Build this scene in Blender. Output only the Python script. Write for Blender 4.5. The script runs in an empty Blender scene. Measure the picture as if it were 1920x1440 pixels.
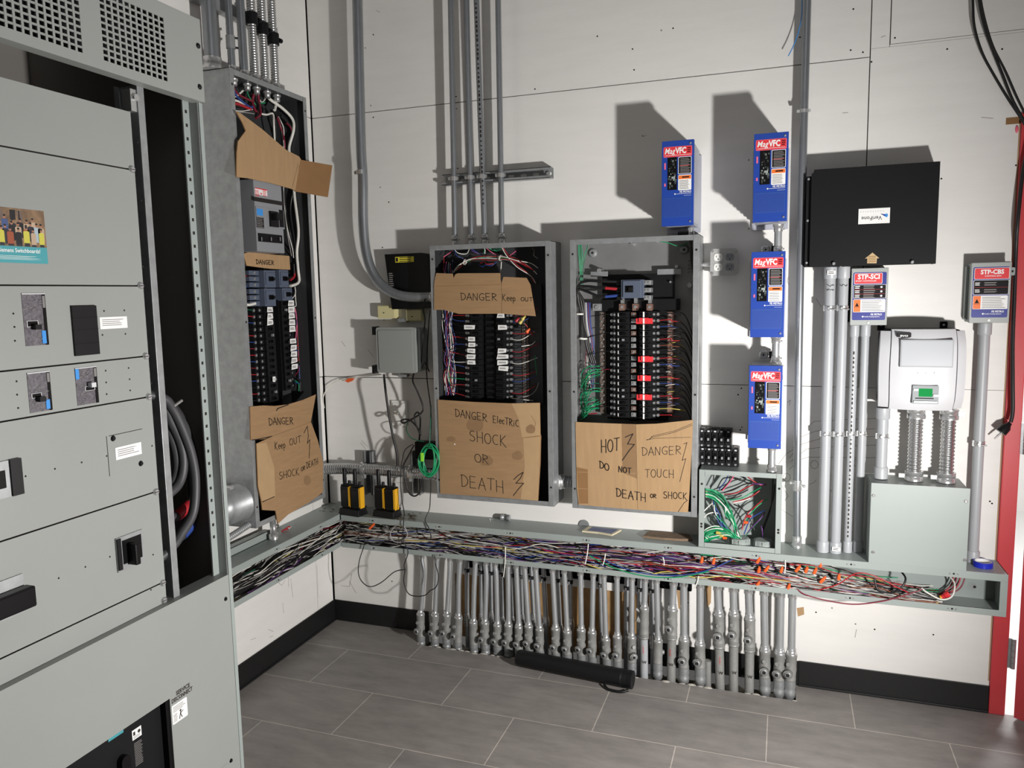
import bpy, bmesh, math, random
from mathutils import Vector, Matrix
C = bpy.context.scene.collection
S = bpy.context.scene
random.seed(7)
# ---------------------------------------------------------------- camera
FPX, YAW, PITCH, ROLL = 1438.4, 0.342102, 0.116448, -0.0190424
CAM = Vector((2.02567, -3.06669, 1.55))
_f = Vector((-math.sin(YAW)*math.cos(PITCH), math.cos(YAW)*math.cos(PITCH), -math.sin(PITCH)))
_r0 = Vector((math.cos(YAW), math.sin(YAW), 0)); _u0 = _r0.cross(_f)
_r = math.cos(ROLL)*_r0 + math.sin(ROLL)*_u0
_u = -math.sin(ROLL)*_r0 + math.cos(ROLL)*_u0
cd = bpy.data.cameras.new('camera'); cam = bpy.data.objects.new('camera', cd); C.objects.link(cam)
cd.sensor_width = 36; cd.lens = FPX/1920*36; cd.clip_start = .02
m = Matrix((_r, _u, -_f)).transposed().to_4x4(); m.translation = CAM; cam.matrix_world = m
S.camera = cam
# ---------------------------------------------------------------- world, lamps, exposure
w = bpy.data.worlds.new('world'); S.world = w; w.use_nodes = True
w.node_tree.nodes['Background'].inputs[0].default_value = (1.0, .97, .94, 1)
w.node_tree.nodes['Background'].inputs[1].default_value = 0.092
def lamp(name, kind, loc, power, col=(1, 1, 1), size=.05, aim=None, cone=None, blend=1):
    l = bpy.data.lights.new(name, kind); l.energy = power; l.color = col
    if kind in ('POINT', 'SPOT'): l.shadow_soft_size = size
    if kind == 'SPOT': l.spot_size = math.radians(cone); l.spot_blend = blend
    if kind == 'AREA': l.size = size
    o = bpy.data.objects.new(name, l); C.objects.link(o); o.location = loc
    if aim: o.rotation_euler = (Vector(aim)-Vector(loc)).to_track_quat('-Z', 'Y').to_euler()
    return o
lamp('work_light', 'SPOT', (2.84, -1.55, .93), 262, (1, .975, .95), .045, aim=(-.05, -.5, 1.1), cone=175, blend=1)
lamp('ceiling_fill', 'AREA', (1.9, -2.4, 3.0), 3, (1, .98, .95), 1.0, aim=(1.5, -.6, .8))  # unseen overhead fill, added to lift the ambient light
lamp('corridor_fill', 'POINT', (3.1, 1.0, 1.6), 150, (.95, .98, 1), .2)  # unseen light added beyond the door to whiten the gap
S.view_settings.view_transform = 'Standard'; S.view_settings.look = 'None'
S.view_settings.exposure = 0.0; S.view_settings.gamma = 1.0; S.view_settings.use_curve_mapping = False
# ---------------------------------------------------------------- pixel rays of the photograph (1920 x 1440) onto real planes
def _ray(px, py): return _f + _r*((px-960)/FPX) - _u*((py-720)/FPX)
def WB(px, py, d=0):      # (x, z) on the plane y = -d in front of the back wall
    t = _ray(px, py); s = (-d-CAM.y)/t.y; p = CAM+t*s; return (p.x, p.z)
def WL(px, py, d=0):      # (y, z) on the plane x = d in front of the left wall
    t = _ray(px, py); s = (d-CAM.x)/t.x; p = CAM+t*s; return (p.y, p.z)
def WF(px, py, h=0):      # (x, y) on the plane z = h
    t = _ray(px, py); s = (h-CAM.z)/t.z; p = CAM+t*s; return (p.x, p.y)
# ---------------------------------------------------------------- materials
def lin(c): return tuple(((v/255)/12.92 if v/255 <= .04045 else ((v/255+.055)/1.055)**2.4) for v in c)
MATS = {}
def mat(name, rgb, rough=.5, metal=0., vary=.0, scale=8., bump=0., bscale=60., rgb2=None, stretch=None, trans=0., coat=0., emit=0., spec=.5):
    if name in MATS: return MATS[name]
    m = bpy.data.materials.new(name); m.use_nodes = True; nt = m.node_tree; b = nt.nodes['Principled BSDF']
    c = lin(rgb); b.inputs['Base Color'].default_value = (*c, 1)
    b.inputs['Roughness'].default_value = rough; b.inputs['Metallic'].default_value = metal
    b.inputs['Specular IOR Level'].default_value = spec
    if trans: b.inputs['Transmission Weight'].default_value = trans
    if coat: b.inputs['Coat Weight'].default_value = coat
    if emit:
        b.inputs['Emission Color'].default_value = (*c, 1); b.inputs['Emission Strength'].default_value = emit
    if vary or bump:
        tc = nt.nodes.new('ShaderNodeTexCoord'); mp = nt.nodes.new('ShaderNodeMapping')
        nt.links.new(tc.outputs['Object'], mp.inputs[0])
        if stretch: mp.inputs['Scale'].default_value = stretch
        if vary:
            n = nt.nodes.new('ShaderNodeTexNoise'); n.inputs['Scale'].default_value = scale; n.inputs['Detail'].default_value = 6
            n.inputs['Roughness'].default_value = .6
            nt.links.new(mp.outputs[0], n.inputs[0])
            r = nt.nodes.new('ShaderNodeValToRGB'); r.color_ramp.elements[0].position = .3; r.color_ramp.elements[1].position = .7
            c2 = lin(rgb2) if rgb2 else tuple(v*(1-vary) for v in c)
            r.color_ramp.elements[0].color = (*c2, 1); r.color_ramp.elements[1].color = (*c, 1)
            nt.links.new(n.outputs['Fac'], r.inputs[0]); nt.links.new(r.outputs[0], b.inputs['Base Color'])
        if bump:
            n2 = nt.nodes.new('ShaderNodeTexNoise'); n2.inputs['Scale'].default_value = bscale; n2.inputs['Detail'].default_value = 4
            nt.links.new(mp.outputs[0], n2.inputs[0])
            bp = nt.nodes.new('ShaderNodeBump'); bp.inputs['Strength'].default_value = bump; bp.inputs['Distance'].default_value = .002
            nt.links.new(n2.outputs['Fac'], bp.inputs['Height']); nt.links.new(bp.outputs[0], b.inputs['Normal'])
    MATS[name] = m; return m
wall_m = mat('white_painted_plywood', (228, 226, 222), .55, vary=.06, scale=3, bump=.12, bscale=40, stretch=(1, 1, 6))
ply = mat('bare_plywood_edge', (176, 138, 92), .8, vary=.3, scale=20)
seam_m = mat('panel_gap', (30, 26, 24), .9)
mark = mat('pencil_mark', (132, 126, 118), .8)
ink = mat('marker_ink', (40, 30, 24), .7)
blk_base = mat('black_vinyl_base', (20, 20, 21), .45)
red_p = mat('red_door_paint', (206, 66, 72), .45, vary=.08, scale=6)
red_f = mat('red_frame_paint', (200, 62, 68), .45, vary=.08, scale=6)
galv = mat('galvanised_steel', (162, 165, 166), .42, .45, vary=.25, scale=30)
emt = mat('galvanised_conduit', (178, 181, 183), .36, .5, vary=.18, scale=25, stretch=(3, 3, .6))
zinc = mat('bright_zinc', (205, 206, 206), .27, .75)
cast = mat('cast_fitting_grey', (146, 146, 143), .5, .2, vary=.2, scale=40, bump=.2, bscale=120)
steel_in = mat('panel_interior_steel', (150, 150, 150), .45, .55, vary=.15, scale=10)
shaded_in = mat('shaded_interior_steel', (66, 67, 69), .5, .35)  # interior steel with the shade inside the panels put into its colour
cab_in = mat('cabinet_inside', (112, 108, 104), .6)
emt_d = mat('darker_conduit', (150, 154, 158), .36, .75, vary=.15, scale=25, stretch=(3, 3, .6))  # darker, more metallic grey for the upper conduits
flex_m = mat('shiny_flexible_steel', (196, 197, 197), .26, .9)
ansi = mat('grey_panel_enamel', (158, 162, 160), .45, vary=.05, scale=5)
ansi2 = mat('grey_cabinet_enamel', (144, 147, 144), .42, vary=.04, scale=4)
gbox = mat('grey_box_enamel', (148, 156, 153), .42, vary=.04, scale=4)
pvc = mat('grey_pvc', (164, 167, 170), .42, vary=.06, scale=8)
blk = mat('black_plastic', (21, 21, 22), .42, spec=.25)
blk_s = mat('black_gloss_plastic', (13, 13, 14), .3, spec=.25)
blk_m = mat('black_powder_coat', (22, 22, 24), .5, spec=.18, vary=.1, scale=6)
brk_m = mat('breaker_black', (24, 24, 26), .36, spec=.3)
brk_b = mat('breaker_blue_grey', (84, 93, 110), .4)
brk_g = mat('breaker_grey', (134, 136, 140), .45)
card = mat('cardboard', (158, 126, 90), .85, vary=.16, scale=9, bump=.15, bscale=30, stretch=(1, 1, 8))
card2 = mat('cardboard_tan', (172, 140, 102), .85, vary=.14, scale=7, bump=.15, bscale=30, stretch=(8, 8, 1))
card_d = mat('cardboard_dark_brown', (140, 104, 66), .9, vary=.12, scale=9)  # darker brown for sheet edges, fold lines and the flap
stain = mat('cardboard_stain', (138, 108, 76), .85, vary=.1, scale=30)
card_l = mat('cardboard_scuff', (176, 146, 108), .85, vary=.1, scale=20)
blue = mat('blue_cover', (26, 62, 150), .4)
blue_g = mat('blue_grille', (34, 74, 158), .5, vary=.35, scale=260)
navy = mat('navy_sticker', (32, 42, 130), .4)
alu = mat('drive_housing_grey', (178, 180, 190), .42, .25)
lab_r = mat('label_red', (214, 52, 58), .4)
lab_w = mat('label_white', (232, 232, 230), .45)
lab_o = mat('label_orange', (226, 110, 40), .45)
lab_k = mat('label_black', (22, 20, 22), .5, spec=.15)
lab_y = mat('label_yellow', (228, 216, 60), .45)
lab_t = mat('label_teal', (66, 148, 156), .45)
lab_p = mat('label_pink', (232, 104, 128), .4)
lab_g = mat('label_print_grey', (120, 118, 116), .6)
lab_b = mat('label_blue', (58, 140, 214), .4)
pcb = mat('circuit_board', (34, 48, 40), .4, vary=.7, scale=180, rgb2=(96, 104, 96))
silver = mat('silver_plastic', (200, 201, 204), .5, .1, spec=.35)
screen = mat('screen_grey', (158, 161, 166), .35, spec=.3)
beige = mat('beige_plastic', (206, 198, 150), .5)
white_pl = mat('white_plastic', (226, 226, 222), .4)
brass = mat('brown_bus_bar', (120, 106, 98), .5, .4, vary=.35, scale=60)
copper = mat('bus_copper', (150, 118, 106), .45, .6)
yellow = mat('yellow_plastic', (226, 168, 26), .45)
cord = mat('black_cord', (22, 21, 22), .45)
rubber = mat('black_cable_jacket', (58, 58, 60), .5)
paper = mat('folded_paper', (206, 196, 168), .8, vary=.1, scale=30)
paper_b = mat('paper_blue_print', (112, 118, 150), .7, vary=.3, scale=40)
rag = mat('brown_rag', (128, 108, 88), .95, vary=.3, scale=60, bump=.6, bscale=120)
conc = mat('broken_concrete', (186, 182, 172), .9, vary=.35, scale=50, bump=.6, bscale=80)
dirt = mat('dust_and_debris', (96, 88, 74), .95, vary=.5, scale=60, bump=.6, bscale=120)
glass_g = mat('green_indicator', (20, 128, 62), .6, spec=.05)
clear = mat('clear_plastic', (150, 154, 156), .6, spec=.1)
blue_t = mat('blue_tape', (28, 44, 176), .35)
WC = {k: mat('wire_'+k, v, .38) for k, v in dict(black=(24, 23, 24), red=(164, 36, 44), blue=(42, 66, 132), white=(222, 220, 212), green=(24, 142, 92),
      grey=(150, 148, 146), yellow=(196, 180, 92), purple=(92, 54, 112), orange=(226, 96, 44), brown=(118, 66, 44), pink=(214, 92, 128), dgreen=(20, 96, 66), maroon=(120, 30, 48)).items()}
# floor: grey porcelain planks, 588 x 300 mm in running bond
def floor_material():
    m = bpy.data.materials.new('grey_floor_tile'); m.use_nodes = True; nt = m.node_tree; b = nt.nodes['Principled BSDF']
    tc = nt.nodes.new('ShaderNodeTexCoord'); mp = nt.nodes.new('ShaderNodeMapping'); mp.inputs['Location'].default_value = (-.822+.588*20, .262+.3*40, 0)
    nt.links.new(tc.outputs['Object'], mp.inputs[0])
    br = nt.nodes.new('ShaderNodeTexBrick'); br.offset = .5; br.offset_frequency = 2
    for k, v in (('Scale', 1), ('Mortar Size', .0018), ('Mortar Smooth', .0), ('Bias', 0), ('Brick Width', .588), ('Row Height', .3)): br.inputs[k].default_value = v
    br.inputs['Color1'].default_value = (*lin((139, 134, 130)), 1); br.inputs['Color2'].default_value = (*lin((133, 129, 126)), 1)
    br.inputs['Mortar'].default_value = (*lin((186, 180, 172)), 1)
    nt.links.new(mp.outputs[0], br.inputs[0])
    n = nt.nodes.new('ShaderNodeTexNoise'); n.inputs['Scale'].default_value = 7; n.inputs['Detail'].default_value = 9; n.inputs['Roughness'].default_value = .68
    mp2 = nt.nodes.new('ShaderNodeMapping'); mp2.inputs['Scale'].default_value = (.8, 2.4, 1)
    nt.links.new(tc.outputs['Object'], mp2.inputs[0]); nt.links.new(mp2.outputs[0], n.inputs[0])
    r = nt.nodes.new('ShaderNodeValToRGB'); r.color_ramp.elements[0].color = (.72, .72, .72, 1); r.color_ramp.elements[1].color = (1.12, 1.11, 1.1, 1)
    r.color_ramp.elements[0].position = .3; r.color_ramp.elements[1].position = .72
    nt.links.new(n.outputs['Fac'], r.inputs[0])
    mx = nt.nodes.new('ShaderNodeMixRGB'); mx.blend_type = 'MULTIPLY'; mx.inputs[0].default_value = 1
    nt.links.new(br.outputs['Color'], mx.inputs[1]); nt.links.new(r.outputs[0], mx.inputs[2]); nt.links.new(mx.outputs[0], b.inputs['Base Color'])
    b.inputs['Roughness'].default_value = .5
    return m
floor_m = floor_material()
# ---------------------------------------------------------------- mesh builder
BK = lambda u, v, w: Vector((u, -w, v))     # back wall: u = x, v = z, w = distance out from the wall
LF = lambda u, v, w: Vector((w, u, v))      # left wall: u = y, v = z, w = distance out from the wall
FL = lambda u, v, w: Vector((u, v, w))
def smooth_path(pts, sub=6):
    pts = [Vector(p) for p in pts]
    if len(pts) < 3 or sub < 2: return pts
    out = []
    for i in range(len(pts)-1):
        p0 = pts[max(i-1, 0)]; p1 = pts[i]; p2 = pts[i+1]; p3 = pts[min(i+2, len(pts)-1)]
        for k in range(sub):
            t = k/sub
            out.append(.5*((2*p1)+(p2-p0)*t+(2*p0-5*p1+4*p2-p3)*t*t+(3*p1-p0-3*p2+p3)*t*t*t))
    return out+[pts[-1]]
ORI = {}
_text_cache = {}
def text_mesh(s, bold, shear):
    k = (s, bold, shear)
    if k not in _text_cache:
        cu = bpy.data.curves.new('t', 'FONT'); cu.body = s; cu.size = 1; cu.offset = bold; cu.shear = shear; cu.resolution_u = 2
        o = bpy.data.objects.new('t', cu); C.objects.link(o)
        me = bpy.data.meshes.new_from_object(o.evaluated_get(bpy.context.evaluated_depsgraph_get()))
        vs = [tuple(v.co) for v in me.vertices]; fs = [tuple(p.vertices) for p in me.polygons]
        bpy.data.objects.remove(o); bpy.data.curves.remove(cu); bpy.data.meshes.remove(me)
        _text_cache[k] = (vs, fs)
    return _text_cache[k]
class MB:
    def __init__(s, fr=BK): s.fr = fr; s.v = []; s.f = []; s.mi = []; s.sm = []; s.ml = []
    def slot(s, m):
        if m not in s.ml: s.ml.append(m)
        return s.ml.index(m)
    def add(s, vs, fs, m, smooth=False, raw=False):
        o = len(s.v); k = s.slot(m)
        s.v += [Vector(p) if raw else s.fr(*p) for p in vs]
        for f in fs: s.f.append([i+o for i in f]); s.mi.append(k); s.sm.append(smooth)
    def box(s, u0, u1, v0, v1, w0, w1, m):
        u0, u1 = sorted((u0, u1)); v0, v1 = sorted((v0, v1)); w0, w1 = sorted((w0, w1))
        s.add([(u0, v0, w0), (u1, v0, w0), (u1, v1, w0), (u0, v1, w0), (u0, v0, w1), (u1, v0, w1), (u1, v1, w1), (u0, v1, w1)],
              [(3, 2, 1, 0), (4, 5, 6, 7), (0, 1, 5, 4), (1, 2, 6, 5), (2, 3, 7, 6), (3, 0, 4, 7)], m)
    def prism(s, poly, w0, w1, m, msides=None):
        n = len(poly)
        if sum(poly[i][0]*poly[(i+1) % n][1]-poly[(i+1) % n][0]*poly[i][1] for i in range(n)) < 0: poly = poly[::-1]
        b = [(p[0], p[1], w0) for p in poly]; t = [(p[0], p[1], w1) for p in poly]
        s.add(t, [tuple(range(n))], m); s.add(b, [tuple(range(n))[::-1]], m)
        s.add(b+t, [(i, (i+1) % n, (i+1) % n+n, i+n) for i in range(n)], msides or m)
    def rrect(s, u0, u1, v0, v1, w0, w1, r, m, k=4):
        u0, u1 = sorted((u0, u1)); v0, v1 = sorted((v0, v1)); r = min(r, (u1-u0)/2, (v1-v0)/2)
        p = []
        for cx, cy, a in ((u1-r, v0+r, -90), (u1-r, v1-r, 0), (u0+r, v1-r, 90), (u0+r, v0+r, 180)):
            for i in range(k+1):
                t = math.radians(a+90*i/k); p.append((cx+r*math.cos(t), cy+r*math.sin(t)))
        s.prism(p, w0, w1, m)
    def disc(s, u, v, r, w0, w1, m, n=16, ru=None):
        s.prism([(u+(ru or r)*math.cos(2*math.pi*i/n), v+r*math.sin(2*math.pi*i/n)) for i in range(n)], w0, w1, m)
    def rings(s, pts, rads, m, n=10, cap=True, raw=False, smooth=True):
        P = [Vector(p) if raw else s.fr(*p) for p in pts]; N = len(P)
        vs = []; up = None
        for i in range(N):
            t = (P[min(i+1, N-1)]-P[max(i-1, 0)])
            if t.length < 1e-9: t = Vector((0, 0, 1))
            t.normalize()
            if up is None:
                up = Vector((0, 0, 1)) if abs(t.z) < .9 else Vector((1, 0, 0))
            a = up - t*up.dot(t)
            if a.length < 1e-6: a = t.orthogonal()
            a.normalize(); up = a; b = t.cross(a); r = rads[i]
            vs += [P[i]+(a*math.cos(2*math.pi*k/n)+b*math.sin(2*math.pi*k/n))*r for k in range(n)]
        fs = [(i*n+k, i*n+(k+1) % n, (i+1)*n+(k+1) % n, (i+1)*n+k) for i in range(N-1) for k in range(n)]
        s.add(vs, fs, m, smooth, True)
        if cap: s.add(vs[:n], [tuple(range(n))[::-1]], m, False, True); s.add(vs[-n:], [tuple(range(n))], m, False, True)
    def tube(s, pts, r, m, n=10, sub=6, raw=False):
        p = smooth_path(pts, sub); s.rings(p, [r]*len(p), m, n, True, raw)
    def cyl(s, p0, p1, r, m, n=16, r1=None): s.rings([p0, p1], [r, r if r1 is None else r1], m, n)
    def lathe(s, p0, p1, prof, m, n=16):     # prof: (t along the axis 0..1, radius)
        a = Vector(p0); b = Vector(p1); pts = []; rr = []
        for t, r in prof: pts.append(a.lerp(b, t)); rr.append(r)
        # keep ring directions straight even where t repeats
        P = [s.fr(*p) for p in pts]; ax = (s.fr(*b)-s.fr(*a)).normalized(); q = ax.orthogonal().normalized(); w_ = ax.cross(q)
        vs = [P[i]+(q*math.cos(2*math.pi*k/n)+w_*math.sin(2*math.pi*k/n))*rr[i] for i in range(len(P)) for k in range(n)]
        fs = [(i*n+k, i*n+(k+1) % n, (i+1)*n+(k+1) % n, (i+1)*n+k) for i in range(len(P)-1) for k in range(n)]
        s.add(vs, fs, m, True, True)
        s.add(vs[:n], [tuple(range(n))[::-1]], m, False, True); s.add(vs[-n:], [tuple(range(n))], m, False, True)
    def flex(s, pts, r, m, pitch=.009, n=14, sub=8):     # corrugated flexible conduit
        p = smooth_path(pts, sub); L = [0]
        for i in range(1, len(p)): L.append(L[-1]+(p[i]-p[i-1]).length)
        k = max(2, int(L[-1]/pitch))*4; q = []; rr = []; j = 0
        for i in range(k+1):
            d = L[-1]*i/k
            while j < len(L)-2 and L[j+1] < d: j += 1
            t = (d-L[j])/max(L[j+1]-L[j], 1e-9); q.append(p[j].lerp(p[j+1], t)); rr.append(r*(.87, 1.0, 1.0, .87)[i % 4])
        s.rings(q, rr, m, n)
    def sphere(s, c, r, m, n=12, h=8, sc=(1, 1, 1)):
        vs = []
        for i in range(h+1):
            a = math.pi*i/h
            for k in range(n):
                b = 2*math.pi*k/n; vs.append((c[0]+r*sc[0]*math.sin(a)*math.cos(b), c[1]+r*sc[1]*math.sin(a)*math.sin(b), c[2]+r*sc[2]*math.cos(a)))
        s.add(vs, [(i*n+k, (i+1)*n+k, (i+1)*n+(k+1) % n, i*n+(k+1) % n) for i in range(h) for k in range(n)], m, True)
    def text(s, t, u, v, w, size, m, bold=0., shear=0., sx=1., align='C', rot=0.):
        vs, fs = text_mesh(t, bold, shear)
        if not vs: return
        x0 = min(p[0] for p in vs); x1 = max(p[0] for p in vs); o = {'L': x0, 'C': (x0+x1)/2, 'R': x1}[align]
        c, n = math.cos(rot), math.sin(rot); q = []
        for p in vs:
            a = (p[0]-o)*size*sx; b = p[1]*size; q.append((u+a*c-b*n, v+a*n+b*c, w))
        s.add(q, fs, m)
    def stroke(s, pts, width, w, m):
        for a, b in zip(pts, pts[1:]):
            dx, dy = b[0]-a[0], b[1]-a[1]; L = math.hypot(dx, dy)
            if L < 1e-6: continue
            nx, ny = -dy/L*width/2, dx/L*width/2; ex, ey = dx/L*width*.35, dy/L*width*.35
            s.add([(a[0]-ex-nx, a[1]-ey-ny, w), (b[0]+ex-nx, b[1]+ey-ny, w), (b[0]+ex+nx, b[1]+ey+ny, w), (a[0]-ex+nx, a[1]-ey+ny, w)], [(0, 1, 2, 3)], m)
    def lines(s, u0, u1, v0, v1, n, w, m, frac=.45):
        for i in range(n):
            v = v1+(v0-v1)*(i+.5)/n; h = abs(v1-v0)/n*frac/2
            s.add([(u0, v-h, w), (u0+(u1-u0)*random.uniform(.72, 1), v-h, w), (u0+(u1-u0)*random.uniform(.72, 1), v+h, w), (u0, v+h, w)], [(0, 1, 2, 3)], m)
    def build(s, name, parent=None, bevel=0., label=None):
        me = bpy.data.meshes.new(name); o0 = ORI.get(parent, Vector()) if parent else Vector()
        me.from_pydata([tuple(p-o0) for p in s.v], [], s.f)
        for k in s.ml: me.materials.append(k)
        me.polygons.foreach_set('material_index', s.mi); me.polygons.foreach_set('use_smooth', s.sm)
        me.update(); o = bpy.data.objects.new(name, me); C.objects.link(o)
        if parent: o.parent = parent; ORI[o] = o0
        if bevel:
            b = o.modifiers.new('bevel', 'BEVEL'); b.width = bevel; b.segments = 2; b.limit_method = 'ANGLE'; b.angle_limit = math.radians(50)
        if label: o['label'] = label
        return o
def thing(name, label, cat, loc, group=None):
    o = bpy.data.objects.new(name, None); C.objects.link(o); o.location = loc; o.empty_display_size = .05
    o['label'] = label; o['category'] = cat
    if group: o['group'] = group
    ORI[o] = Vector(loc); return o
def solo(mb, name, label, cat, group=None, bevel=0., kind=None):
    c = [sum(p[i] for p in mb.v)/len(mb.v) for i in range(2)]+[min(p.z for p in mb.v)]
    c = Vector(c); mb.v = [p-c for p in mb.v]
    o = mb.build(name, None, bevel); o.location = c; o['label'] = label; o['category'] = cat
    if group: o['group'] = group
    if kind: o['kind'] = kind
    return o
def struct(mb, name, bevel=0.):
    o = mb.build(name, None, bevel); o['kind'] = 'structure'; return o
def dup(o, parent=None, delta=(0, 0, 0)):        # copy of a thing or part with its parts and sub-parts
    c = o.copy(); C.objects.link(c); c.parent = parent
    if delta: c.location = o.location+Vector(delta)
    for ch in list(o.children): dup(ch, c, None)
    return c
ORD = ['first', 'second', 'third', 'fourth', 'fifth', 'sixth', 'seventh', 'eighth', 'ninth', 'tenth', 'eleventh', 'twelfth', 'thirteenth', 'fourteenth', 'fifteenth',
       'sixteenth', 'seventeenth', 'eighteenth', 'nineteenth', 'twentieth', 'twenty-first', 'twenty-second', 'twenty-third', 'twenty-fourth', 'twenty-fifth',
       'twenty-sixth', 'twenty-seventh', 'twenty-eighth', 'twenty-ninth', 'thirtieth']
# handwriting: strokes of each letter in a unit cell
def _arc(cx, cy, rx, ry, a0, a1, n=9): return [(cx+rx*math.cos(math.radians(a0+(a1-a0)*i/n)), cy+ry*math.sin(math.radians(a0+(a1-a0)*i/n))) for i in range(n+1)]
GL = {'D': [[(.1, 1), (.12, 0)], [(0, .97)]+_arc(.12, .5, .55, .5, 88, -88)], 'A': [[(0, 0), (.33, 1), (.66, -.02)], [(.08, .38), (.6, .36)]],
      'N': [[(.02, 0), (.04, 1), (.55, .02), (.6, 1)]], 'G': [_arc(.4, .5, .38, .48, 50, 300)+[(.62, .42), (.35, .42)]],
      'E': [[(.55, .98), (.05, 1), (.06, 0), (.58, .02)], [(.07, .5), (.48, .52)]], 'R': [[(.06, 0), (.08, 1)], [(0, .96)]+_arc(.12, .74, .42, .24, 80, -88)+[(.62, -.03)]],
      'H': [[(.03, 0), (.02, 1)], [(.6, -.05), (.58, 1.02)], [(.03, .48), (.6, .45)]], 'O': [_arc(.33, .48, .33, .48, 95, 455, 14)], 'T': [[(0, .97), (.66, 1)], [(.34, .98), (.32, 0)]],
      'S': [_arc(.34, .75, .26, .24, 50, 250, 8)+_arc(.3, .25, .28, .25, 80, -150, 8)], 'C': [_arc(.4, .48, .36, .46, 60, 300)], 'K': [[(.05, 0), (.06, 1)], [(.56, .98), (.07, .45), (.62, -.1)]],
      'U': [[(.04, 1), (.05, .3)]+_arc(.3, .27, .25, .27, 180, 360, 8)+[(.57, 1)]], 'L': [[(.08, 1), (.05, .02), (.5, .02)]], 'I': [[(.15, .6), (.14, 0)]],
      'e': [[(.04, .3), (.45, .34)]+_arc(.26, .3, .22, .28, 10, 310, 9)], 'p': [[(.08, .58), (.06, -.35)]]+[_arc(.24, .3, .2, .27, 150, -150, 9)],
      'l': [[(.12, 1), (.1, .02)]], 'c': [_arc(.27, .3, .22, .28, 50, 310)], 'i': [[(.1, .5), (.1, 0)], [(.1, .7), (.1, .75)]], ' ': []}
def hand(mb, plane, d, w, t, p0, p1, hpx, m=ink, width=.0027, scale=.0023):
    a = plane(*p0, d); b = plane(*p1, d); L = math.hypot(b[0]-a[0], b[1]-a[1]); dx, dy = (b[0]-a[0])/L, (b[1]-a[1])/L
    h = plane(p0[0], p0[1]-hpx, d)[1]-a[1]
    adv = [.45 if c == ' ' else (.42 if c in 'iIl' else .6 if c.islower() else .82) for c in t]; tot = sum(adv)-.14; x = 0
    for c, ad in zip(t, adv):
        j = random.uniform(-.04, .04)
        for st in GL[c]:
            q = []
            for (sx, sy) in st:
                uu = (x+sx)/tot*L; vv = (sy+j)*h; q.append((a[0]+dx*uu, a[1]+dy*uu+vv))
            mb.stroke(q, width, w, m)
        x += ad
def pxpoly(plane, pts, d, off=(0, 0), sc=1.): return [plane(off[0]+x/sc, off[1]+y/sc, d) for x, y in pts]
# ================================================================ SETTING
Z1, Z2 = 2.352, 1.185
XR = 2.755
def wallpiece(mb, u0, u1, v0, v1, mm=wall_m): mb.box(u0, u1, v0, v1, -.018, 0, mm)
g = .0018
mb = MB(BK)
OX0, OX1, OZ = .64, 1.52, .30
xs = WB(1625, 300)[0]; xs2 = WB(1670, 50)[0]
wallpiece(mb, .004, xs-g, Z1+g, 3.3); wallpiece(mb, xs+g, xs2-g, Z1+.028, 3.3); wallpiece(mb, xs2+g, 4.2, Z1+.036, 3.3)
wallpiece(mb, .004, xs-g, Z2+g, Z1-g); wallpiece(mb, xs+g, XR, Z2+g*.4, Z1+.026)
wallpiece(mb, xs+g, xs2-g, Z1+.0265, Z1+.0275)
wallpiece(mb, xs2, XR, Z1+.027, Z1+.034)
wallpiece(mb, .004, OX0, 0, Z2-g); wallpiece(mb, OX0, OX1, OZ, Z2-g); wallpiece(mb, OX1, XR, 0, Z2-g*.4)
mb.box(-.02, XR, 0, 3.3, -.10, -.0185, seam_m); mb.box(XR-.002, 4.2, 2.14, 3.3, -.10, -.0185, seam_m)
wallpiece(mb, XR, 4.2, 2.12, Z1+.0345)
mb.box(OX0, OX1, 0, OZ, -.0184, -.010, ply)
mb.box(XR-.004, XR-.0005, .12, 2.11, -.0175, .0006, card2)
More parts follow.
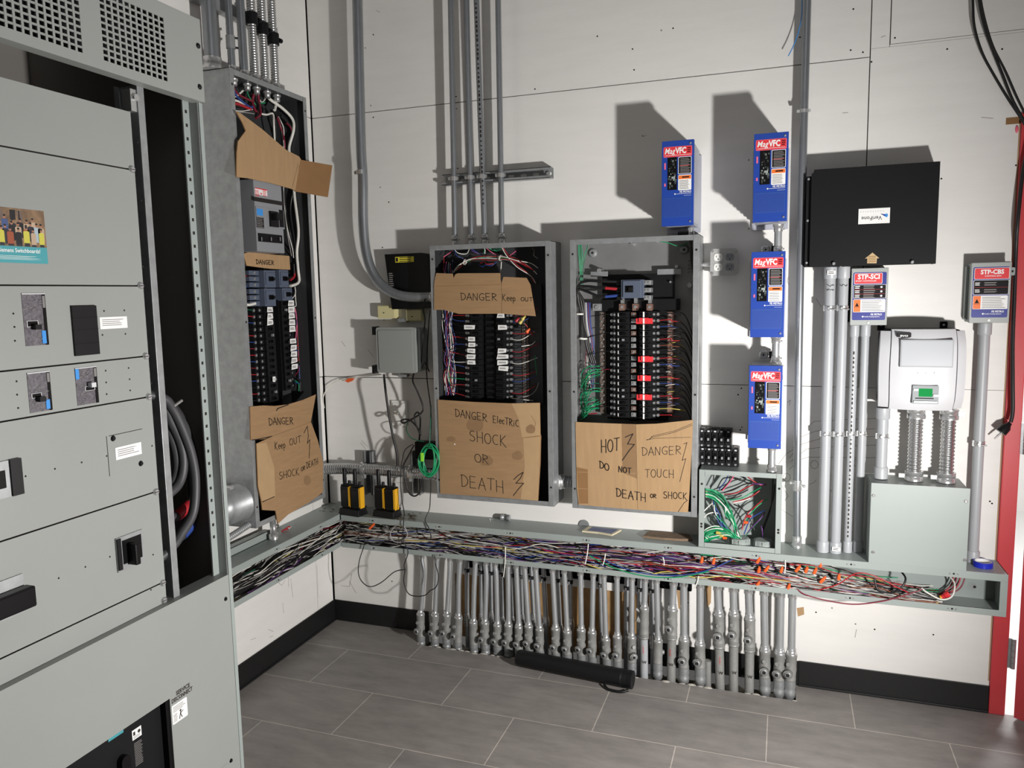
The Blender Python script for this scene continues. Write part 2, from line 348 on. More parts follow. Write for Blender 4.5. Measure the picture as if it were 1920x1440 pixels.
# screw holes and scuffs of the plywood
for (px, py) in [(695, 198), (700, 220), (855, 181), (856, 204), (858, 316), (713, 351), (729, 379), (1003, 167), (1240, 57), (1262, 53), (1189, 131), (1186, 92), (1595, 94), (1618, 98), (1678, 71), (1634, 116), (1120, 68),
                 (1205, 255), (1404, 300), (1404, 429), (1765, 335), (1776, 92), (1879, 92), (717, 464), (720, 600), (1845, 745), (1856, 940), (1860, 944), (1388, 806), (685, 90), (700, 65), (1600, 17), (1500, 70), (1390, 728), (1384, 740),
                 (735, 1090), (1562, 900), (1905, 310), (1290, 1130), (1391, 801), (1750, 1190), (1604, 1170), (1640, 1180), (1530, 1148), (1560, 1140)]:
    u, v = WB(px, py); mb.disc(u, v, .0032, -.001, .0003, seam_m if py % 3 else mark, 8)
for pts in [[(706, 20), (712, 23)], [(1205, 256), (1212, 254)], [(1840, 220), (1862, 222)], [(1580, 212), (1590, 211)], [(1652, 70), (1660, 67)], [(640, 640), (642, 642), (648, 650)], [(690, 655), (700, 668)], [(655, 1090), (668, 1112)], [(660, 1075), (655, 1100), (640, 1098)],
            [(1530, 900), (1526, 905), (1518, 908)], [(1515, 800), (1527, 790), (1600, 786), (1655, 784)], [(1487, 840), (1500, 820), (1530, 808), (1640, 804)], [(1480, 858), (1505, 832), (1540, 822), (1650, 818)], [(1482, 866), (1512, 842), (1545, 838), (1655, 834)],
            [(1480, 880), (1500, 862), (1515, 857), (1650, 858)], [(1460, 870), (1475, 850), (1500, 836)], [(1462, 905), (1478, 930), (1470, 940)], [(1465, 955), (1492, 972)], [(1550, 921), (1558, 919), (1562, 925)], [(744, 905), (760, 905)], [(1285, 530), (1292, 528)], [(1332, 690), (1331, 695)],
            [(600, 725), (606, 735)], [(676, 830), (686, 842)], [(678, 826), (690, 838)], [(1478, 520), (1476, 528), (1480, 534)], [(1476, 755), (1482, 750), (1480, 760)], [(1603, 1195), (1606, 1180)], [(1530, 560), (1540, 575)]]:
    mb.stroke([WB(*p) for p in pts], .0016, .0005, mark)
for (px, py) in [(1527, 871), (1594, 872), (1608, 868), (1475, 895)]:
    u, v = WB(px, py); mb.stroke([(u+.014*math.cos(a*.7), v+.016*math.sin(a*.7)) for a in range(10)], .0016, .0005, mark)
for q in ([(1268, 1100), (1292, 1096), (1290, 1125), (1282, 1150), (1272, 1140)], [(1494, 1140), (1507, 1138), (1508, 1152), (1496, 1156)], [(1322, 1098), (1334, 1094), (1333, 1130), (1326, 1140)]):
    mb.prism([WB(*p) for p in q], -.001, .0004, card2)
u, v = WB(1886, 228); mb.box(u, XR, v-.01, v+.012, -.0175, .0006, card_d)
u, v = WB(1892, 232); mb.sphere((XR-.01, v-.02, .002), .008, lab_p, sc=(.6, 1.6, .6))
struct(mb, 'wall_back')
mb = MB(LF)
ys = WL(592, 1052)[0]
wallpiece(mb, -3.4, -.006, Z1+g, 3.3); wallpiece(mb, -3.4, -.006, Z2+g, Z1-g)
wallpiece(mb, -3.4, ys-g, 0, Z2-g); wallpiece(mb, ys+g*.4, -.010, 0, Z2-g)
mb.box(-3.4, .018, 0, 3.3, -.10, -.0185, seam_m)
for pts in [[(540, 1070), (541, 1100)], [(520, 1090), (528, 1098), (535, 1088)], [(503, 1180), (512, 1184)], [(505, 1195), (512, 1192)], [(530, 1130), (532, 1150)], [(470, 1200), (480, 1196)], [(545, 1085), (549, 1120)], [(594, 1060), (596, 1120)]]:
    mb.stroke([WL(*p) for p in pts], .0014, .0005, mark)
struct(mb, 'wall_left')
mb = MB(FL)
fx0, fy0 = WF(778, 1212); fx1, fy1 = WF(1492, 1300)
HY = -.128   # front edge of the slot in the floor where the conduits rise
mb.box(-.1, fx0, -3.6, .0, -.05, 0, floor_m); mb.box(fx0, fx1, -3.6, HY, -.05, 0, floor_m); mb.box(fx1, 4.3, -3.6, .0, -.05, 0, floor_m)
mb.box(XR+.04, 4.3, 0, 3.0, -.05, 0, white_pl)
mb.box(fx0, fx1, HY, .0, -.09, -.045, dirt)
struct(mb, 'floor')
mb = MB(BK)
mb.box(0, fx0, 0, .102, .0003, .006, blk_base); mb.box(fx1+.01, XR, 0, .102, .0003, .006, blk_base); mb.box(OX1-.1, fx1+.01, 0, .10, .0003, .004, blk_base)
mb.box(fx1+.01, XR, 0, .008, .006, .012, blk_base)
struct(mb, 'baseboard_back', .001)
mb = MB(LF); mb.box(-1.41, -.0065, 0, .102, .0003, .006, blk_base); mb.box(-1.41, -.0065, 0, .008, .006, .011, blk_base); struct(mb, 'baseboard_left', .001)
# ragged concrete edge and rubble of the floor slot
mb = MB(FL); random.seed(3)
for i in range(46):
    x = fx0+(fx1-fx0)*i/45; mb.sphere((x+random.uniform(-.01, .01), HY+random.uniform(-.004, .010), -.006), random.uniform(.004, .015), conc, 7, 5, (1.6, .8, .7))
for i in range(60):
    x = random.uniform(fx0+.05, fx1-.02); mb.sphere((x, random.uniform(HY+.02, -.02), -.042), random.uniform(.008, .03), random.choice((conc, dirt, dirt)), 7, 5, (1.4, 1, .7))
solo(mb, 'rubble', 'broken concrete and dust in the floor slot around the conduits', 'rubble', kind='stuff')
# door frame and door
mb = MB(BK)
mb.box(XR+.001, XR+.052, 0, 2.12, -.12, .012, red_f); mb.box(XR+.052, XR+.066, 0, 2.07, -.12, -.045, red_f); mb.box(XR+.052, 4.0, 2.06, 2.119, -.12, .012, red_f)
struct(mb, 'trim_1', .003)
hx, hy = XR+.075, -.014
p = WF(1920, 1348); q = WF(1889, 1336)
ang = math.atan2(p[1]-q[1], p[0]-q[0])
ca, sa = math.cos(ang), math.sin(ang)
DR = lambda u, v, w: Vector((hx+u*ca-w*-sa*-1, hy+u*sa-w*ca, v))
DR = lambda u, v, w: Vector((hx+u*ca+w*sa, hy+u*sa-w*ca, v))
mb = MB(DR); mb.box(.012, .92, .012, 2.05, -.022, .022, red_p); door = mb.build('door_1', None, .002); door['kind'] = 'structure'
for z in (.24, 1.02, 1.85):
    mb = MB(BK)
    for k in range(5): mb.cyl((XR+.066, z-.055+.0224*k, .017), (XR+.066, z-.055+.0224*k+.0212, .017), .0075, galv, 12)
    mb.box(XR+.05, XR+.06, z-.055, z+.055, .008, .0145, galv)
    mb.build('hinge', door)
mb = MB(FL); mb.box(XR+.07, 4.3, 2.95, 3.0, 0, 3.2, white_pl); mb.box(4.25, 4.3, -.1, 3.0, 0, 3.2, white_pl); struct(mb, 'wall_far')
# ================================================================ WIREWAY
TZ0, TZ1, TD = .425, .575, .15
def trough(fr, u0, u1, name, label, capr=False, z0=TZ0, z1=TZ1, uback=None, open_end=None):
    ub = u0 if uback is None else uback
    root = thing(name, label, 'wireway', fr((u0+u1)/2, z0, .07))
    mb = MB(fr)
    mb.box(ub, u1, z0, z1, .0006, .003, gbox)
    mb.prism([(u0, z0), (u1, z0), (u1, z0+.0025), (u0, z0+.0025)], .003, TD, gbox); mb.box(u0, u1, z1-.0025, z1, .003, TD, gbox)
    if capr: mb.box(u1-.0025, u1, z0, z1, .003, TD, gbox)
    mb.build('trough_body', root)
    for nm, a, b in (('top_lip', z1-.026, z1), ('bottom_lip', z0, z0+.022)):
        mb = MB(fr); mb.box(u0, u1, a, b, TD, TD+.0025, gbox); n = int((u1-u0)/.30)
        for i in range(n):
            uu = u0+(u1-u0)*(i+.5)/n
            for k in (-1, 0, 1): mb.disc(uu+k*.012, (a+b)/2, .0032, TD+.002, TD+.0045, zinc if k else seam_m, 8)
        mb.build(nm, root, .0006)
    if capr:
        mb = MB(fr); mb.box(u1-.022, u1, z0+.022, z1-.026, TD, TD+.0025, gbox); mb.build('end_lip', root)
        mb = MB(fr); mb.disc(u1-.07, z0+.045, .017, .003, .0045, gbox, 20); mb.disc(u1-.07, z0+.045, .012, .0045, .0055, galv, 20); mb.disc(u1-.066, z0+.045, .005, .0055, .0062, seam_m, 12); mb.build('knockout', root)
    return root
T1 = trough(BK, .1555, 2.758, 'wireway', 'long open grey wireway full of wires on the back wall', True)
T2 = trough(LF, -1.38, -.156, 'wireway', 'open grey wireway along the left wall beneath the tall cardboard covered panel', z0=.43, z1=.58)
mb = MB(LF)
mb.prism([(-.155, .43), (-.002, .43), (-.002, .4325), (-.155, .4325)], .0007, .15, gbox); mb.box(-.155, -.002, .5775, .58, .0007, .15, gbox)
mb.box(-.155, -.007, .43, .58, .0006, .003, gbox); mb.box(-.0035, -.0007, .43, .58, .003, .1550, gbox)
for z in (.452, .554):
    mb.box(-.1575, -.1535, min(z, z-.022), z-.0, .1535, .1575, galv)
mb.build('corner_section', T2)
# low rail behind the left trough, near the switchboard
mb = MB(LF); a = WL(507, 1003, .06)[0]
mb.box(-1.3, a, .5806, .5826, .02, .062, gbox); mb.box(-1.3, a, .5806, .612, .06, .062, gbox); mb.box(-1.3, a, .61, .612, .03, .062, gbox)
solo(mb, 'angle_rail', 'short grey angle rail lying on the left wireway behind the switchboard', 'rail')
# wires in the troughs
def bundle(fr, u0, u1, n, name, label, zone, z0, seed, sag=0):
    rnd = random.Random(seed); mb = MB(fr); L = u1-u0
    for i in range(n):
        long_ = rnd.random() < .28
        if long_: a, b = u0, u1
        else:
            a = rnd.uniform(u0, u1-.15*L); b = min(u1, a+rnd.uniform(.3, 1.1))
        k = max(4, int((b-a)/.10)); y = rnd.uniform(.015, .142); h = rnd.uniform(0, 1)
        col, r = zone(u0+.1 if long_ else (a+b)/2, rnd); pts = []
        for j in range(k+1):
            u = a+(b-a)*j/k; y += rnd.uniform(-.022, .022); y = min(.144, max(.014, y)); h += rnd.uniform(-.24, .24); h = min(1, max(0, h))
            pile = sag(u) if sag else .085
            lift = pile*(h**.8)*(1-.45*max(0, (y-.06)/.09)*h)
            yy = y
            if rnd.random() < .04: lift += .015
            pts.append((u+rnd.uniform(-.01, .01), z0+.006+lift, yy))
        mb.tube(pts, r, WC[col], 5, 4)
    return solo(mb, name, label, 'wires', kind='stuff')
def zone_b(u, r):
    if u < .75: c = r.choice(['black']*8+['grey']*8+['yellow', 'yellow', 'white', 'white', 'white', 'brown', 'blue'])
    elif u < 1.25: c = r.choice(['black']*7+['grey']*4+['yellow', 'white', 'white', 'red', 'maroon', 'brown', 'blue', 'purple'])
    elif u < 1.85: c = r.choice(['red']*4+['purple']*2+['blue', 'white', 'white', 'grey', 'grey', 'grey', 'black', 'black', 'black', 'black', 'maroon', 'maroon', 'maroon'])
    else: c = r.choice(['white']*5+['grey']*5+['red', 'red', 'green', 'green', 'black', 'black', 'black', 'black', 'brown', 'purple', 'maroon'])
    return c, r.uniform(.0014, .0024)
def pile_b(u):
    return .112 if u < 1.9 else max(.02, .105-.1*(u-1.9)/.75)
bundle(BK, .16, 2.56, 380, 'wire_bundle', 'tangled wires of many colours filling the back wall wireway', zone_b, TZ0+.003, 11, pile_b)
def zone_l(u, r):
    c = r.choice(['black']*9+['grey']*11+['white']*5+['yellow', 'purple', 'dgreen', 'brown', 'maroon']); return c, r.uniform(.0014, .0026)
bundle(LF, -1.37, -.01, 190, 'wire_bundle', 'dark and white wires heaped in the left wall wireway', zone_l, .434, 23, lambda u: .09 if u > -.6 else .07)
# ================================================================ PANELBOARDS
def enclosure(fr, u0, u1, v0, v1, D, inner, root, fl=.022, outer=galv):
    mb = MB(fr); t = .002
    mb.box(u0, u1, v0, v1, .0006, .003, inner)
    for a, b, c, d in ((u0, u0+t, v0, v1), (u1-t, u1, v0, v1), (u0, u1, v0, v0+t), (u0, u1, v1-t, v1)): mb.box(a, b, c, d, .003, D, outer)
    e = t+.0006
    mb.box(u0+t, u0+e, v0+t, v1-t, .003, D-.002, inner); mb.box(u1-e, u1-t, v0+t, v1-t, .003, D-.002, inner)
    mb.box(u0+t, u1-t, v0+t, v0+e, .003, D-.002, inner); mb.box(u0+t, u1-t, v1-e, v1-t, .003, D-.002, inner)
    mb.build('enclosure', root)
    mb = MB(fr)
    mb.box(u0, u0+fl, v0, v1, D, D+.002, outer); mb.box(u1-fl, u1, v0, v1, D, D+.002, outer)
    mb.box(u0+fl+.001, u1-fl-.001, v1-fl*.9, v1, D-.001, D+.001, outer); mb.box(u0+fl+.001, u1-fl-.001, v0, v0+fl*.9, D-.001, D+.001, outer)
    for u in (u0+fl*.5, u1-fl*.5):
        for v in (v0+.08, (v0+v1)/2-.06, v1-.055): mb.disc(u, v, .0045, D+.002, D+.0024, seam_m, 10)
    mb.build('front_flange', root, .0005)
def breaker(fr, u0, u1, v, h, w0, w1, root, side, kind=brk_m, like=None, lab=None, poles=1, mark_=None):
    """side = +1: bus on the right (left column), -1: bus on the left"""
    mb = MB(fr); H = h*.47; a, b = (u0, u1) if side > 0 else (u1, u0); L = (b-a)
    mb.box(a+L*.16, b, v-H, v+H, w0, w1-.012, kind); mb.box(a+L*.40, b-L*.06, v-H*.92, v+H*.92, w1-.012, w1, kind)
    mb.box(a, a+L*.17, v-H*.9, v+H*.9, w0, w1-.026, kind)
    for k in range(poles):
        vv = v+(k-(poles-1)/2)*h/poles
        mb.cyl((a+L*.06, vv, w1-.03), (a+L*.06, vv, w1-.022), min(.006, h*.25/poles*1.6), zinc, 10)
        mb.cyl((a+L*.24, vv, w1-.014), (a+L*.24, vv, w1-.0105), min(.005, h*.22/poles*1.6), galv, 10)
    if mark_: mb.box(a+L*.43, a+L*.52, v-H*.5, v+H*.5, w1, w1+.0004, mark_)
    o = mb.build('breaker', root)
    mb = MB(fr); c = a+L*.66; s = .010 if L > 0 else -.010
    mb.rrect(c-s*1.3, c+s*1.3, v-H*.5, v+H*.5, w1, w1+.003, .002, kind if kind is not brk_m else blk_s); mb.box(c, c+s*.9, v-H*.34, v+H*.34, w1+.003, w1+.011, blk_s if kind is not brk_m else brk_g if random.random() < .15 else blk_s)
    mb.build('toggle', o)
    if lab:
        mb = MB(fr); lu0, lu1 = lab; j = [random.uniform(-.003, .003) for _ in range(4)]
        q = [(lu0, v-H*.75+j[0]), (lu1, v-H*.7+j[1]), (lu1+j[2], v+H*.8), (lu0+.003+j[3], v+H*.85)]
        mb.prism(q, w1+.011, w1+.0116, lab_w); n = random.randint(2, 4)
        mb.lines(min(lu0, lu1)+.006, max(lu0, lu1)-.004, v-H*.3, v+H*.4, 2, w1+.0118, ink)
        mb.build('paper_tag', o, label='white paper tag')
    return o
def wire(fr, pts, col, root, r=.0017, n=6, name='wire', m=None):
    mb = MB(fr); mb.tube(pts, r, m or WC[col], n, 5); return mb.build(name, root, label=(col+' wire') if col else None)
# ---- middle-left panel of the back wall
random.seed(21)
AU0, AU1, AV0, AV1, AD = .636, 1.157, .688, 1.755, .146
pa = thing('panelboard', 'open grey electrical panel with two cardboard signs, under four conduits', 'electrical panel', (.9, -.07, AV0), 'open electrical panels')
enclosure(BK, AU0, AU1, AV0, AV1, AD, shaded_in, pa)
A = lambda x, y, d=.09: WB(790+x/4.237, 420+y/4.237, d)
mb = MB(BK); a = A(340, 720); b = A(700, 1440); mb.box(a[0]-.02, b[0]+.13, b[1], a[1]+.12, .02, .035, shaded_in)
c0 = A(488, 700)[0]; c1 = A(585, 700)[0]; mb.box(c0, c1, b[1]+.01, a[1]+.11, .035, .075, blk_s)
for k in range(16): mb.box(c0+.008, c1-.008, a[1]-.012-.0262*k, a[1]-.0262*k, .075, .082, blk)
mb.build('bus_assembly', pa)
mb = MB(BK); u = A(830, 900, .03)[0]; mb.box(u-.012, u+.014, A(0, 1390)[1], A(0, 760)[1], .02, .04, brass)
for k in range(30): mb.cyl((u, A(0, 775)[1]-.0122*k, .04), (u, A(0, 775)[1]-.0122*k, .044), .004, galv, 8)
mb.build('neutral_bar', pa)
la = {820: (350, 432), 915: (380, 436), 962: (382, 436), 1008: (376, 436), 1056: (368, 436), 1102: (374, 440)}
ra = {730: (608, 670), 822: (618, 690), 1012: (614, 682), 1058: (606, 700), 1104: (612, 694), 1152: (620, 696)}
wl = 'red blue black black red blue black red white blue red green red black red'.split()
wr = 'red blue black red white black red maroon white black red blue black red white'.split()
for i in range(15):
    y = 728+46.4*i
    lu0, lu1 = A(335, y)[0], A(484, y)[0]; ru0, ru1 = A(588, y)[0], A(708, y)[0]
    yy = min(la, key=lambda t: abs(t-y)); lab = (A(la[yy][0], y)[0], A(la[yy][1], y)[0]) if abs(yy-y) < 22 else None
    breaker(BK, lu0, lu1, A(400, y)[1], .0255, .036, .092, pa, 1, lab=lab)
    yy = min(ra, key=lambda t: abs(t-y)); lab = (A(ra[yy][0], y)[0], A(ra[yy][1], y)[0]) if abs(yy-y) < 22 else None
    breaker(BK, ru0, ru1, A(650, y)[1], .0255, .036, .092, pa, -1, lab=lab)
    v = A(335, y)[1]; x0 = A(random.uniform(140, 190), y)[0]
    wire(BK, [(x0, v+random.uniform(-.05, .06), .05), ((x0+lu0)/2-.01, v+.008+random.uniform(-.01, .01), .066), (lu0+.012, v, .066)], wl[i], pa)
    x1 = A(random.uniform(860, 915), y)[0]
    wire(BK, [(ru1-.008, v-.001, .066), (ru1+.04, v-.004, .072), (x1, v+random.uniform(-.012, .03), .05)], wr[i], pa)
for i in range(26):      # riser of wires along the left side
    c = random.choice('red blue white black purple red blue green pink white'.split()); x = random.uniform(132, 205)
    wire(BK, [(A(x+random.uniform(-8, 40), 300)[0], A(0, random.uniform(260, 420))[1], .05)]+[(A(x+random.uniform(-16, 16), 0)[0], A(0, 520+k*140)[1], random.uniform(.03, .075)) for k in range(7)], c, pa, .0016)
for pts, c in [([(180, 262), (220, 225), (262, 190)], 'pink'), ([(262, 190), (290, 250), (330, 275)], 'blue'), ([(262, 195), (300, 232), (350, 235), (385, 195)], 'white'), ([(390, 190), (420, 220), (470, 240)], 'purple'),
               ([(395, 190), (450, 232), (520, 262)], 'blue'), ([(490, 188), (494, 210), (488, 232)], 'green'), ([(500, 188), (508, 210), (505, 235)], 'white'), ([(520, 190), (560, 225), (600, 250)], 'pink'),
               ([(645, 185), (680, 250), (760, 340), (860, 410), (915, 470)], 'white'), ([(655, 185), (690, 245), (770, 330), (850, 400), (905, 470)], 'red'), ([(535, 190), (590, 212), (640, 190)], 'green'), ([(560, 212), (640, 185), (700, 186)], 'dgreen'),
               ([(255, 385), (300, 330), (380, 285), (500, 265), (640, 258), (760, 290), (860, 310), (930, 350)], 'white'), ([(262, 385), (310, 325), (390, 280), (510, 272), (640, 280), (740, 292), (840, 330), (925, 400)], 'white'),
               ([(270, 380), (330, 310), (420, 268), (520, 256), (640, 262), (730, 268), (800, 300), (900, 370)], 'red'), ([(280, 375), (340, 312), (430, 275), (560, 258), (640, 270), (740, 282), (850, 310)], 'green'),
               ([(290, 370), (350, 305), (440, 280), (560, 288), (660, 280), (760, 300), (880, 360)], 'red'), ([(640, 300), (636, 340), (632, 380)], 'white'), ([(450, 320), (480, 340), (510, 325), (560, 330), (590, 300)], 'blue'), ([(460, 310), (500, 300), (530, 320), (580, 312)], 'red'),
               ([(700, 250), (750, 215)], 'pink'), ([(880, 190), (905, 215), (900, 250), (930, 275)], 'grey'), ([(910, 1040), (915, 1110), (925, 1200)], 'green'), ([(820, 790), (850, 840), (890, 890)], 'red'), ([(910, 930), (870, 960), (800, 970)], 'white'), ([(935, 1260), (915, 1320), (850, 1365), (770, 1378)], 'grey')]:
    wire(BK, [(*A(x, y, .07), .07+.012*math.sin(x*.05)) for x, y in pts], c, pa, .0019)
for (x, y, c) in [(765, 760, 'red'), (795, 775, 'yellow'), (815, 745, 'yellow'), (850, 845, 'orange')]:
    p0 = A(x-12, y+12, .09); p1 = A(x+14, y-14, .09); mb = MB(BK); mb.lathe((*p0, .09), (*p1, .094), [(0, .0075), (.25, .0075), (.3, .006), (1, .0035)], WC[c], 10); mb.build('wire_nut', pa, label=c+' wire connector')
for (x, y) in [(350, 300), (632, 268)]:
    u, v = A(x, y, .075); mb = MB(BK); mb.rings([(u-.003, v, .078), (u+.003, v-.002, .078)], [.013, .013], WC['white'], 12, False); mb.build('cable_tie', pa)
# ---- right panel of the back wall
random.seed(5)
BU0, BU1, BV0, BV1, BD = 1.233, 1.725, .688, 1.755, .14
pb = thing('panelboard', 'open grey electrical panel lit inside, with red breaker clips and one wide cardboard sign', 'electrical panel', (1.48, -.07, BV0), 'open electrical panels')
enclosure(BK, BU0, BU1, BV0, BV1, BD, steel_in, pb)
Bp = lambda x, y, d=.09: WB(1050+x/3.79, 420+y/3.79, d)
mb = MB(BK); a = Bp(300, 362, .03); b = Bp(808, 560, .03); mb.box(a[0], b[0], b[1], a[1], .004, .03, blk)
a = Bp(330, 560, .04); b = Bp(760, 1400, .04); mb.box(a[0], b[0], b[1], a[1], .004, .035, blk); a = Bp(240, 540, .05); b = Bp(848, 612, .05)
mb.box(a[0]+.03, b[0], b[1], a[1], .02, .05, blk)
a = Bp(492, 620, .06); b = Bp(556, 1400, .06); mb.box(a[0], b[0], b[1], a[1], .035, .064, blk_s)
mb.build('bus_assembly', pb)
mb = MB(BK)
for (x0, y0, x1, y1) in [(218, 340, 340, 372), (692, 322, 860, 356)]:
    a = Bp(x0, y0, .035); b = Bp(x1, y1, .035); mb.box(a[0], b[0], b[1], a[1], .033, .036, galv)
for (x, y, r) in [(278, 330, .008), (830, 302, .006), (922, 435, .009), (512, 140, .006), (418, 130, .003), (680, 122, .003), (785, 412, .004)]:
    u, v = Bp(x, y, .04); mb.cyl((u, v, .003), (u, v, .045), r, zinc, 12)
mb.build('mounting_bracket', pb)
for (x, y) in [(230, 205), (882, 182)]:
    u, v = Bp(x, y, .01); mb = MB(BK); mb.lathe((u, v, .003), (u, v, .012), [(0, .018), (.5, .018), (1, .012)], galv, 20); mb.disc(u, v, .005, .012, .0125, seam_m, 10); mb.build('knockout_seal', pb)
mb = MB(BK); a = Bp(438, 398); b = Bp(598, 526); breaker_u = (a[0], b[0])
mb.box(a[0], b[0], b[1], a[1], .03, .10, brk_b); mb.box(a[0]+.008, b[0]-.01, b[1]+.004, a[1]-.004, .10, .106, brk_b)
for k in range(3):
    v = a[1]-.012-.034*k*.85; mb.box(a[0]-.022, a[0], v-.008, v+.008, .04, .08, blk); mb.box(b[0], b[0]+.026, v-.009, v+.009, .04, .095, galv); mb.cyl((b[0]+.008, v, .095), (b[0]+.008, v, .098), .004, zinc, 8); mb.cyl((b[0]+.019, v, .095), (b[0]+.019, v, .098), .004, zinc, 8)
u, v = Bp(500, 462); o = mb.build('main_breaker', pb, .001)
mb = MB(BK); mb.box(u-.018, u+.014, v-.013, v+.013, .106, .1066, blk_s); mb.box(u-.002, u+.012, v-.009, v+.007, .1066, .118, blk); mb.build('toggle', o)
for x in (440, 535, 636):
    u, v = Bp(x, 590, .075); mb = MB(BK); mb.box(u-.011, u+.011, v-.014, v+.012, .05, .078, copper); mb.box(u-.006, u+.006, v+.01, Bp(x, 525)[1], .05, .07, zinc); mb.cyl((u, v, .078), (u, v, .081), .006, zinc, 10); mb.build('bus_lug', pb)
for x, w_ in ((305, .03), (786, .03)):
    mb = MB(BK); u = Bp(x, 900, .03)[0]; t, bt = Bp(x, 625, .03)[1], Bp(x, 1345, .03)[1]; mb.box(u-.0125, u+.0125, bt, t, .004, .03, brass if x < 500 else copper)
    for k in range(26): mb.cyl((u+(k % 2-.5)*.009, t-.01-.0142*k, .03), (u+(k % 2-.5)*.009, t-.01-.0142*k, .034), .0036, zinc, 8)
    mb.build('neutral_bar', pb)
u, v = Bp(266, 592, .05); mb = MB(BK); mb.box(u-.018, u+.018, v-.014, v+.014, .03, .055, galv); mb.cyl((u, v, .055), (u, v, .06), .009, zinc, 12); mb.build('ground_lug', pb)
lock = {690: (545, 662), 802: (556, 640), 972: (560, 664), 1088: (556, 648), 1226: (550, 656)}
cb = 'black red blue black red brown black red blue black red blue black red blue yellow red'.split()
for i in range(17):
    y = 645+44.4*i; v = Bp(420, y)[1]
    lu0, lu1 = Bp(352, y)[0], Bp(492, y)[0]; ru0, ru1 = Bp(556, y)[0], Bp(700, y)[0]
    breaker(BK, lu0, lu1, v, .0255, .036, .092, pb, 1, mark_=lab_w)
    o = breaker(BK, ru0, ru1, v, .0255, .036, .092, pb, -1)
    for yy, (a, b) in lock.items():
        if abs(yy-y) < 20:
            mb = MB(BK); q0, q1 = Bp(a, y)[0], Bp(b, y)[0]; mb.box(q0, q1, v-.011, v+.010, .094, .106, lab_r); mb.box(q0+.012, q1-.014, v-.006, v+.012, .106, .112, lab_r); mb.build('handle_clip', o, label='red handle clip')
    u = Bp(602, y)[0]; mb = MB(BK); mb.box(u-.003, u+.003, v-.010, v+.011, .1125, .113, lab_w); mb.build('number_strip', o)
    mb = MB(BK); u, _v = Bp(526, y, .07); mb.box(u-.010, u+.010, v-.008, v+.008, .06, .076, galv if i % 3 else copper); mb.cyl((u, v, .076), (u, v, .079), .005, zinc, 8); mb.build('bus_stab', pb)
    v2 = v+random.uniform(-.01, .012)
    if i not in (15, 16): wire(BK, [(ru1-.008, v, .066), (ru1+.05, v+.003, .074), (Bp(880, y)[0], v2-.01, .07), (Bp(935, y+90+i*3)[0], v2-.075-random.uniform(0, .02), .05), (Bp(940, y+230)[0], v2-.16, .04)], cb[i] if i in (1, 2, 4, 5, 7, 8, 10, 11, 13, 14) and False else 'black', pb, .0018)
    wire(BK, [(ru1-.008, v, .067), (ru1+.045, v+.004, .076), (Bp(790 if cb[i] != 'yellow' else 885, y)[0], v-.002+random.uniform(-.004, .006), .072), (Bp(855, y)[0], v-.004, .068)], cb[i], pb, .0019)
    if i in (0, 3, 6, 9, 12, 15): wire(BK, [(lu0+.01, v, .066), (lu0-.03, v+.001, .06), (Bp(random.uniform(135, 170), y)[0], v-.008-random.uniform(0, .03), .045)], random.choice(['black', 'black', 'maroon']), pb, .0018)
for x, c in ((700, 'white'), (720, 'grey')): pass
for dy, c in ((0, None), (1, WC['red']), (2, WC['blue'])):
    p = [(*Bp(430, 412+44*dy), .07), (*Bp(300, 408+46*dy+(20 if dy == 2 else 0)), .08), (*Bp(190, 405+38*dy), .08), (*Bp(118, 440+14*dy), .07), (*Bp(120+18*dy, 560), .06), (*Bp(150, 700), .05), (*Bp(165+12*dy, 860), .04), (*Bp(200+14*dy, 1000), .03)]
    wire(BK, p, 'black', pb, .0052, 10, 'feeder_cable')
    if c:
        mb = MB(BK); mb.tube([(*Bp(408, 412+46*dy+4), .0735), (*Bp(318, 409+46*dy+(16 if dy == 2 else 0)), .0795)], .0062, c, 10, 2); mb.build('phase_tape', pb)
for (x, y) in [(140, 640), (165, 815)]:
    u, v = Bp(x, y, .055); mb = MB(BK); mb.rings([(u, v-.003, .055), (u, v+.003, .055)], [.017, .017], WC['white'], 12, False); mb.build('cable_tie', pb)
for i in range(30):      # green ground conductors, lower left
    y = random.uniform(1010, 1330); x1 = random.uniform(230, 285)
    wire(BK, [(*Bp(x1, y), random.uniform(.04, .06)), (*Bp(random.uniform(190, 225), y+random.uniform(-5, 25)), .085), (*Bp(random.uniform(130, 175), y+random.uniform(30, 110)), .06), (*Bp(random.uniform(118, 170), min(1385, y+random.uniform(140, 240))), .03)], 'green' if i % 5 else 'dgreen', pb, .0017)
for i in range(8):
    x = random.uniform(110, 135); wire(BK, [(*Bp(x+random.uniform(0, 90) if i > 4 else x, 135), .05), (*Bp(x+4+(25 if i > 4 else 0), 230), .05), (*Bp(x+8, 330), .04), (*Bp(x+random.uniform(0, 10), 430), .03)], 'green' if i % 3 else 'dgreen', pb, .0018)
for i in range(9):
    x = 140+i*7; wire(BK, [(*Bp(x, 560), .05), (*Bp(x+8, 720), .05), (*Bp(x+26, 860), .04), (*Bp(x+random.uniform(0, 55), 1010), .03), (*Bp(x+random.uniform(0, 30), 1200), .02)], random.choice(['black', 'black', 'blue', 'blue', 'white', 'grey', 'maroon']), pb, .0018)
wire(BK, [(*Bp(690, 118), .06), (*Bp(760, 130), .06), (*Bp(830, 152), .05), (*Bp(900, 130), .04)], 'green', pb, .0016)
for i in range(5): wire(BK, [(*Bp(925-3*i, 110), .05), (*Bp(915+4*i, 220), .03), (*Bp(932, 360), .02)], 'black', pb, .0022)
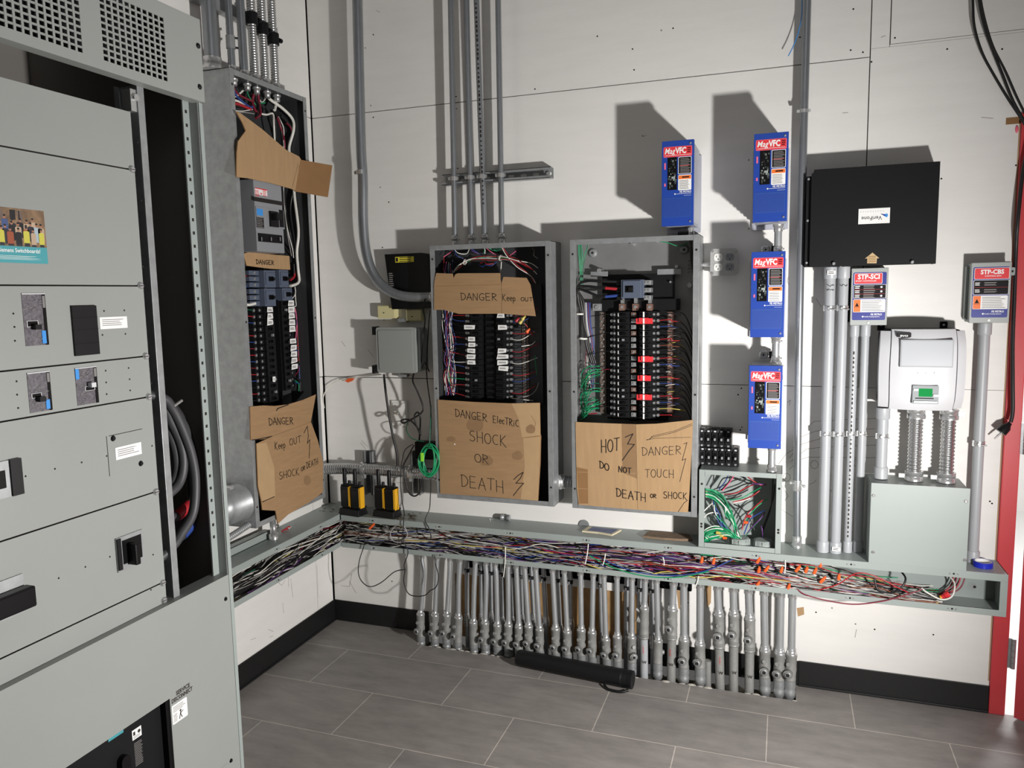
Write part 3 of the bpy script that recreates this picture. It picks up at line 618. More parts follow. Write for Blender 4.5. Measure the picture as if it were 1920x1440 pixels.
for i in range(12): wire(BK, [(*Bp(random.uniform(735, 755), 760+50*i), .04), (*Bp(775, 752+50*i), .046), (*Bp(825, 748+50*i), .045), (*Bp(870, 790+48*i), .03)], random.choice(['white', 'grey', 'white', 'yellow']) , pb, .0014)
for y in (165, 1000): pass
mb = MB(BK)
for k, ch in enumerate('FUEL'): mb.text(ch, *Bp(910, 268+26*k, .004), .0034, .016, ink, rot=math.radians(-80))
mb.build('marker_writing', pb)
mb = MB(BK); a = Bp(200, 1352); b = Bp(262, 1346); mb.tube([(*a, .08), (*b, .082)], .0022, WC['red'], 6, 1); mb.build('wire', pb, label='red wire')
# ---- tall panel on the left wall
random.seed(9)
CU0, CU1, CV0, CV1, CD = -.728, -.262, .685, 2.368, .15
pc = thing('panelboard', 'tall open electrical panel on the left wall beside the grey switchboard', 'electrical panel', (.07, -.49, CV0), 'open electrical panels')
enclosure(LF, CU0, CU1, CV0, CV1, CD, shaded_in, pc)
c4 = lambda x, y, d=.1: WL(380+x/3, y/3, d)
c5 = lambda x, y, d=.1: WL(400+x/4.5, 440+y/4.5, d)
mb = MB(LF); a = c5(430, 300, .03); b = c5(640, 1440, .03); mb.box(a[0]-.05, b[0]+.02, b[1], a[1]+.1, .004, .03, shaded_in); a = c5(522, 600, .06); b = c5(575, 1440, .06); mb.box(a[0], b[0], b[1], a[1], .03, .07, blk_s); mb.build('bus_assembly', pc)
# main breaker
mb = MB(LF); a = c4(285, 1005, .165); b = c4(462, 1425, .165)
mb.box(a[0], b[0], b[1], a[1], .004, .165, brk_g); o = mb.build('main_breaker', pc, .002)
MU = lambda x, y: c4(x, y, .1655)
def q4(mb, x0, y0, x1, y1, w0, w1, m): p = MU(x0, y0); q = MU(x1, y1); mb.box(p[0], q[0], q[1], p[1], w0+.03, w1+.03, m)
mb = MB(LF); q4(mb, 288, 1130, 458, 1136, .135, .1356, seam_m); q4(mb, 296, 1160, 458, 1290, .135, .138, brk_g); q4(mb, 300, 1172, 336, 1215, .138, .1386, lab_b); q4(mb, 300, 1220, 342, 1285, .138, .1386, lab_k); q4(mb, 345, 1160, 352, 1285, .138, .1386, silver); q4(mb, 425, 1180, 455, 1280, .138, .1386, lab_k)
q4(mb, 310, 1310, 448, 1370, .135, .1366, lab_k)
for x in (328, 382, 432): p = MU(x, 1345); mb.disc(p[0], p[1], .009, .1666, .169, brk_m, 12); mb.box(p[0]-.001, p[0]+.001, p[1]-.007, p[1]+.007, .169, .1694, silver)
p = MU(300, 1280); q = MU(342, 1222); mb.lines(p[0]+.004, q[0]-.003, p[1], q[1], 7, .1688, lab_g)
mb.build('faceplate', o)
mb = MB(LF); q4(mb, 294, 1060, 364, 1105, .135, .1356, lab_w); q4(mb, 294, 1060, 364, 1068, .1356, .136, lab_r); p = MU(296, 1103); q = MU(320, 1070); mb.lines(p[0], q[0], p[1], q[1], 5, .1658, lab_r); p = MU(338, 1103); q = MU(362, 1070); mb.lines(p[0], q[0], p[1], q[1], 5, .1658, lab_r); p = MU(329, 1090); mb.disc(p[0], p[1], .004, .1656, .166, lab_r, 8)
mb.build('warning_label', o, label='white and red warning label')
mb = MB(LF); q4(mb, 368, 1188, 418, 1280, .138, .146, blk_s); q4(mb, 380, 1200, 412, 1240, .146, .166, blk); mb.build('handle', o)
# two pairs of three-pole breakers
def tri(x0, y0, x1, y1, side):
    a = c5(x0, y0); b = c5(x1, y1); mb = MB(LF); L = b[0]-a[0]
    if side > 0: f0, f1, t0, t1 = a[0]+L*.62, b[0], a[0]+L*.30, a[0]+L*.62
    else: f0, f1, t0, t1 = a[0], a[0]+L*.66, a[0]+L*.66, b[0]
    mb.box(f0, f1, b[1]+.001, a[1]-.001, .03, .105, brk_b); mb.box(f0+.005, f1-.006, b[1]+.01, a[1]-.01, .105, .109, brk_b)
    h = (a[1]-b[1])/3
    for k in range(3):
        v = b[1]+h*(k+.5); mb.box(t0, t1, v-h*.40, v+h*.40, .03, .08, brk_b); mb.cyl(((t0+t1)/2, v, .08), ((t0+t1)/2, v, .083), .006, zinc, 10)
    o = mb.build('breaker', pc, .0008, 'blue-grey three pole breaker')
    c = (f0+f1)/2; v = (a[1]+b[1])/2; mb = MB(LF); mb.box(c-.014, c+.014, v-.009, v+.009, .109, .112, blk_s); mb.box(c, c+.010, v-.006, v+.006, .112, .122, blk); mb.build('toggle', o)
tri(255, 292, 520, 448, 1); tri(260, 452, 522, 604, 1); tri(545, 295, 668, 448, -1); tri(572, 450, 702, 556, -1)
for i in range(15):
    y = 637+53.5*i; dx = i*3; v = c5(450+dx, y)[1]
    lab = None
    if i in (0, 1, 2): lab = (c5(444, y)[0], c5(494, y)[0])
    if i == 11: lab = (c5(478+dx-20, y)[0], c5(500+dx-20, y)[0])
    breaker(LF, c5(385+dx, y)[0], c5(528+dx, y)[0], v, .0305, .036, .094, pc, 1, lab=lab)
    c = ['dgreen', 'red', 'blue', 'black', 'red', 'blue', 'maroon', 'red', 'blue', 'maroon', 'red', 'blue', 'black', 'red', 'black'][i]
    wire(LF, [(c5(392+dx, y)[0], v, .07), (c5(330+dx, y)[0], v+.004, .075), (c5(275+dx, y)[0], c5(275, y+26)[1], .06)], c, pc, .002)
for i in range(14):
    y = 580+54*i; dx = i*3; v = c5(620+dx, y)[1]
    lab = (c5(620+dx, y)[0], c5(672+dx, y)[0]) if i in (0, 1, 2, 3, 4, 6, 7, 8, 9, 10) else None
    breaker(LF, c5(576+dx, y)[0], c5(686+dx, y)[0], v, .0305, .036, .094, pc, -1, lab=lab)
CL = lambda u, v, d: (min(max(u, CU0+.012), CU1-.012), min(v, CV1-.012), d)
W4 = lambda pts, d0=.07: [CL(*c4(x, y, d0+.015*math.sin(y*.02)), d0+.015*math.sin(y*.02)) for x, y in pts]
W5 = lambda pts, d0=.07: [CL(*c5(x, y, d0), d0) for x, y in pts]
wire(LF, W4([(365, 535), (380, 560), (450, 610), (505, 670), (530, 740), (550, 860), (572, 960), (578, 1100), (582, 1300), (582, 1420)], .08)+W5([(772, 300), (745, 400), (650, 434)], .08), 'white', pc, .0062, 10, 'feeder_cable')
wire(LF, W5([(252, 570), (265, 585), (300, 592), (352, 580)], .08), 'white', pc, .0058, 10, 'feeder_cable')
for pts, c, r in [([(410, 550), (412, 580), (405, 620)], 'white', .006), ([(300, 510), (300, 560), (312, 600), (300, 660)], 'black', .006), ([(290, 515), (280, 570), (290, 610), (310, 640)], 'maroon', .006), ([(310, 515), (318, 580), (325, 640), (300, 665)], 'maroon', .005),
                  ([(170, 490), (190, 540), (260, 600), (280, 600)], 'blue', .0045), ([(165, 480), (200, 530), (280, 570)], 'maroon', .0045), ([(168, 585), (200, 585), (270, 615)], 'red', .006), ([(165, 560), (200, 570), (235, 595)], 'white', .0045), ([(165, 530), (200, 530), (240, 490)], 'white', .002), ([(165, 545), (195, 540), (245, 495)], 'white', .002),
                  ([(168, 620), (220, 625), (280, 615)], 'white', .002), ([(168, 635), (230, 632), (290, 640)], 'grey', .002), ([(330, 640), (360, 645), (395, 640), (400, 700), (405, 790)], 'white', .004), ([(410, 640), (435, 690), (445, 760), (450, 820)], 'black', .0045), ([(420, 660), (440, 720), (460, 800), (458, 860)], 'maroon', .0045), ([(425, 655), (455, 720), (455, 800), (455, 850)], 'white', .002),
                  ([(440, 650), (500, 720), (515, 800), (520, 860)], 'black', .005), ([(470, 690), (510, 740), (530, 860)], 'maroon', .003), ([(455, 1050), (462, 1180), (475, 1280), (505, 1400), (520, 1450)], 'white', .002), ([(458, 1060), (470, 1200), (490, 1300), (515, 1420)], 'black', .003), ([(460, 1180), (478, 1320), (500, 1440)], 'grey', .002), ([(540, 1080), (560, 1200), (560, 1400)], 'black', .005),
                  ([(250, 495), (258, 540), (300, 590)], 'green', .002), ([(310, 545), (335, 575), (360, 540)], 'white', .0022), ([(320, 580), (350, 578)], 'green', .003)]:
    wire(LF, W4(pts, .07), c, pc, r, 8)
for pts, c, r in [([(245, 350), (300, 355), (350, 368)], 'red', .005), ([(250, 425), (290, 435), (345, 418)], 'blue', .006), ([(250, 312), (300, 315), (350, 312)], 'black', .006), ([(250, 520), (300, 525), (352, 532)], 'red', .006), ([(255, 470), (300, 475), (352, 474)], 'black', .006), ([(690, 330), (730, 320), (760, 250)], 'black', .005), ([(650, 385), (710, 350), (755, 300)], 'red', .005),
                  ([(660, 545), (720, 500), (750, 440)], 'white', .002), ([(665, 610), (720, 600), (765, 550), (765, 490)], 'white', .002), ([(690, 620), (710, 700), (700, 820), (690, 900)], 'pink', .002), ([(690, 640), (720, 720), (710, 850)], 'pink', .002), ([(690, 660), (730, 700), (700, 870)], 'purple', .002), ([(710, 780), (760, 820), (780, 950), (760, 1040)], 'red', .002), ([(690, 940), (740, 930)], 'red', .002), ([(690, 980), (740, 975), (745, 1030)], 'blue', .002),
                  ([(690, 1080), (730, 1050), (775, 1055)], 'red', .002), ([(690, 1100), (750, 1105), (780, 1150), (775, 1210)], 'blue', .002), ([(690, 1030), (740, 1030), (735, 1090), (700, 1130)], 'black', .002), ([(690, 1230), (720, 1260), (720, 1320)], 'green', .002), ([(690, 1245), (800, 1245)], 'blue', .002), ([(700, 1210), (800, 1220), (840, 1290), (790, 1330)], 'black', .0022), ([(690, 1190), (720, 1140), (730, 1100)], 'maroon', .002)]:
    wire(LF, W5(pts, .06), c, pc, r, 8)
for (x, y) in [(175, 460), (250, 488), (303, 500), (362, 522), (418, 548)]:
    u = c4(x, y, .08)[0]; mb = MB(LF); mb.lathe((u, CV1-.004, .08), (u, CV1-.03, .08), [(0, .016), (.3, .016), (.31, .012), (1, .012)], zinc, 14); mb.build('lock_nut', pc)
# ================================================================ CARDBOARD SIGNS
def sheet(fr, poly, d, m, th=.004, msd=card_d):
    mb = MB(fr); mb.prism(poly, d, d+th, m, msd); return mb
P5 = lambda pts: [A(x, y, .15) for x, y in pts]
mb = sheet(BK, [A(*p, .15) for p in [(120, 390), (250, 395), (258, 432), (272, 400), (290, 392), (628, 390), (630, 440), (638, 480), (640, 712), (300, 714), (180, 682), (104, 682), (104, 478)]], .149, card)
mb2 = [A(*p, .15) for p in [(655, 420), (838, 428), (868, 482), (910, 732), (642, 712), (640, 470)]]
mb.prism(mb2, .150, .154, card, card_d)
p = A(105, 470, .15); q = A(640, 486, .15); mb.box(p[0]+.002, q[0], q[1]+.0016, q[1]+.003, .1531, .1533, card_d)
f = lambda x, y: (790+x/4.237, 420+y/4.237)
hand(mb, WB, .15, .1536, 'DANGER', f(315, 605), f(605, 607), 55/4.237); hand(mb, WB, .15, .1546, 'Keep', f(648, 610), f(750, 612), 50/4.237, width=.0024); hand(mb, WB, .15, .1546, 'OUT', f(795, 612), f(888, 612), 30/4.237, width=.0024)
solo(mb, 'cardboard_sign', 'torn cardboard strip reading DANGER Keep OUT across the top of an open panel', 'cardboard', 'cardboard signs')
f = lambda x, y: (790+x/5.143, 720+y/5.143); A2 = lambda p, d=.15: WB(*f(*p), d)
mb = sheet(BK, [A2(p) for p in [(160, 150), (500, 172), (860, 186), (1145, 180), (1150, 480), (1156, 500), (1150, 760), (1128, 1125), (700, 1090), (185, 1055), (175, 600)]], .149, card)
mb.prism([A2(p) for p in [(870, 187), (1144, 181), (1149, 495), (975, 515), (940, 330)]], .1531, .1532, card_l); mb.prism([A2(p) for p in [(985, 520), (1149, 500), (1140, 780), (1126, 1122), (960, 1110), (1000, 800)]], .1531, .1532, card_l)
for (x, y, rx, ry) in [(520, 390, 82, 75), (630, 740, 66, 50), (928, 690, 54, 44), (1055, 435, 46, 44), (290, 530, 44, 26)]:
    mb.prism([A2((x+rx*math.cos(a*.35), y+ry*math.sin(a*.35)*(1+.1*math.sin(a)))) for a in range(18)], .1531, .15325, stain)
mb.stroke([A2(p) for p in [(1000, 516), (1150, 500)]], .003, .1536, card_d); mb.stroke([A2(p) for p in [(1060, 300), (1105, 370), (1095, 420)]], .0015, .1536, card_d); mb.disc(*A2((325, 580)), .003, .153, .1538, lab_w, 8)
for t, p0, p1, h in [('DANGER', (330, 312), (640, 360), 72), ('ElecTRiC', (695, 368), (945, 412), 66), ('SHOCK', (468, 545), (826, 600), 100), ('OR', (520, 745), (655, 775), 82), ('DEATH', (385, 985), (800, 1045), 112)]:
    hand(mb, WB, .15, .1538, t, f(*p0), f(*p1), h/5.143)
mb.stroke([A2(p) for p in [(895, 920), (935, 880), (985, 850), (960, 905), (915, 955), (990, 955), (940, 1010), (890, 1075)]], .003, .1538, ink)
solo(mb, 'cardboard_sign', 'stained cardboard sheet reading DANGER Electric SHOCK OR DEATH over the lower panel', 'cardboard', 'cardboard signs')
f = lambda x, y: (1050+x/5.538, 760+y/5.538); A2 = lambda p, d=.143: WB(*f(*p), d)
mb = sheet(BK, [A2(p) for p in [(162, 172), (500, 186), (790, 196), (810, 1082), (500, 1058), (195, 1030), (175, 850), (170, 600)]], .141, card2)
mb.prism([A2(p) for p in [(790, 196), (1000, 190), (1382, 150), (1370, 420), (1345, 900), (1330, 1110), (810, 1082)]], .142, .146, card2, card_d)
mb.prism([A2(p) for p in [(172, 640), (290, 665), (295, 1020), (200, 1020)]], .1451, .1453, card_d)
mb.prism([A2(p) for p in [(640, 190), (788, 198), (800, 760), (650, 700)]], .1451, .1452, stain)
mb.stroke([A2(p) for p in [(800, 200), (818, 1080)]], .003, .1464, card_l); mb.stroke([A2(p) for p in [(180, 690), (790, 705), (1340, 730)]], .0016, .1464, card_l); mb.stroke([A2(p) for p in [(185, 860), (640, 890), (800, 890)]], .0014, .1464, card_l)
for pts in [[(900, 355), (1000, 340), (1360, 330)], [(930, 350), (970, 315), (1190, 265), (1370, 190)], [(960, 330), (1180, 282), (1375, 205)], [(900, 360), (940, 350), (955, 320)]]: mb.stroke([A2(p) for p in pts], .0014, .1465, ink)
for t, p0, p1, h, wd in [('HOT', (432, 485), (622, 468), 130, .0032), ('DANGER', (850, 518), (1262, 505), 84, .0022), ('DO', (412, 645), (512, 678), 72, .0032), ('NOT', (612, 690), (742, 708), 58, .0032), ('TOUCH', (885, 745), (1185, 752), 84, .0022), ('DEATH', (585, 945), (895, 1000), 84, .0032), ('OR', (940, 958), (1002, 958), 40, .003), ('SHOCK', (1075, 958), (1322, 975), 68, .0028)]:
    hand(mb, WB, .143, .1466, t, f(*p0), f(*p1), h/5.538, width=wd)
mb.stroke([A2(p) for p in [(680, 330), (760, 295), (705, 400), (775, 405), (720, 470), (650, 570)]], .003, .1466, ink); mb.stroke([A2(p) for p in [(1285, 400), (1320, 385), (1270, 570), (1308, 552), (1245, 790)]], .002, .1466, ink); mb.stroke([A2(p) for p in [(1228, 1104), (1290, 1010), (1325, 985)]], .002, .1466, ink)
solo(mb, 'cardboard_sign', 'wide folded cardboard sheet reading HOT DANGER DO NOT TOUCH over the lower panel', 'cardboard', 'cardboard signs')
# left panel: lower sign
f = lambda x, y: (400+x/3.6, 720+y/3.6); A3 = lambda p, d=.156: WL(*f(*p), d)
mb = sheet(LF, [A3(p) for p in [(246, 152), (330, 145), (410, 148), (500, 138), (600, 108), (690, 70), (672, 170), (655, 260), (395, 352), (340, 372), (250, 380)]], .154, card)
mb.prism([A3(p) for p in [(655, 258), (700, 380), (735, 520), (735, 730), (640, 800), (500, 880), (430, 945), (415, 855), (325, 850), (318, 790), (296, 690), (285, 402), (390, 354)]], .156, .160, card, card_d)
mb.prism([A3(p) for p in [(286, 404), (352, 395), (405, 560), (412, 760), (322, 790), (296, 690)]], .1601, .1603, card_l)
mb.prism([A3((628+24*math.cos(a*.5), 650+34*math.sin(a*.5))) for a in range(13)], .1601, .1603, stain)
for pts in [[(420, 180), (430, 165), (500, 140)], [(325, 795), (405, 760)], [(255, 378), (300, 372), (390, 353)]]: mb.stroke([A3(p) for p in pts], .003, .1612, ink)
for t, p0, p1, h in [('DANGER', (375, 278), (540, 270), 48), ('Keep', (415, 442), (485, 432), 50), ('OUT', (515, 418), (592, 390), 46), ('SHOCK', (445, 645), (580, 610), 50), ('OR', (592, 590), (620, 575), 28), ('DEATH', (628, 570), (706, 540), 42)]:
    hand(mb, LFW, .156, .1614, t, f(*p0), f(*p1), h/3.6) if False else hand(mb, WL, .16, .1614, t, f(*p0), f(*p1), h/3.6, width=.0023)
mb.stroke([A3(p) for p in [(605, 330), (628, 285), (635, 350), (628, 400), (645, 375), (640, 500)]], .003, .1614, ink)
solo(mb, 'cardboard_sign', 'torn cardboard piece reading DANGER Keep OUT at the bottom of the tall left panel', 'cardboard', 'cardboard signs')
# left panel: upper sheet with a flap
f = lambda x, y: (380+x/3, y/3); A3 = lambda p, d=.17: WL(*f(*p), d)
mb = sheet(LF, [A3(p) for p in [(186, 626), (215, 640), (330, 725), (470, 845), (540, 880), (553, 900), (540, 935), (524, 1075), (496, 1062), (380, 1030), (252, 1003), (188, 996), (190, 860), (197, 795), (240, 735), (222, 690)]], .168, card2)
a, b, c_, d_ = [A3(p, .175) for p in [(553, 898), (708, 932), (683, 1110), (524, 1076)]]
# the flap folds outwards from the sheet
mb.add([(a[0], a[1], .168), (b[0], b[1], .190), (c_[0], c_[1], .190), (d_[0], d_[1], .168), (a[0], a[1], .172), (b[0], b[1], .194), (c_[0], c_[1], .194), (d_[0], d_[1], .172)],
       [(0, 1, 2, 3), (7, 6, 5, 4), (4, 5, 1, 0), (5, 6, 2, 1), (6, 7, 3, 2), (7, 4, 0, 3)], card_d)
mb.stroke([A3(p) for p in [(535, 920), (500, 1058)]], .002, .1724, card_d)
solo(mb, 'cardboard_sheet', 'blank torn cardboard with a brown flap in the top of the tall left panel', 'cardboard', 'cardboard signs')
f = lambda x, y: (400+x/4.5, 440+y/4.5); A3 = lambda p, d=.10: WL(*f(*p), d)
mb = sheet(LF, [A3(p, .095) for p in [(250, 160), (300, 148), (500, 168), (640, 180), (648, 296), (480, 288), (280, 262)]], .092, card2)
hand(mb, WL, .096, .0972, 'DANGER', f(360, 248), f(512, 256), 36/4.5, width=.0028)
solo(mb, 'cardboard_sign', 'small cardboard strip reading DANGER under the big grey breaker', 'cardboard', 'cardboard signs')
# ================================================================ CONDUITS ABOVE THE PANELS
def strap(fr, root, u, v, w, r, wd=.010):
    mb = MB(fr); mb.rings([(u, v-wd, w), (u, v+wd, w)], [r+.0025]*2, zinc, 14); mb.box(u-r-.012, u-r, v-wd*.8, v+wd*.8, w-.004, w+.004, zinc); mb.box(u+r, u+r+.008, v-wd*.8, v+wd*.8, w-.004, w+.004, zinc)
    mb.cyl((u-r-.008, v, w+.003), (u-r-.008, v, w+.008), .004, zinc, 8)
    return mb.build('strap', root)
names = ['leftmost of the four thin conduits rising from the middle-left panel', 'second thin conduit from the left above the middle-left panel', 'third thin conduit from the left above the middle-left panel, with lettering', 'rightmost of the four thin conduits rising from the middle-left panel']
random.seed(4)
sv = WB(930, 320, .041)[1]
for i, (p0, p1) in enumerate([((845, 20), (853, 452)), ((875, 10), (884, 452)), ((894, 10), (909, 452)), ((934, 10), (941, 452))]):
    a = WB(*p0, .058); b = WB(*p1, .058); k = (3.25-b[1])/(a[1]-b[1]); t = (b[0]+(a[0]-b[0])*k, 3.25)
    root = thing('conduit', names[i], 'conduit', (b[0], -.058, 1.7555), 'conduits above the middle panel')
    mb = MB(BK); mb.tube([(b[0], 1.757, .058), (b[0], 1.80, .058), (b[0]+(t[0]-b[0])*.3, 2.15, .058), (t[0], 3.25, .058)], .0115, emt_d, 14, 3)
    if i == 2:
        for z in range(60): mb.box(b[0]+.0013-.0035+(t[0]-b[0])*(z*.018/1.2), b[0]+.0013+.0035+(t[0]-b[0])*(z*.018/1.2), 1.92+z*.0178, 1.92+z*.0178+random.uniform(.004, .013), .0692, .0700, ink)
    mb.build('pipe', root)
    mb = MB(BK); mb.lathe((b[0], 1.7555, .058), (b[0], 1.80, .058), [(0, .015), (.25, .015), (.26, .0135), (.6, .0135), (.61, .015), (.8, .015), (.81, .0135), (1, .0135)], zinc, 14); mb.cyl((b[0]+.013, 1.782, .06), (b[0]+.022, 1.782, .062), .0035, zinc, 8); mb.build('connector', root)
    strap(BK, root, b[0]+(t[0]-b[0])*.25, sv-.022, .058, .0115, .008)
mb = MB(BK); u0, u1 = WB(830, 330, .03)[0], WB(1034, 318, .03)[0]; z0, z1 = sv-.043, sv
mb.box(u0, u1, z0, z1, .0008, .003, galv); mb.box(u0, u1, z1-.0022, z1, .003, .041, galv); mb.box(u0, u1, z0, z0+.0022, .003, .041, galv); mb.box(u0, u1, z1-.010, z1, .039, .041, galv); mb.box(u0, u1, z0, z0+.010, .039, .041, galv)
for k in range(9):
    uu = u0+.03+(u1-u0-.05)*k/8.; mb.rrect(uu-.013, uu+.013, (z0+z1)/2-.006, (z0+z1)/2+.006, .003, .0034, .006, wall_m)
mb.cyl((u1-.02, (z0+z1)/2, .003), (u1-.02, (z0+z1)/2, .010), .008, zinc, 12)
solo(mb, 'strut_channel', 'slotted steel strut channel behind the four thin conduits on the back wall', 'strut')
root = thing('conduit', 'thick conduit descending in the left corner and bending into the middle-left panel', 'conduit', (.29, -.07, 1.53))
mb = MB(BK); pts = [(667, -130), (676, 250), (680, 330), (681, 420), (688, 480), (705, 522), (733, 547), (765, 556), (806, 557)]
mb.tube([(*WB(*p, .084), .084) for p in pts[:-1]]+[(AU0-.004, WB(795, 557, .084)[1], .084)], .0215, emt_d, 16, 5); mb.build('pipe', root)
u, v = AU0, WB(795, 557, .084)[1]; mb = MB(BK); mb.lathe((u-.028, v, .084), (u-.0005, v, .084), [(0, .025), (.7, .025), (.71, .03), (1, .03)], zinc, 16); mb.build('connector', root)
strap(BK, root, *WB(678, 323, .084), .084, .0215, .009)
# tall thin conduit right of the blue boxes
root = thing('conduit', 'tall thin conduit running floor-ward between the blue boxes and the black box', 'conduit', (2.085, -.05, TZ1))
mb = MB(BK); mb.tube([(2.088, TZ1+.004, .05), (2.082, .9, .05), (2.076, 1.6, .05), (2.076, 2.2, .05), (2.08, 3.25, .05)], .0135, emt_d, 14, 3); mb.build('pipe', root)
mb = MB(BK); mb.lathe((2.088, TZ1+.0005, .05), (2.088, TZ1+.045, .05), [(0, .019), (.3, .019), (.31, .0165), (1, .0165)], zinc, 14); mb.build('connector', root)
mb = MB(BK); v = WB(1497, 910, .05)[1]; mb.lathe((2.083, v-.02, .05), (2.083, v+.02, .05), [(0, .0155), (.1, .0165), (.5, .015), (.9, .0165), (1, .0155)], zinc, 14); mb.cyl((2.06, v+.008, .05), (2.107, v, .05), .0035, zinc, 8); mb.sphere((2.06, v+.008, .05), .007, zinc); mb.sphere((2.107, v-.002, .05), .006, zinc); mb.build('coupling', root)
strap(BK, root, 2.076, WB(1508, 208, .05)[1], .05, .0135, .006)
# conduits over the tall left panel
def over(px, r, flexible, label, xx=.08, cut=None):
    u = WL(*px, xx)[0]; root = thing('flexible_conduit' if flexible else 'conduit', label, 'conduit', (xx, u, CV1), 'conduits above the tall left panel')
    mb = MB(LF)
    if flexible: mb.flex([(u, CV1+.03, xx), (u, 2.7, xx), (u, 3.2, xx)], r, flex_m, .0095, 14, 3)
    else: mb.tube([(u, CV1+.005, xx), (u, 3.2, xx)], r, emt_d, 14, 1)
    mb.build('pipe', root)
    mb = MB(LF); mb.lathe((u, CV1+.0005, xx), (u, CV1+.04, xx), [(0, r*1.35), (.4, r*1.35), (.41, r*1.2), (1, r*1.2)], zinc, 14); mb.build('connector', root)
    return root, u
over((396, 90), .026, False, 'widest of the straight conduits over the tall left panel, behind the switchboard')
root, u = over((434, 110), .0135, False, 'straight thin conduit with a dark coupling over the tall left panel')
mb = MB(LF); v0, v1 = WL(434, 68, .08)[1], WL(434, 92, .08)[1]; mb.lathe((u, v1, .08), (u, v0, .08), [(0, .0165), (1, .0165)], galv, 14)
for v in (v0-.006, v1+.006): mb.cyl((u, v, .08), (u+.02, v, .098), .004, blk, 8)
mb.build('coupling', root)
over((457, 120), .0155, False, 'straight conduit next to the three flexible conduits over the tall left panel')
fl_ = [over((p, 130), .0165, True, l) for p, l in ((477, 'leftmost of the three ribbed flexible conduits over the tall left panel'), (496, 'middle one of the three ribbed flexible conduits over the tall left panel'), (515, 'rightmost of the three ribbed flexible conduits over the tall left panel'))]
for (root, u), y in zip(fl_, (29, 38, 48)):
    v = WL(470, y, .1)[1]; mb = MB(LF); mb.rings([(u, v-.022, .08), (u, v+.022, .08)], [.0235]*2, blk_m, 14); mb.cyl((u+.018, v, .095), (u+.032, v, .095), .009, blk_m, 10); mb.build('clamp', root)
mb = MB(LF); a, b = WL(400, 2, .05), WL(520, 50, .05); zz = WL(450, 25, .05)[1]
mb.box(-.86, WL(522, 50, .05)[0], zz-.02, zz+.02, .006, .045, galv); solo(mb, 'strut_channel', 'dark strut channel behind the conduits over the tall left panel', 'strut')
mb = MB(LF); u, v = WL(433, 944, .06); mb.lathe((CU0-.16, v, .075), (CU0-.0005, v, .075), [(0, .055), (.45, .055), (.46, .07), (.95, .07), (.96, .074), (1, .074)], galv, 28); mb.box(CU0-.07, CU0-.05, v+.066, v+.08, .07, .10, zinc)
solo(mb, 'pipe_connector', 'large round steel connector low on the side of the tall left panel', 'connector')
mb = MB(LF); u, v = WL(468, 985, .12); mb.flex([(CU0-.30, v-.03, .11), (CU0-.12, v-.015, .115), (CU0-.0005, v+.004, .12)], .013, galv, .009, 12, 6)
solo(mb, 'flexible_conduit', 'short flexible conduit under the round connector beside the switchboard', 'conduit')
mb = MB(LF); u = WL(512, 985, .09)[0]; mb.lathe((u, .581, .09), (u, CV0-.0005, .09), [(0, .019), (.22, .019), (.23, .0125), (.8, .0125), (.81, .018), (1, .018)], zinc, 14)
solo(mb, 'conduit_nipple', 'short upright pipe between the tall left panel and the wireway below it', 'conduit')
# ================================================================ LEFT PART OF THE BACK WALL
root = thing('flexible_conduit', 'horizontal ribbed flexible conduit behind the yellow radios', 'conduit', (.3, -.075, .74))
v = WB(700, 881, .075)[1]; mb = MB(BK); mb.flex([(.006, v-.012, .075), (.2, v, .075), (.45, v, .075), (AU0-.03, v, .075)], .026, flex_m, .0115, 16, 5); mb.build('pipe', root)
mb = MB(BK); mb.lathe((AU0-.035, v, .075), (AU0-.0005, v, .075), [(0, .029), (.6, .029), (.61, .034), (1, .034)], zinc, 16); mb.build('connector', root)
for px, l in ((694, 'left'), (782, 'right')):
    u = WB(px, 880, .02)[0]; a, b = WB(px, 846, .02)[1], WB(px, 926, .02)[1]
    mb = MB(BK); mb.box(u-.021, u+.021, b, a, .0008, .003, galv); mb.box(u-.021, u-.0185, b, a, .003, .04, galv); mb.box(u+.0185, u+.021, b, a, .003, .04, galv); mb.box(u-.021, u-.012, b, a, .038, .04, galv); mb.box(u+.012, u+.021, b, a, .038, .04, galv)
    for k in range(3): mb.rrect(u-.006, u+.006, b+.02+.055*k, b+.045+.055*k, .003, .0034, .006, seam_m)
    solo(mb, 'strut_bracket', l+' short upright strut piece holding the ribbed conduit behind the radios', 'strut', 'strut pieces behind the ribbed conduit')
    strap(BK, root, u, v, .075, .012, .006) if False else None
    mb = MB(BK); mb.rings([(u-.009, v, .075), (u+.009, v, .075)], [.0285]*2, zinc, 16); mb.cyl((u+.004, v+.026, .095), (u+.004, v+.036, .10), .006, zinc, 8); mb.box(u-.008, u+.008, v-.04, v-.02, .075, .085, zinc); mb.build('clamp', root)
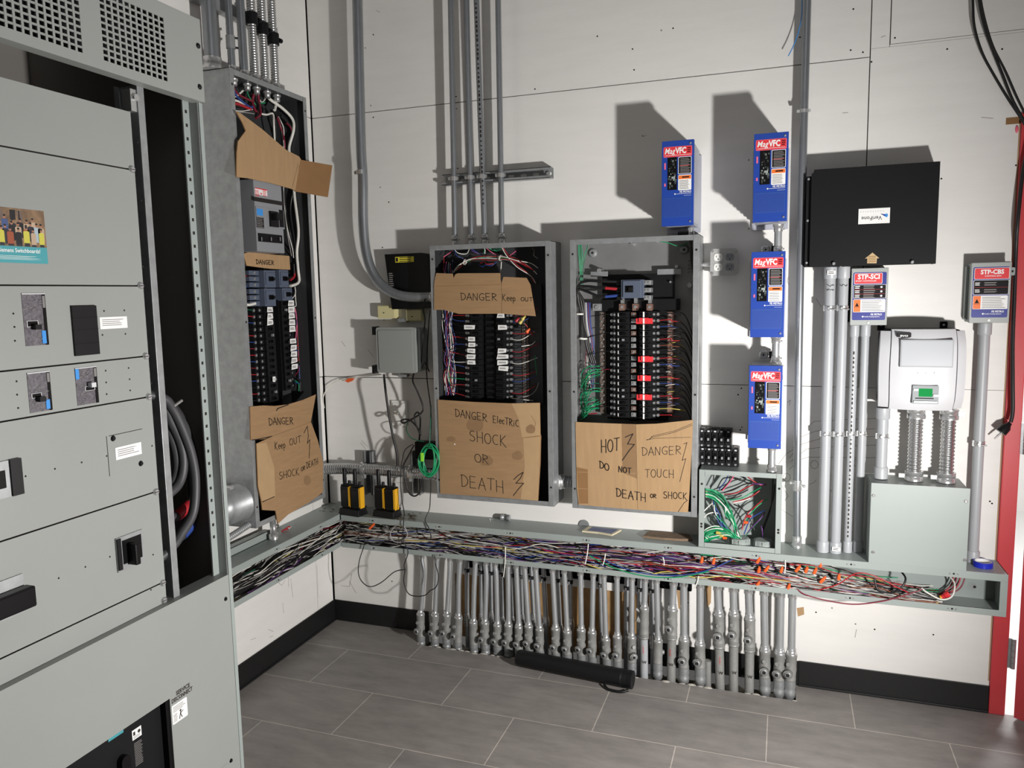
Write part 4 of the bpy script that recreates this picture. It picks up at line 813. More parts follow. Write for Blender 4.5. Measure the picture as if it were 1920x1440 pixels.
# black box by the corner
root = thing('network_box', 'black plastic box with a yellow sticker beside the middle-left panel', 'box', (.5, -.05, 1.49))
mb = MB(BK); q = [WB(*p, .05) for p in [(721, 477), (790, 474), (804, 476), (808, 578), (735, 580)]]
ins = [(.404, 1.725), (.60, 1.728), (.607, 1.728), (.611, 1.497), (.42, 1.497)]
qq = q; mb.prism(qq, .004, .05, blk_s); mb.build('housing', root, .006)
mb = MB(BK); a, b = WB(741, 482, .05), WB(776, 491, .05); mb.box(a[0], b[0], b[1], a[1], .05, .0506, lab_y); mb.lines(a[0]+.02, b[0]-.002, b[1], a[1], 3, .0508, ink); mb.box(a[0]+.002, a[0]+.014, b[1]+.003, a[1]-.003, .0506, .0508, ink); mb.build('yellow_sticker', root)
mb = MB(BK); a, b = WB(729, 511, .05), WB(739, 545, .05); mb.lines(a[0], b[0], b[1], a[1], 9, .0507, lab_g, .5); mb.build('printed_label', root)
mb = MB(BK); u0, u1 = WB(734, 560, .1)[0], AU0-.004; a, b = WB(735, 566, .085)[1], WB(735, 582, .085)[1]
# beige phone boxes and grey hinged enclosure
for (x0, y0, x1, y1, l) in ((707, 573, 741, 597, 'cream plastic jack box left under the black box'), (760, 580, 791, 602, 'cream plastic jack box right above the grey enclosure')):
    a, b = WB(x0, y0, .035), WB(x1, y1, .035); mb = MB(BK); mb.box(a[0], b[0], b[1], a[1], .0006, .032, beige); mb.box(a[0]+.003, b[0]-.003, b[1]+.003, a[1]-.003, .032, .036, beige); mb.box(a[0]+.028, a[0]+.036, a[1]-.034, a[1]-.03, .036, .0366, seam_m)
    solo(mb, 'jack_box', l, 'jack box', None, .002)
a, b = WB(704, 614, .10), WB(780, 700, .10)
root = thing('enclosure', 'light grey hinged plastic enclosure left of the middle panels', 'enclosure', ((a[0]+b[0])/2, -.05, b[1]))
mb = MB(BK); mb.rrect(a[0]+.012, b[0]+.012, b[1]+.004, a[1]-.004, .0006, .075, .012, gbox); mb.build('box_body', root, .003)
mb = MB(BK); mb.rrect(a[0], b[0], b[1], a[1], .077, .098, .010, ansi2); mb.rrect(a[0]+.012, b[0]-.012, b[1]+.012, a[1]-.012, .098, .1015, .008, ansi2); mb.build('lid', root, .003)
for y in (620, 692): u, v = WB(703, y, .08); mb = MB(BK); mb.box(u-.006, u+.006, v-.018, v+.018, .05, .095, blk); mb.build('hinge', root)
for y in (604, 703): u, v = WB(750, y, .05); mb = MB(BK); mb.box(u-.02, u+.02, min(v, v), v+.014 if y < 650 else v-.012, .0006, .03, galv); mb.build('mounting_tab', root)
# white low voltage plate
a, b = WB(733, 751, .012), WB(764, 799, .012); root = thing('wall_plate', 'white wall plate behind the tangled black cords', 'wall plate', ((a[0]+b[0])/2, -.01, b[1]))
mb = MB(BK); mb.box(a[0], b[0], b[1], a[1], .0006, .010, white_pl); mb.box(a[0]+.008, b[0]-.008, b[1]+.010, a[1]-.010, .010, .014, white_pl); mb.build('plate', root, .002)
mb = MB(BK); mb.cyl(((a[0]+b[0])/2-.003, (a[1]+b[1])/2, .014), ((a[0]+b[0])/2-.003, (a[1]+b[1])/2, .03), .005, zinc, 10); mb.build('jack', root)
# junction box behind the green cable coil
a, b = WB(778, 828, .04), WB(817, 862, .04); mb = MB(BK); mb.box(a[0], AU0-.003, b[1], a[1], .0006, .045, blk_m); solo(mb, 'outlet_box', 'black box half hidden behind the green cable coil', 'outlet box', None, .003)
def cable(name, label, cat, px, d, r, m, group=None, sub=5):
    mb = MB(BK); mb.tube([(*WB(p[0], p[1], p[2] if len(p) > 2 else d), p[2] if len(p) > 2 else d) for p in px], r, m, 8, sub); return solo(mb, name, label, cat, group)
cable('cord', 'thick black cord dropping straight from the grey enclosure to the radios', 'cord', [(720, 703, .03), (722, 725), (728, 770), (736, 815), (744, 850), (745, 874)], .115, .0052, cord)
cable('cord', 'black cord zigzagging from the grey enclosure into a knotted loop', 'cord', [(776, 700, .06), (774, 715), (783, 735), (793, 762), (789, 775), (770, 787), (757, 793), (752, 789), (760, 786), (772, 790), (787, 808), (788, 815), (780, 795), (777, 780), (783, 773), (788, 785), (786, 825, .04)], .115, .0038, cord)
cable('cord', 'black cord looping under the ribbed conduit', 'cord', [(776, 835), (764, 858), (757, 872), (758, 890), (765, 920), (775, 930), (785, 925), (791, 905), (792, 896)], .125, .0036, cord)
cable('cord', 'thin black cord hanging from the outlet box over the wireway corner', 'cord', [(774, 833), (760, 843), (754, 862), (752, 880), (751, 910), (754, 940), (758, 962, .155), (757, 975, .165), (756, 1010, .165), (765, 1035, .17), (758, 1058, .17), (759, 1070, .17), (757, 1090, .17), (765, 1112, .17), (780, 1118, .17), (797, 1116, .17), (806, 1108, .17), (818, 1100, .17), (822, 1080, .165), (816, 1055, .165), (815, 1040, .16)], .125, .0022, cord)
cable('cord', 'thin black cord hanging beneath the wireway corner in a wide loop', 'cord', [(682, 995, .16), (683, 1020, .165), (674, 1050, .165), (672, 1075, .165), (680, 1092, .165), (695, 1100, .165), (715, 1092, .165), (740, 1072, .168), (760, 1068, .17)], .165, .0022, cord)
cable('cord', 'thin black cord running down beside the middle-left panel', 'cord', [(806, 583, .07), (803, 620, .05), (800, 700, .05), (807, 760), (808, 800), (806, 826, .06)], .10, .0026, cord)
cable('cord', 'thin black cord beside the grey enclosure from the black box', 'cord', [(797, 560, .11), (793, 580), (797, 600), (792, 640), (790, 690, .06), (796, 680), (805, 697, .10)], .105, .0028, cord)
cable('cord', 'thin black cord dangling from the coil onto the wireway shelf', 'cord', [(808, 898), (807, 930), (805, 955), (797, 975, .155), (804, 990, .165), (808, 1005, .165), (807, 1012, .15)], .13, .0022, cord)
cable('cord', 'thin white wire draped along the wall from the corner', 'cord', [(608, 765, .01), (606, 745, .02), (617, 725), (640, 712), (680, 706), (715, 702)], .02, .0024, WC['white'])
root = thing('network_cable', 'coil of green network cable hanging beside the middle-left panel', 'cable', (.58, -.14, .80))
mb = MB(BK); pts = []
for i in range(92):
    a = i*2*math.pi/9.3; k = i/92.; pts.append((*WB(805+16*math.cos(a)*(1+.3*math.sin(i*.31)), 863+27*math.sin(a)*(1+.14*math.cos(i*.43)), .16), .16+.012*math.sin(i*.7)))
mb.tube(pts, .0030, WC['green'], 7, 4); mb.tube([(*WB(805, 835, .15), .15), (*WB(807, 800, .14), .14), (*WB(808, 760, .11), .11)], .0024, WC['dgreen'], 7, 4); mb.tube([(*WB(795, 828, .13), .13), (*WB(772, 822, .12), .12), (*WB(762, 805, .11), .11), (*WB(764, 792, .04), .04)], .0022, WC['dgreen'], 7, 4); mb.build('coil', root)
mb = MB(BK); a, b = WB(789, 849, .165), WB(794, 865, .165); mb.box(a[0], b[0], b[1], a[1], .160, .168, mat('lime_tag', (150, 226, 60), .5)); mb.build('lime_tag', root)
# radios in their chargers
def charger(px, label, gname):
    """footprint front-left, front-right pixels on the shelf"""
    (x0, y0), (x1, y1), (x2, y2) = px
    a = Vector((*WF(x0, y0, TZ1+.0006), TZ1+.0006)); b = Vector((*WF(x1, y1, TZ1+.0006), TZ1+.0006))
    return a, b
random.seed(2)
def radio(cx, cy, z, yaw, label):
    root = thing('two_way_radio', label, 'radio', (cx, cy, z), 'two-way radios in chargers')
    c, s = math.cos(yaw), math.sin(yaw); fr = lambda u, v, w: Vector((cx+u*c+w*s, cy+u*s-w*c, z+v))
    mb = MB(fr); mb.rrect(-.0265, .0265, 0, .105, -.016, .010, .006, blk); mb.build('body', root, .002)
    mb = MB(fr); mb.rrect(-.022, .026, .004, .098, .010, .018, .006, blk); mb.build('front_shell', root, .002)
    mb = MB(fr); mb.box(.0266, .0290, .004, .100, -.013, .016, yellow); mb.rrect(-.018, .022, .012, .085, .018, .0195, .004, blk_s); mb.build('yellow_trim', root, .0006, 'yellow side trim')
    mb = MB(fr); mb.box(.0222, .0265, .010, .098, .0175, .0192, yellow); mb.build('yellow_edge', root, label='yellow front edge')
    mb = MB(fr); mb.lathe((-.014, .104, -.004), (-.014, .178, -.004), [(0, .0085), (.2, .0095), (.9, .0085), (1, .006)], blk, 12); mb.build('antenna', root)
    mb = MB(fr); mb.lathe((.012, .104, -.004), (.012, .122, -.004), [(0, .007), (1, .0065)], blk, 12); mb.build('knob', root)
    return root
ls = ['left radio in the left yellow and black charger', 'right radio in the left yellow and black charger', 'left radio in the right yellow and black charger', 'right radio in the right yellow and black charger']
for i, (xa, ya, xb, yb) in enumerate([(655, 950, 672, 953), (719, 956, 735, 959)]):
    z = TZ1+.0006; yaw = math.radians(-9); c, s = math.cos(yaw), math.sin(yaw)
    X_, Y_ = WF(670.5 if i == 0 else 735.5, 963.5 if i == 0 else 967, .593); cx, cy = X_-.056*c-.036*s, Y_-.056*s+.036*c
    fr = lambda u, v, w, cx=cx, cy=cy, c=c, s=s: Vector((cx+u*c+w*s, cy+u*s-w*c, z+v))
    root = thing('radio_charger', ('left' if i == 0 else 'right')+' black twin charger dock on the wireway shelf by the corner', 'charger', (cx, cy, z), 'radio chargers on the shelf')
    mb = MB(fr); lo = [(-.058, 0, -.034), (.058, 0, -.034), (.058, 0, .034), (-.058, 0, .034)]; hi = [(-.054, .030, -.028), (.054, .030, -.028), (.054, .030, .028), (-.054, .030, .028)]
    mb.add(lo+hi, [(0, 1, 2, 3), (7, 6, 5, 4), (4, 5, 1, 0), (5, 6, 2, 1), (6, 7, 3, 2), (7, 4, 0, 3)], blk); mb.build('dock', root, .003)
    mb = MB(fr); mb.box(-.056, .056, .030, .038, -.030, -.022, blk); mb.box(.046, .055, .030, .037, -.022, .02, blk); mb.build('rim', root, .002)
    for k, dx in enumerate((-.030, .030)):
        p = fr(dx-.001, .0305, 0); radio(p.x, p.y, p.z, yaw, ls[i*2+k])
# small things on the shelf
sh = lambda px, py: (WB(px, py, .08)[0], max(-.135, min(-.012, WF(px, py, .593)[1])))
x, y = sh(940, 962); y = -.035; mb = MB(FL); mb.lathe((x-.022, y+.008, TZ1+.0135), (x+.018, y+.008, TZ1+.0135), [(0, .012), (.3, .012), (.32, .009), (.6, .009), (.62, .013), (1, .013)], galv, 16); mb.disc(x-.07, y, .006, TZ1+.0005, TZ1+.003, zinc); mb.box(x-.07, x-.02, y-.002, y+.002, TZ1+.0005, TZ1+.002, zinc)
solo(mb, 'pipe_fitting', 'small steel pipe fitting lying on the wireway shelf below the middle panels', 'fitting')
x, z = WB(1095, 976, .004); mb = MB(BK); mb.disc(x, TZ1+.002, .022, .001, .006, galv, 22); mb.v = [Vector((p.x, p.y, max(p.z, TZ1+.0006))) for p in mb.v]; solo(mb, 'knockout_disc', 'small steel half disc leaning on the wall behind the shelf', 'disc')
X8 = lambda px, py, d: WB(px, py, d)[0]
b = [(X8(1092, 984, .09), -.098), (X8(1103, 976, .035), -.035), (X8(1165, 979, .04), -.040), (X8(1148, 993, .11), -.115), (X8(1122, 990, .10), -.100)]
mb = MB(FL); mb.prism(b, TZ1+.0006, TZ1+.007, paper); c = [sum(p[k] for p in b)/5 for k in (0, 1)]; mb.prism([(p[0]+(c[0]-p[0])*.22+.006, p[1]+(c[1]-p[1])*.2+.004) for p in b], TZ1+.007, TZ1+.0078, paper_b); solo(mb, 'folded_paper', 'folded paper leaflet with a blue picture on the wireway shelf', 'paper')
b = [(X8(1206, 992, .10), -.10), (X8(1213, 986, .05), -.05), (X8(1220, 983, .028), -.028), (X8(1258, 988, .028), -.026), (X8(1292, 996, .03), -.03), (X8(1298, 1006, .09), -.088), (X8(1275, 1004, .10), -.10), (X8(1240, 998, .10), -.105)]
mb = MB(FL); mb.prism(b, TZ1+.0006, TZ1+.009, rag); solo(mb, 'crumpled_cardboard', 'crumpled brown scrap on the wireway shelf under the right panel', 'scrap')
mb = MB(BK); x = WB(632, 968, .14)[0]; x1 = WB(675, 970, .14)[0]; mb.lathe((max(x, .165), TZ1+.0095, .138), (x1, TZ1+.0095, .138), [(0, .007), (.12, .007), (.13, .009), (.2, .009), (.21, .007), (.3, .007), (.31, .0085), (.6, .0085), (.61, .007), (1, .007)], galv, 14)
solo(mb, 'pipe_piece', 'short thin pipe piece lying along the wireway lip beside the left charger', 'pipe')
mb = MB(LF); u, v = WL(535, 972, .075); v = .586; mb.tube([(u-.02, v, .07), (u, v, .062), (u+.016, v, .07), (u+.014, v+.012, .085), (u-.004, v+.016, .09), (u-.014, v+.008, .08)], .0035, WC['red'], 8, 4); mb.cyl((u+.010, v+.006, .078), (u+.022, v+.010, .082), .0045, WC['white'], 8)
solo(mb, 'wire_scrap', 'small curled red and white wire scrap on the left wireway under the cardboard', 'wire')
mb = MB(BK); a = WB(650, 714, .02); mb.prism([WB(*p, .02) for p in [(648, 714), (655, 709), (666, 709), (662, 714), (654, 717)]], .024, .028, WC['orange']); solo(mb, 'tag', 'small orange tag on the thin white wire near the corner', 'tag')
mb = MB(FL)
for i in range(40):
    px, py = random.choice([(random.uniform(755, 790), random.uniform(955, 975)), (random.uniform(600, 640), random.uniform(945, 975))]); x, y = sh(px, py)
    if y > -.008 or x < .008: continue
    mb.sphere((x, y, TZ1+.004), random.uniform(.003, .007), dirt, 6, 4, (1.6, 1, .5))
solo(mb, 'debris', 'dust and plaster crumbs on the wireway shelf near the corner', 'debris', kind='stuff')
# nipple with connector between the two middle panels
v = WB(1050, 903, .07)[1]; mb = MB(BK); mb.lathe((AU1+.0005, v, .07), (AU1+.03, v, .07), [(0, .032), (.5, .032), (.51, .028), (1, .028)], zinc, 18); mb.flex([(AU1+.03, v, .07), (BU0-.0005, v-.002, .07)], .026, galv, .011, 16, 1)
solo(mb, 'flexible_conduit', 'short ribbed conduit linking the two middle panels near their bottoms', 'conduit')
# ================================================================ BLUE DRIVE BOXES
def drive(u0, u1, v0, v1, label, D=.23):
    root = thing('drive_unit', label, 'drive unit', ((u0+u1)/2, -.1, v0), 'blue pump drive units'); H = v1-v0; Wd = u1-u0
    mb = MB(BK); mb.box(u0+.003, u1-.003, v0+.006, v1-.006, .012, D-.006, alu); mb.box(u0-.012, u1+.004, v0-.012, v1-.02, .0006, .012, alu)
    for k in range(9): ww = .02+.019*k; mb.box(u0-.003, u0+.003, v0+.008, v1-.008, ww, ww+.007, alu)
    mb.box(u1-.003, u1+.001, v0+.01, v1-.05, .05, D-.02, alu); mb.build('housing', root, .001)
    mb = MB(BK); mb.box(u0, u1, v0, v1, D-.006, D, blue); mb.box(u0, u0+.0015, v0, v1, D-.02, D-.006, blue); mb.box(u1-.0015, u1, v0, v1, D-.02, D-.006, blue); mb.box(u0, u1, v1-.0015, v1, D-.02, D-.006, blue); mb.box(u0, u1, v0, v0+.0015, D-.02, D-.006, blue)
    X = lambda t: u0+Wd*t
    Y = lambda t: v1-H*t
    mb.build('front_cover', root, .0008)
    mb = MB(BK); mb.box(X(.05), X(.93), Y(.90), Y(.665), D, D+.0005, blue_g)
    for i in range(20):
        for j in range(15): mb.box(X(.09)+Wd*.82*i/20, X(.09)+Wd*.82*i/20+.0019, Y(.885)+H*.205*j/15, Y(.885)+H*.205*j/15+.0019, D+.0005, D+.0007, navy)
    mb.build('vent_grille', root)
    mb = MB(BK); mb.box(X(.18), X(.48), Y(.575), Y(.19), D, D+.0006, blk_s); random.seed(8)
    for i in range(46):
        a, b = X(random.uniform(.19, .42)), Y(random.uniform(.20, .55)); mb.box(a, a+random.uniform(.002, .007), b, b-random.uniform(.002, .009), D+.0006, D+.0014, random.choice((pcb, pcb, gbox, blk, seam_m)))
    mb.build('display_window', root)
    mb = MB(BK); mb.rrect(X(.055), X(.945), Y(.19), Y(.07), D, D+.0006, .004, lab_p); mb.rrect(X(.07), X(.93), Y(.185), Y(.075), D+.0006, D+.0008, .003, lab_r)
    mb.text('Mag', X(.095), Y(.152), D+.001, .0285, lab_w, .010, .25, .78, 'L'); mb.text('VFC', X(.425), Y(.152), D+.001, .0285, lab_w, .04, 0, .72, 'L'); mb.lines(X(.80), X(.91), Y(.15), Y(.085), 3, D+.001, lab_k); mb.box(X(.1), X(.92), Y(.172), Y(.168), D+.0008, D+.001, lab_w)
    mb.build('name_label', root, label='red and white name label')
    mb = MB(BK); mb.rrect(X(.52), X(.93), Y(.395), Y(.195), D, D+.0005, .003, lab_w); mb.rrect(X(.535), X(.915), Y(.39), Y(.20), D+.0005, D+.0007, .003, lab_k); mb.lines(X(.58), X(.9), Y(.385), Y(.21), 10, D+.0009, lab_g); mb.box(X(.56), X(.88), Y(.30), Y(.296), D+.0007, D+.001, lab_r); mb.build('info_label', root)
    mb = MB(BK); mb.rrect(X(.52), X(.93), Y(.585), Y(.405), D, D+.0006, .003, lab_w); mb.box(X(.53), X(.92), Y(.455), Y(.412), D+.0006, D+.0008, lab_o); mb.box(X(.64), X(.86), Y(.44), Y(.425), D+.0008, D+.001, lab_k); mb.lines(X(.55), X(.9), Y(.575), Y(.465), 7, D+.0008, lab_g, .4); mb.build('warning_label', root, label='white and orange warning label')
    mb = MB(BK); mb.text('FE PETRO', X(.93), Y(.615), D+.0006, .0095, lab_w, .02, 0, 1, 'R'); mb.box(X(.45), X(.93), Y(.627), Y(.624), D, D+.0006, lab_w); mb.disc(X(.42), Y(.6255), .003, D, D+.0006, lab_w, 4); mb.box(X(.7), X(.93), Y(.648), Y(.646), D, D+.0006, lab_w); mb.box(X(.08), X(.125), Y(.33), Y(.255), D, D+.0006, lab_p); mb.box(X(.08), X(.125), Y(.53), Y(.495), D, D+.0006, lab_p); mb.build('maker_mark', root)
    for (a, b) in ((.9, .045), (.9, .955)): mb = MB(BK); mb.cyl((X(a), Y(b), D), (X(a), Y(b), D+.003), .0035, zinc, 10); mb.build('screw', root)
    return root
d1 = drive(1.6, 1.712, 1.783, 2.080, 'blue drive box standing alone above the right cardboard panel')
V = [(1.914, 2.022, 1.782, 2.076, 'topmost blue drive box of the right column of three'), (1.912, 2.02, 1.383, 1.674, 'middle blue drive box of the right column, beside the outlets'), (1.911, 2.015, .986, 1.281, 'lowest blue drive box of the right column, over the black breakers')]
for (a, b, c, d, l) in V:
    c_ = dup(d1, None, (a-1.6, 0, c-1.783)); c_['label'] = l
def nipple(u, z0, z1, d, label):
    root = thing('conduit_nipple', label, 'conduit', (u, -d, z0), 'short conduits between the blue boxes'); mb = MB(BK); mb.tube([(u, z0, d), (u, z1, d)], .013, emt, 14, 1); mb.build('pipe', root)
    for z, s in ((z0, 1), (z1, -1)): mb = MB(BK); mb.lathe((u, z, d), (u, z+s*.026, d), [(0, .0185), (.35, .0185), (.36, .0155), (1, .0155)], zinc, 14); mb.cyl((u+.012, z+s*.018, d), (u+.022, z+s*.018, d), .003, zinc, 8); mb.build('connector', root)
nd = .12
uu = WB(1459, 440, nd)[0]; nipple(uu, 1.6755, 1.7805, nd, 'short conduit between the top and middle blue boxes'); nipple(uu, 1.2825, 1.3815, nd, 'short conduit between the middle and lowest blue boxes'); nipple(WB(1447, 860, nd)[0], .8800, .9845, nd, 'short conduit between the lowest blue box and the wire box')
for (px, py, l) in [(1435, 467, 'round steel washer knob above the middle blue box'), (1431, 667, 'round steel washer knob above the lowest blue box')]:
    u, v = WB(px, py, .10); mb = MB(BK); mb.lathe((u, v, .001), (u, v, .06), [(0, .006), (.8, .006), (.81, .017), (.97, .017), (1, .011)], zinc, 20); mb.disc(u, v, .0035, .06, .0603, seam_m, 10); mb.box(u+.02, u+.036, v-.013, v+.013, .02, .06, blk); solo(mb, 'locking_knob', l, 'knob')
mb = MB(BK); u0, u1 = WB(1272, 433, .1)[0], WB(1300, 433, .1)[0]; mb.box(u0, u1, 1.7575, 1.772, .06, .12, blk); mb.cyl((u1-.008, 1.7575, .11), (u1-.008, 1.7825, .11), .012, zinc, 12); solo(mb, 'cable_gland', 'black cable gland under the single blue box on the panel top', 'fitting')
# quad outlet
plate_m = mat('outlet_cover_steel', (186, 186, 184), .35, .35)
a, b = WB(1332, 467, .05), WB(1383, 516, .05); root = thing('outlet_box', 'steel double outlet box with two white and two grey sockets', 'outlet', ((a[0]+b[0])/2, -.03, b[1]))
mb = MB(BK); mb.rrect(a[0]+.004, b[0]-.004, b[1]+.004, a[1]-.004, .0006, .046, .012, galv); mb.rrect(a[0], b[0], b[1], a[1], .046, .05, .012, plate_m)
for (x, y) in [(a[0]+.008, a[1]-.008), (b[0]-.008, a[1]-.008), (a[0]+.008, b[1]+.008), (b[0]-.008, b[1]+.008)]: mb.cyl((x, y, .05), (x, y, .054), .006, zinc, 10)
mb.build('cover_plate', root)
cx, cy = (a[0]+b[0])/2, (a[1]+b[1])/2
for i, m in ((-1, white_pl), (1, brk_g)):
    for j in (-1, 1):
        x, y = cx+i*.021, cy+j*.0185; mb = MB(BK); mb.rrect(x-.0155, x+.0155, y-.0135, y+.0135, .05, .0525, .009, m); mb.box(x-.007, x-.0055, y-.001, y+.007, .0525, .0528, seam_m); mb.box(x+.0055, x+.007, y-.001, y+.007, .0525, .0528, seam_m); mb.box(x-.009, x-.0055, y+.002, y+.0035, .0525, .0528, seam_m); mb.disc(x, y-.007, .0024, .0525, .0528, seam_m, 8); mb.build('socket', root, label=('white' if i < 0 else 'grey')+' socket')
mb = MB(BK); v = WB(1325, 496, .03)[1]; mb.tube([(BU1+.0008, v, .03), (a[0]+.003, v, .03)], .0075, zinc, 10, 1); mb.build('nipple', root)
# ================================================================ WIRE BOX WITH SPARE BREAKERS
JU0, JU1, JV0, JV1, JD = 1.733, 2.03, .5765, .878, .149
root = thing('junction_box', 'open square grey wire box stuffed with green wires, standing on the wireway', 'junction box', (1.88, -.07, JV0))
enclosure(BK, JU0, JU1, JV0, JV1, JD, gbox, root, .020, gbox)
J = lambda x, y, d=.07: WB(1290+x/5.143, 780+y/5.143, d)
for (x, y) in [(500, 1205), (725, 1225)]:
    u = J(x, y, .09)[0]; mb = MB(BK); mb.lathe((u, JV0+.003, .09), (u, JV0+.03, .09), [(0, .036), (.6, .036), (.61, .034), (1, .034), (1, .026)], gbox, 24)
    for k in range(8): a = k*math.pi/4; mb.box(u+.036*math.cos(a)-.002, u+.036*math.cos(a)+.002, JV0+.004, JV0+.028, .09+.036*math.sin(a)-.002, .09+.036*math.sin(a)+.002, gbox)
    mb.build('bushing', root)
random.seed(31)
JP = lambda pts, d: [(*J(x, y, dd), dd) for x, y, dd in [(p[0], p[1], min(.14, max(.012, d+random.uniform(-.012, .012)))) for p in pts]]
def jw(pts, c, d, r=.0021): wire(BK, JP(pts, d), c, root, r, 7)
for i in range(36):
    c = random.choice('green green green green dgreen white white white black yellow'.split()); o = i*2.6
    jw([(168, 705+o*.8), (250+random.uniform(-10, 10), 715+o*1.0), (340+random.uniform(-14, 14), 780+o*1.2), (400+random.uniform(-16, 16)-o*.3, 880+o), (450-o*.2, 1010+o*.4), (480+random.uniform(-30, 50), 1190)], c, .085)
for i in range(20):
    jw([(random.uniform(440, 520), 1180), (380+random.uniform(-20, 20), 1100+i*3), (270+random.uniform(-20, 10), 1060+i*6), (170+random.uniform(-12, 12), 1090+i*7), (160+random.uniform(-6, 20), 1140+i*4), (220, 1180+random.uniform(-16, 16)), (320, 1160+random.uniform(-20, 20))], 'green' if i % 4 else 'white', .11, .002)
for i in range(10):
    jw([(185+i*6, 740), (240+random.uniform(-10, 20), 840), (285+random.uniform(-20, 20), 950), (350+random.uniform(-40, 30), 1060), (460+random.uniform(-10, 40), 1190)], random.choice(['blue', 'dgreen', 'green', 'white', 'blue']), .06)
for pts, c in [([(215, 700), (240, 640), (250, 560)], 'black'), ([(280, 700), (330, 610), (380, 595), (470, 600), (560, 640), (660, 665)], 'black'), ([(300, 705), (360, 630), (385, 570)], 'blue'), ([(320, 715), (390, 640), (420, 575), (470, 570), (560, 600)], 'black'), ([(330, 720), (400, 640), (440, 580)], 'pink'),
               ([(345, 740), (450, 700), (540, 660), (620, 640)], 'black'), ([(350, 755), (470, 740), (560, 690), (640, 660)], 'red'), ([(380, 780), (500, 750), (580, 710)], 'black'), ([(400, 810), (520, 790), (610, 740), (700, 690)], 'green'), ([(430, 830), (520, 810), (620, 770), (690, 720)], 'red'), ([(440, 838), (540, 815), (600, 790)], 'white'),
               ([(565, 575), (620, 620), (700, 665), (755, 662)], 'red'), ([(600, 655), (680, 655), (750, 664)], 'purple'), ([(440, 850), (530, 900), (600, 1000), (640, 1100)], 'black'), ([(480, 850), (560, 920), (640, 890)], 'black'), ([(520, 1100), (560, 960), (640, 880), (720, 810)], 'red'), ([(560, 1010), (640, 900), (720, 830), (770, 800)], 'green'), ([(540, 1140), (600, 1000), (700, 930), (740, 910)], 'blue'),
               ([(550, 1160), (640, 1060), (710, 980)], 'dgreen'), ([(545, 1170), (610, 1080), (690, 1000), (740, 930)], 'purple'), ([(150, 920), (200, 870), (235, 840)], 'white'), ([(150, 985), (190, 945), (260, 930), (310, 950)], 'white'), ([(710, 1190), (720, 1090), (770, 950), (820, 800), (835, 660)], 'black'), ([(700, 1190), (740, 1060), (800, 880), (820, 600)], 'black'), ([(720, 1190), (715, 1100), (705, 1060)], 'purple')]:
    jw(pts, c, .07, .0023)
for (x, y, c) in [(290, 1120, 'yellow'), (320, 1150, 'yellow'), (355, 1170, 'orange'), (560, 1020, 'orange'), (590, 960, 'red')]:
    p0 = J(x-14, y+5, .115); p1 = J(x+18, y+8, .12); mb = MB(BK); mb.lathe((*p0, .115), (*p1, .12), [(0, .0065), (.3, .0065), (1, .004)], WC[c], 10); mb.build('wire_nut', root, label=c+' wire connector')
# spare breakers stacked on the box
bz = JV1+.0006
first = None
def spare(u, z, label):
    global first
    if first is None:
        r = thing('circuit_breaker', label, 'circuit breaker', (u, -.05, z), 'spare breakers on the wire box'); fr = lambda a, b, c: Vector((u+a, -.05-c, z+b))
        mb = MB(fr); mb.rrect(-.0118, .0118, .001, .070, -.042, .020, .003, brk_m); mb.rrect(-.0105, .0105, .012, .060, .020, .032, .004, brk_m); mb.box(-.0118, .0118, .058, .070, .0, .026, brk_m); mb.build('case', r, .0012)
        mb = MB(fr); mb.rrect(-.005, .005, .022, .052, .032, .036, .004, blk_s); mb.build('toggle_frame', r)
        mb = MB(fr); mb.box(-.0035, .0035, .030, .040, .036, .045, brk_g); mb.build('toggle', r, .001)
        mb = MB(fr); mb.cyl((0, .008, .020), (0, .008, .024), .0045, zinc, 10); mb.box(-.004, .004, .061, .066, .026, .0265, silver); mb.build('terminal', r)
        first = (r, u, z)
    else:
        r = dup(first[0], None, (u-first[1], 0, z-first[2])); r['label'] = label
ua = WB(1317, 858, .08)[0]; ub = WB(1379, 858, .08)[0]
for k in range(6): spare(ua+(ub-ua)*k/5, bz, ORD[k]+' black spare breaker from the left in the lower row on the wire box')
for k in range(5): spare(ua+(ub-ua)*k/5-.003, bz+.0705, ORD[k]+' black spare breaker from the left in the upper row of the stack')
# ================================================================ RIGHT PART OF THE BACK WALL
# black wall box
root = thing('equipment_box', 'large matte black metal box with an upside-down white label', 'box', (2.3, -.05, 1.626))
BX0, BX1, BZ0, BZ1 = 2.113, 2.506, 1.626, 1.965
mb = MB(BK); mb.box(BX0-.024, BX1-.004, BZ0+.002, BZ1-.02, .0006, .085, blk_m); mb.build('chassis', root)
mb = MB(BK); mb.prism([(BX0-.008, BZ0), (BX1, BZ0), (BX1, BZ1), (BX0, BZ1), (BX0, BZ1-.012), (BX0-.008, BZ1-.012)], .086, .1, blk_m); mb.box(BX1-.002, BX1, BZ0, BZ1, .02, .086, blk_m); mb.box(BX0, BX1, BZ1-.002, BZ1, .02, .086, blk_m); mb.build('front_cover', root, .0008)
for p in [(1563, 494), (1710, 491)]:
    u, v = WB(*p, .1); mb = MB(BK); mb.lathe((u, v, .1), (u, v, .112), [(0, .006), (.7, .006), (1, .004)], zinc, 12); mb.build('thumb_screw', root)
for p in [(1517, 336), (1514, 414), (1511, 493)]:
    u, v = WB(*p, .086); mb = MB(BK); mb.cyl((BX0-.017, v, .085), (BX0-.017, v, .088), .0042, galv, 10); mb.build('screw', root)
a, b = WB(1610, 392, .1), WB(1668, 418, .1); mb = MB(BK); mb.box(a[0], b[0], b[1], a[1], .1, .1005, lab_w)
cy = (a[1]+b[1])/2; mb.text('VeriFone', a[0]+.008+.034, cy-.001, .1008, .0185, lab_k, .008, 0, .95, 'C', math.pi); vx = b[0]-.014
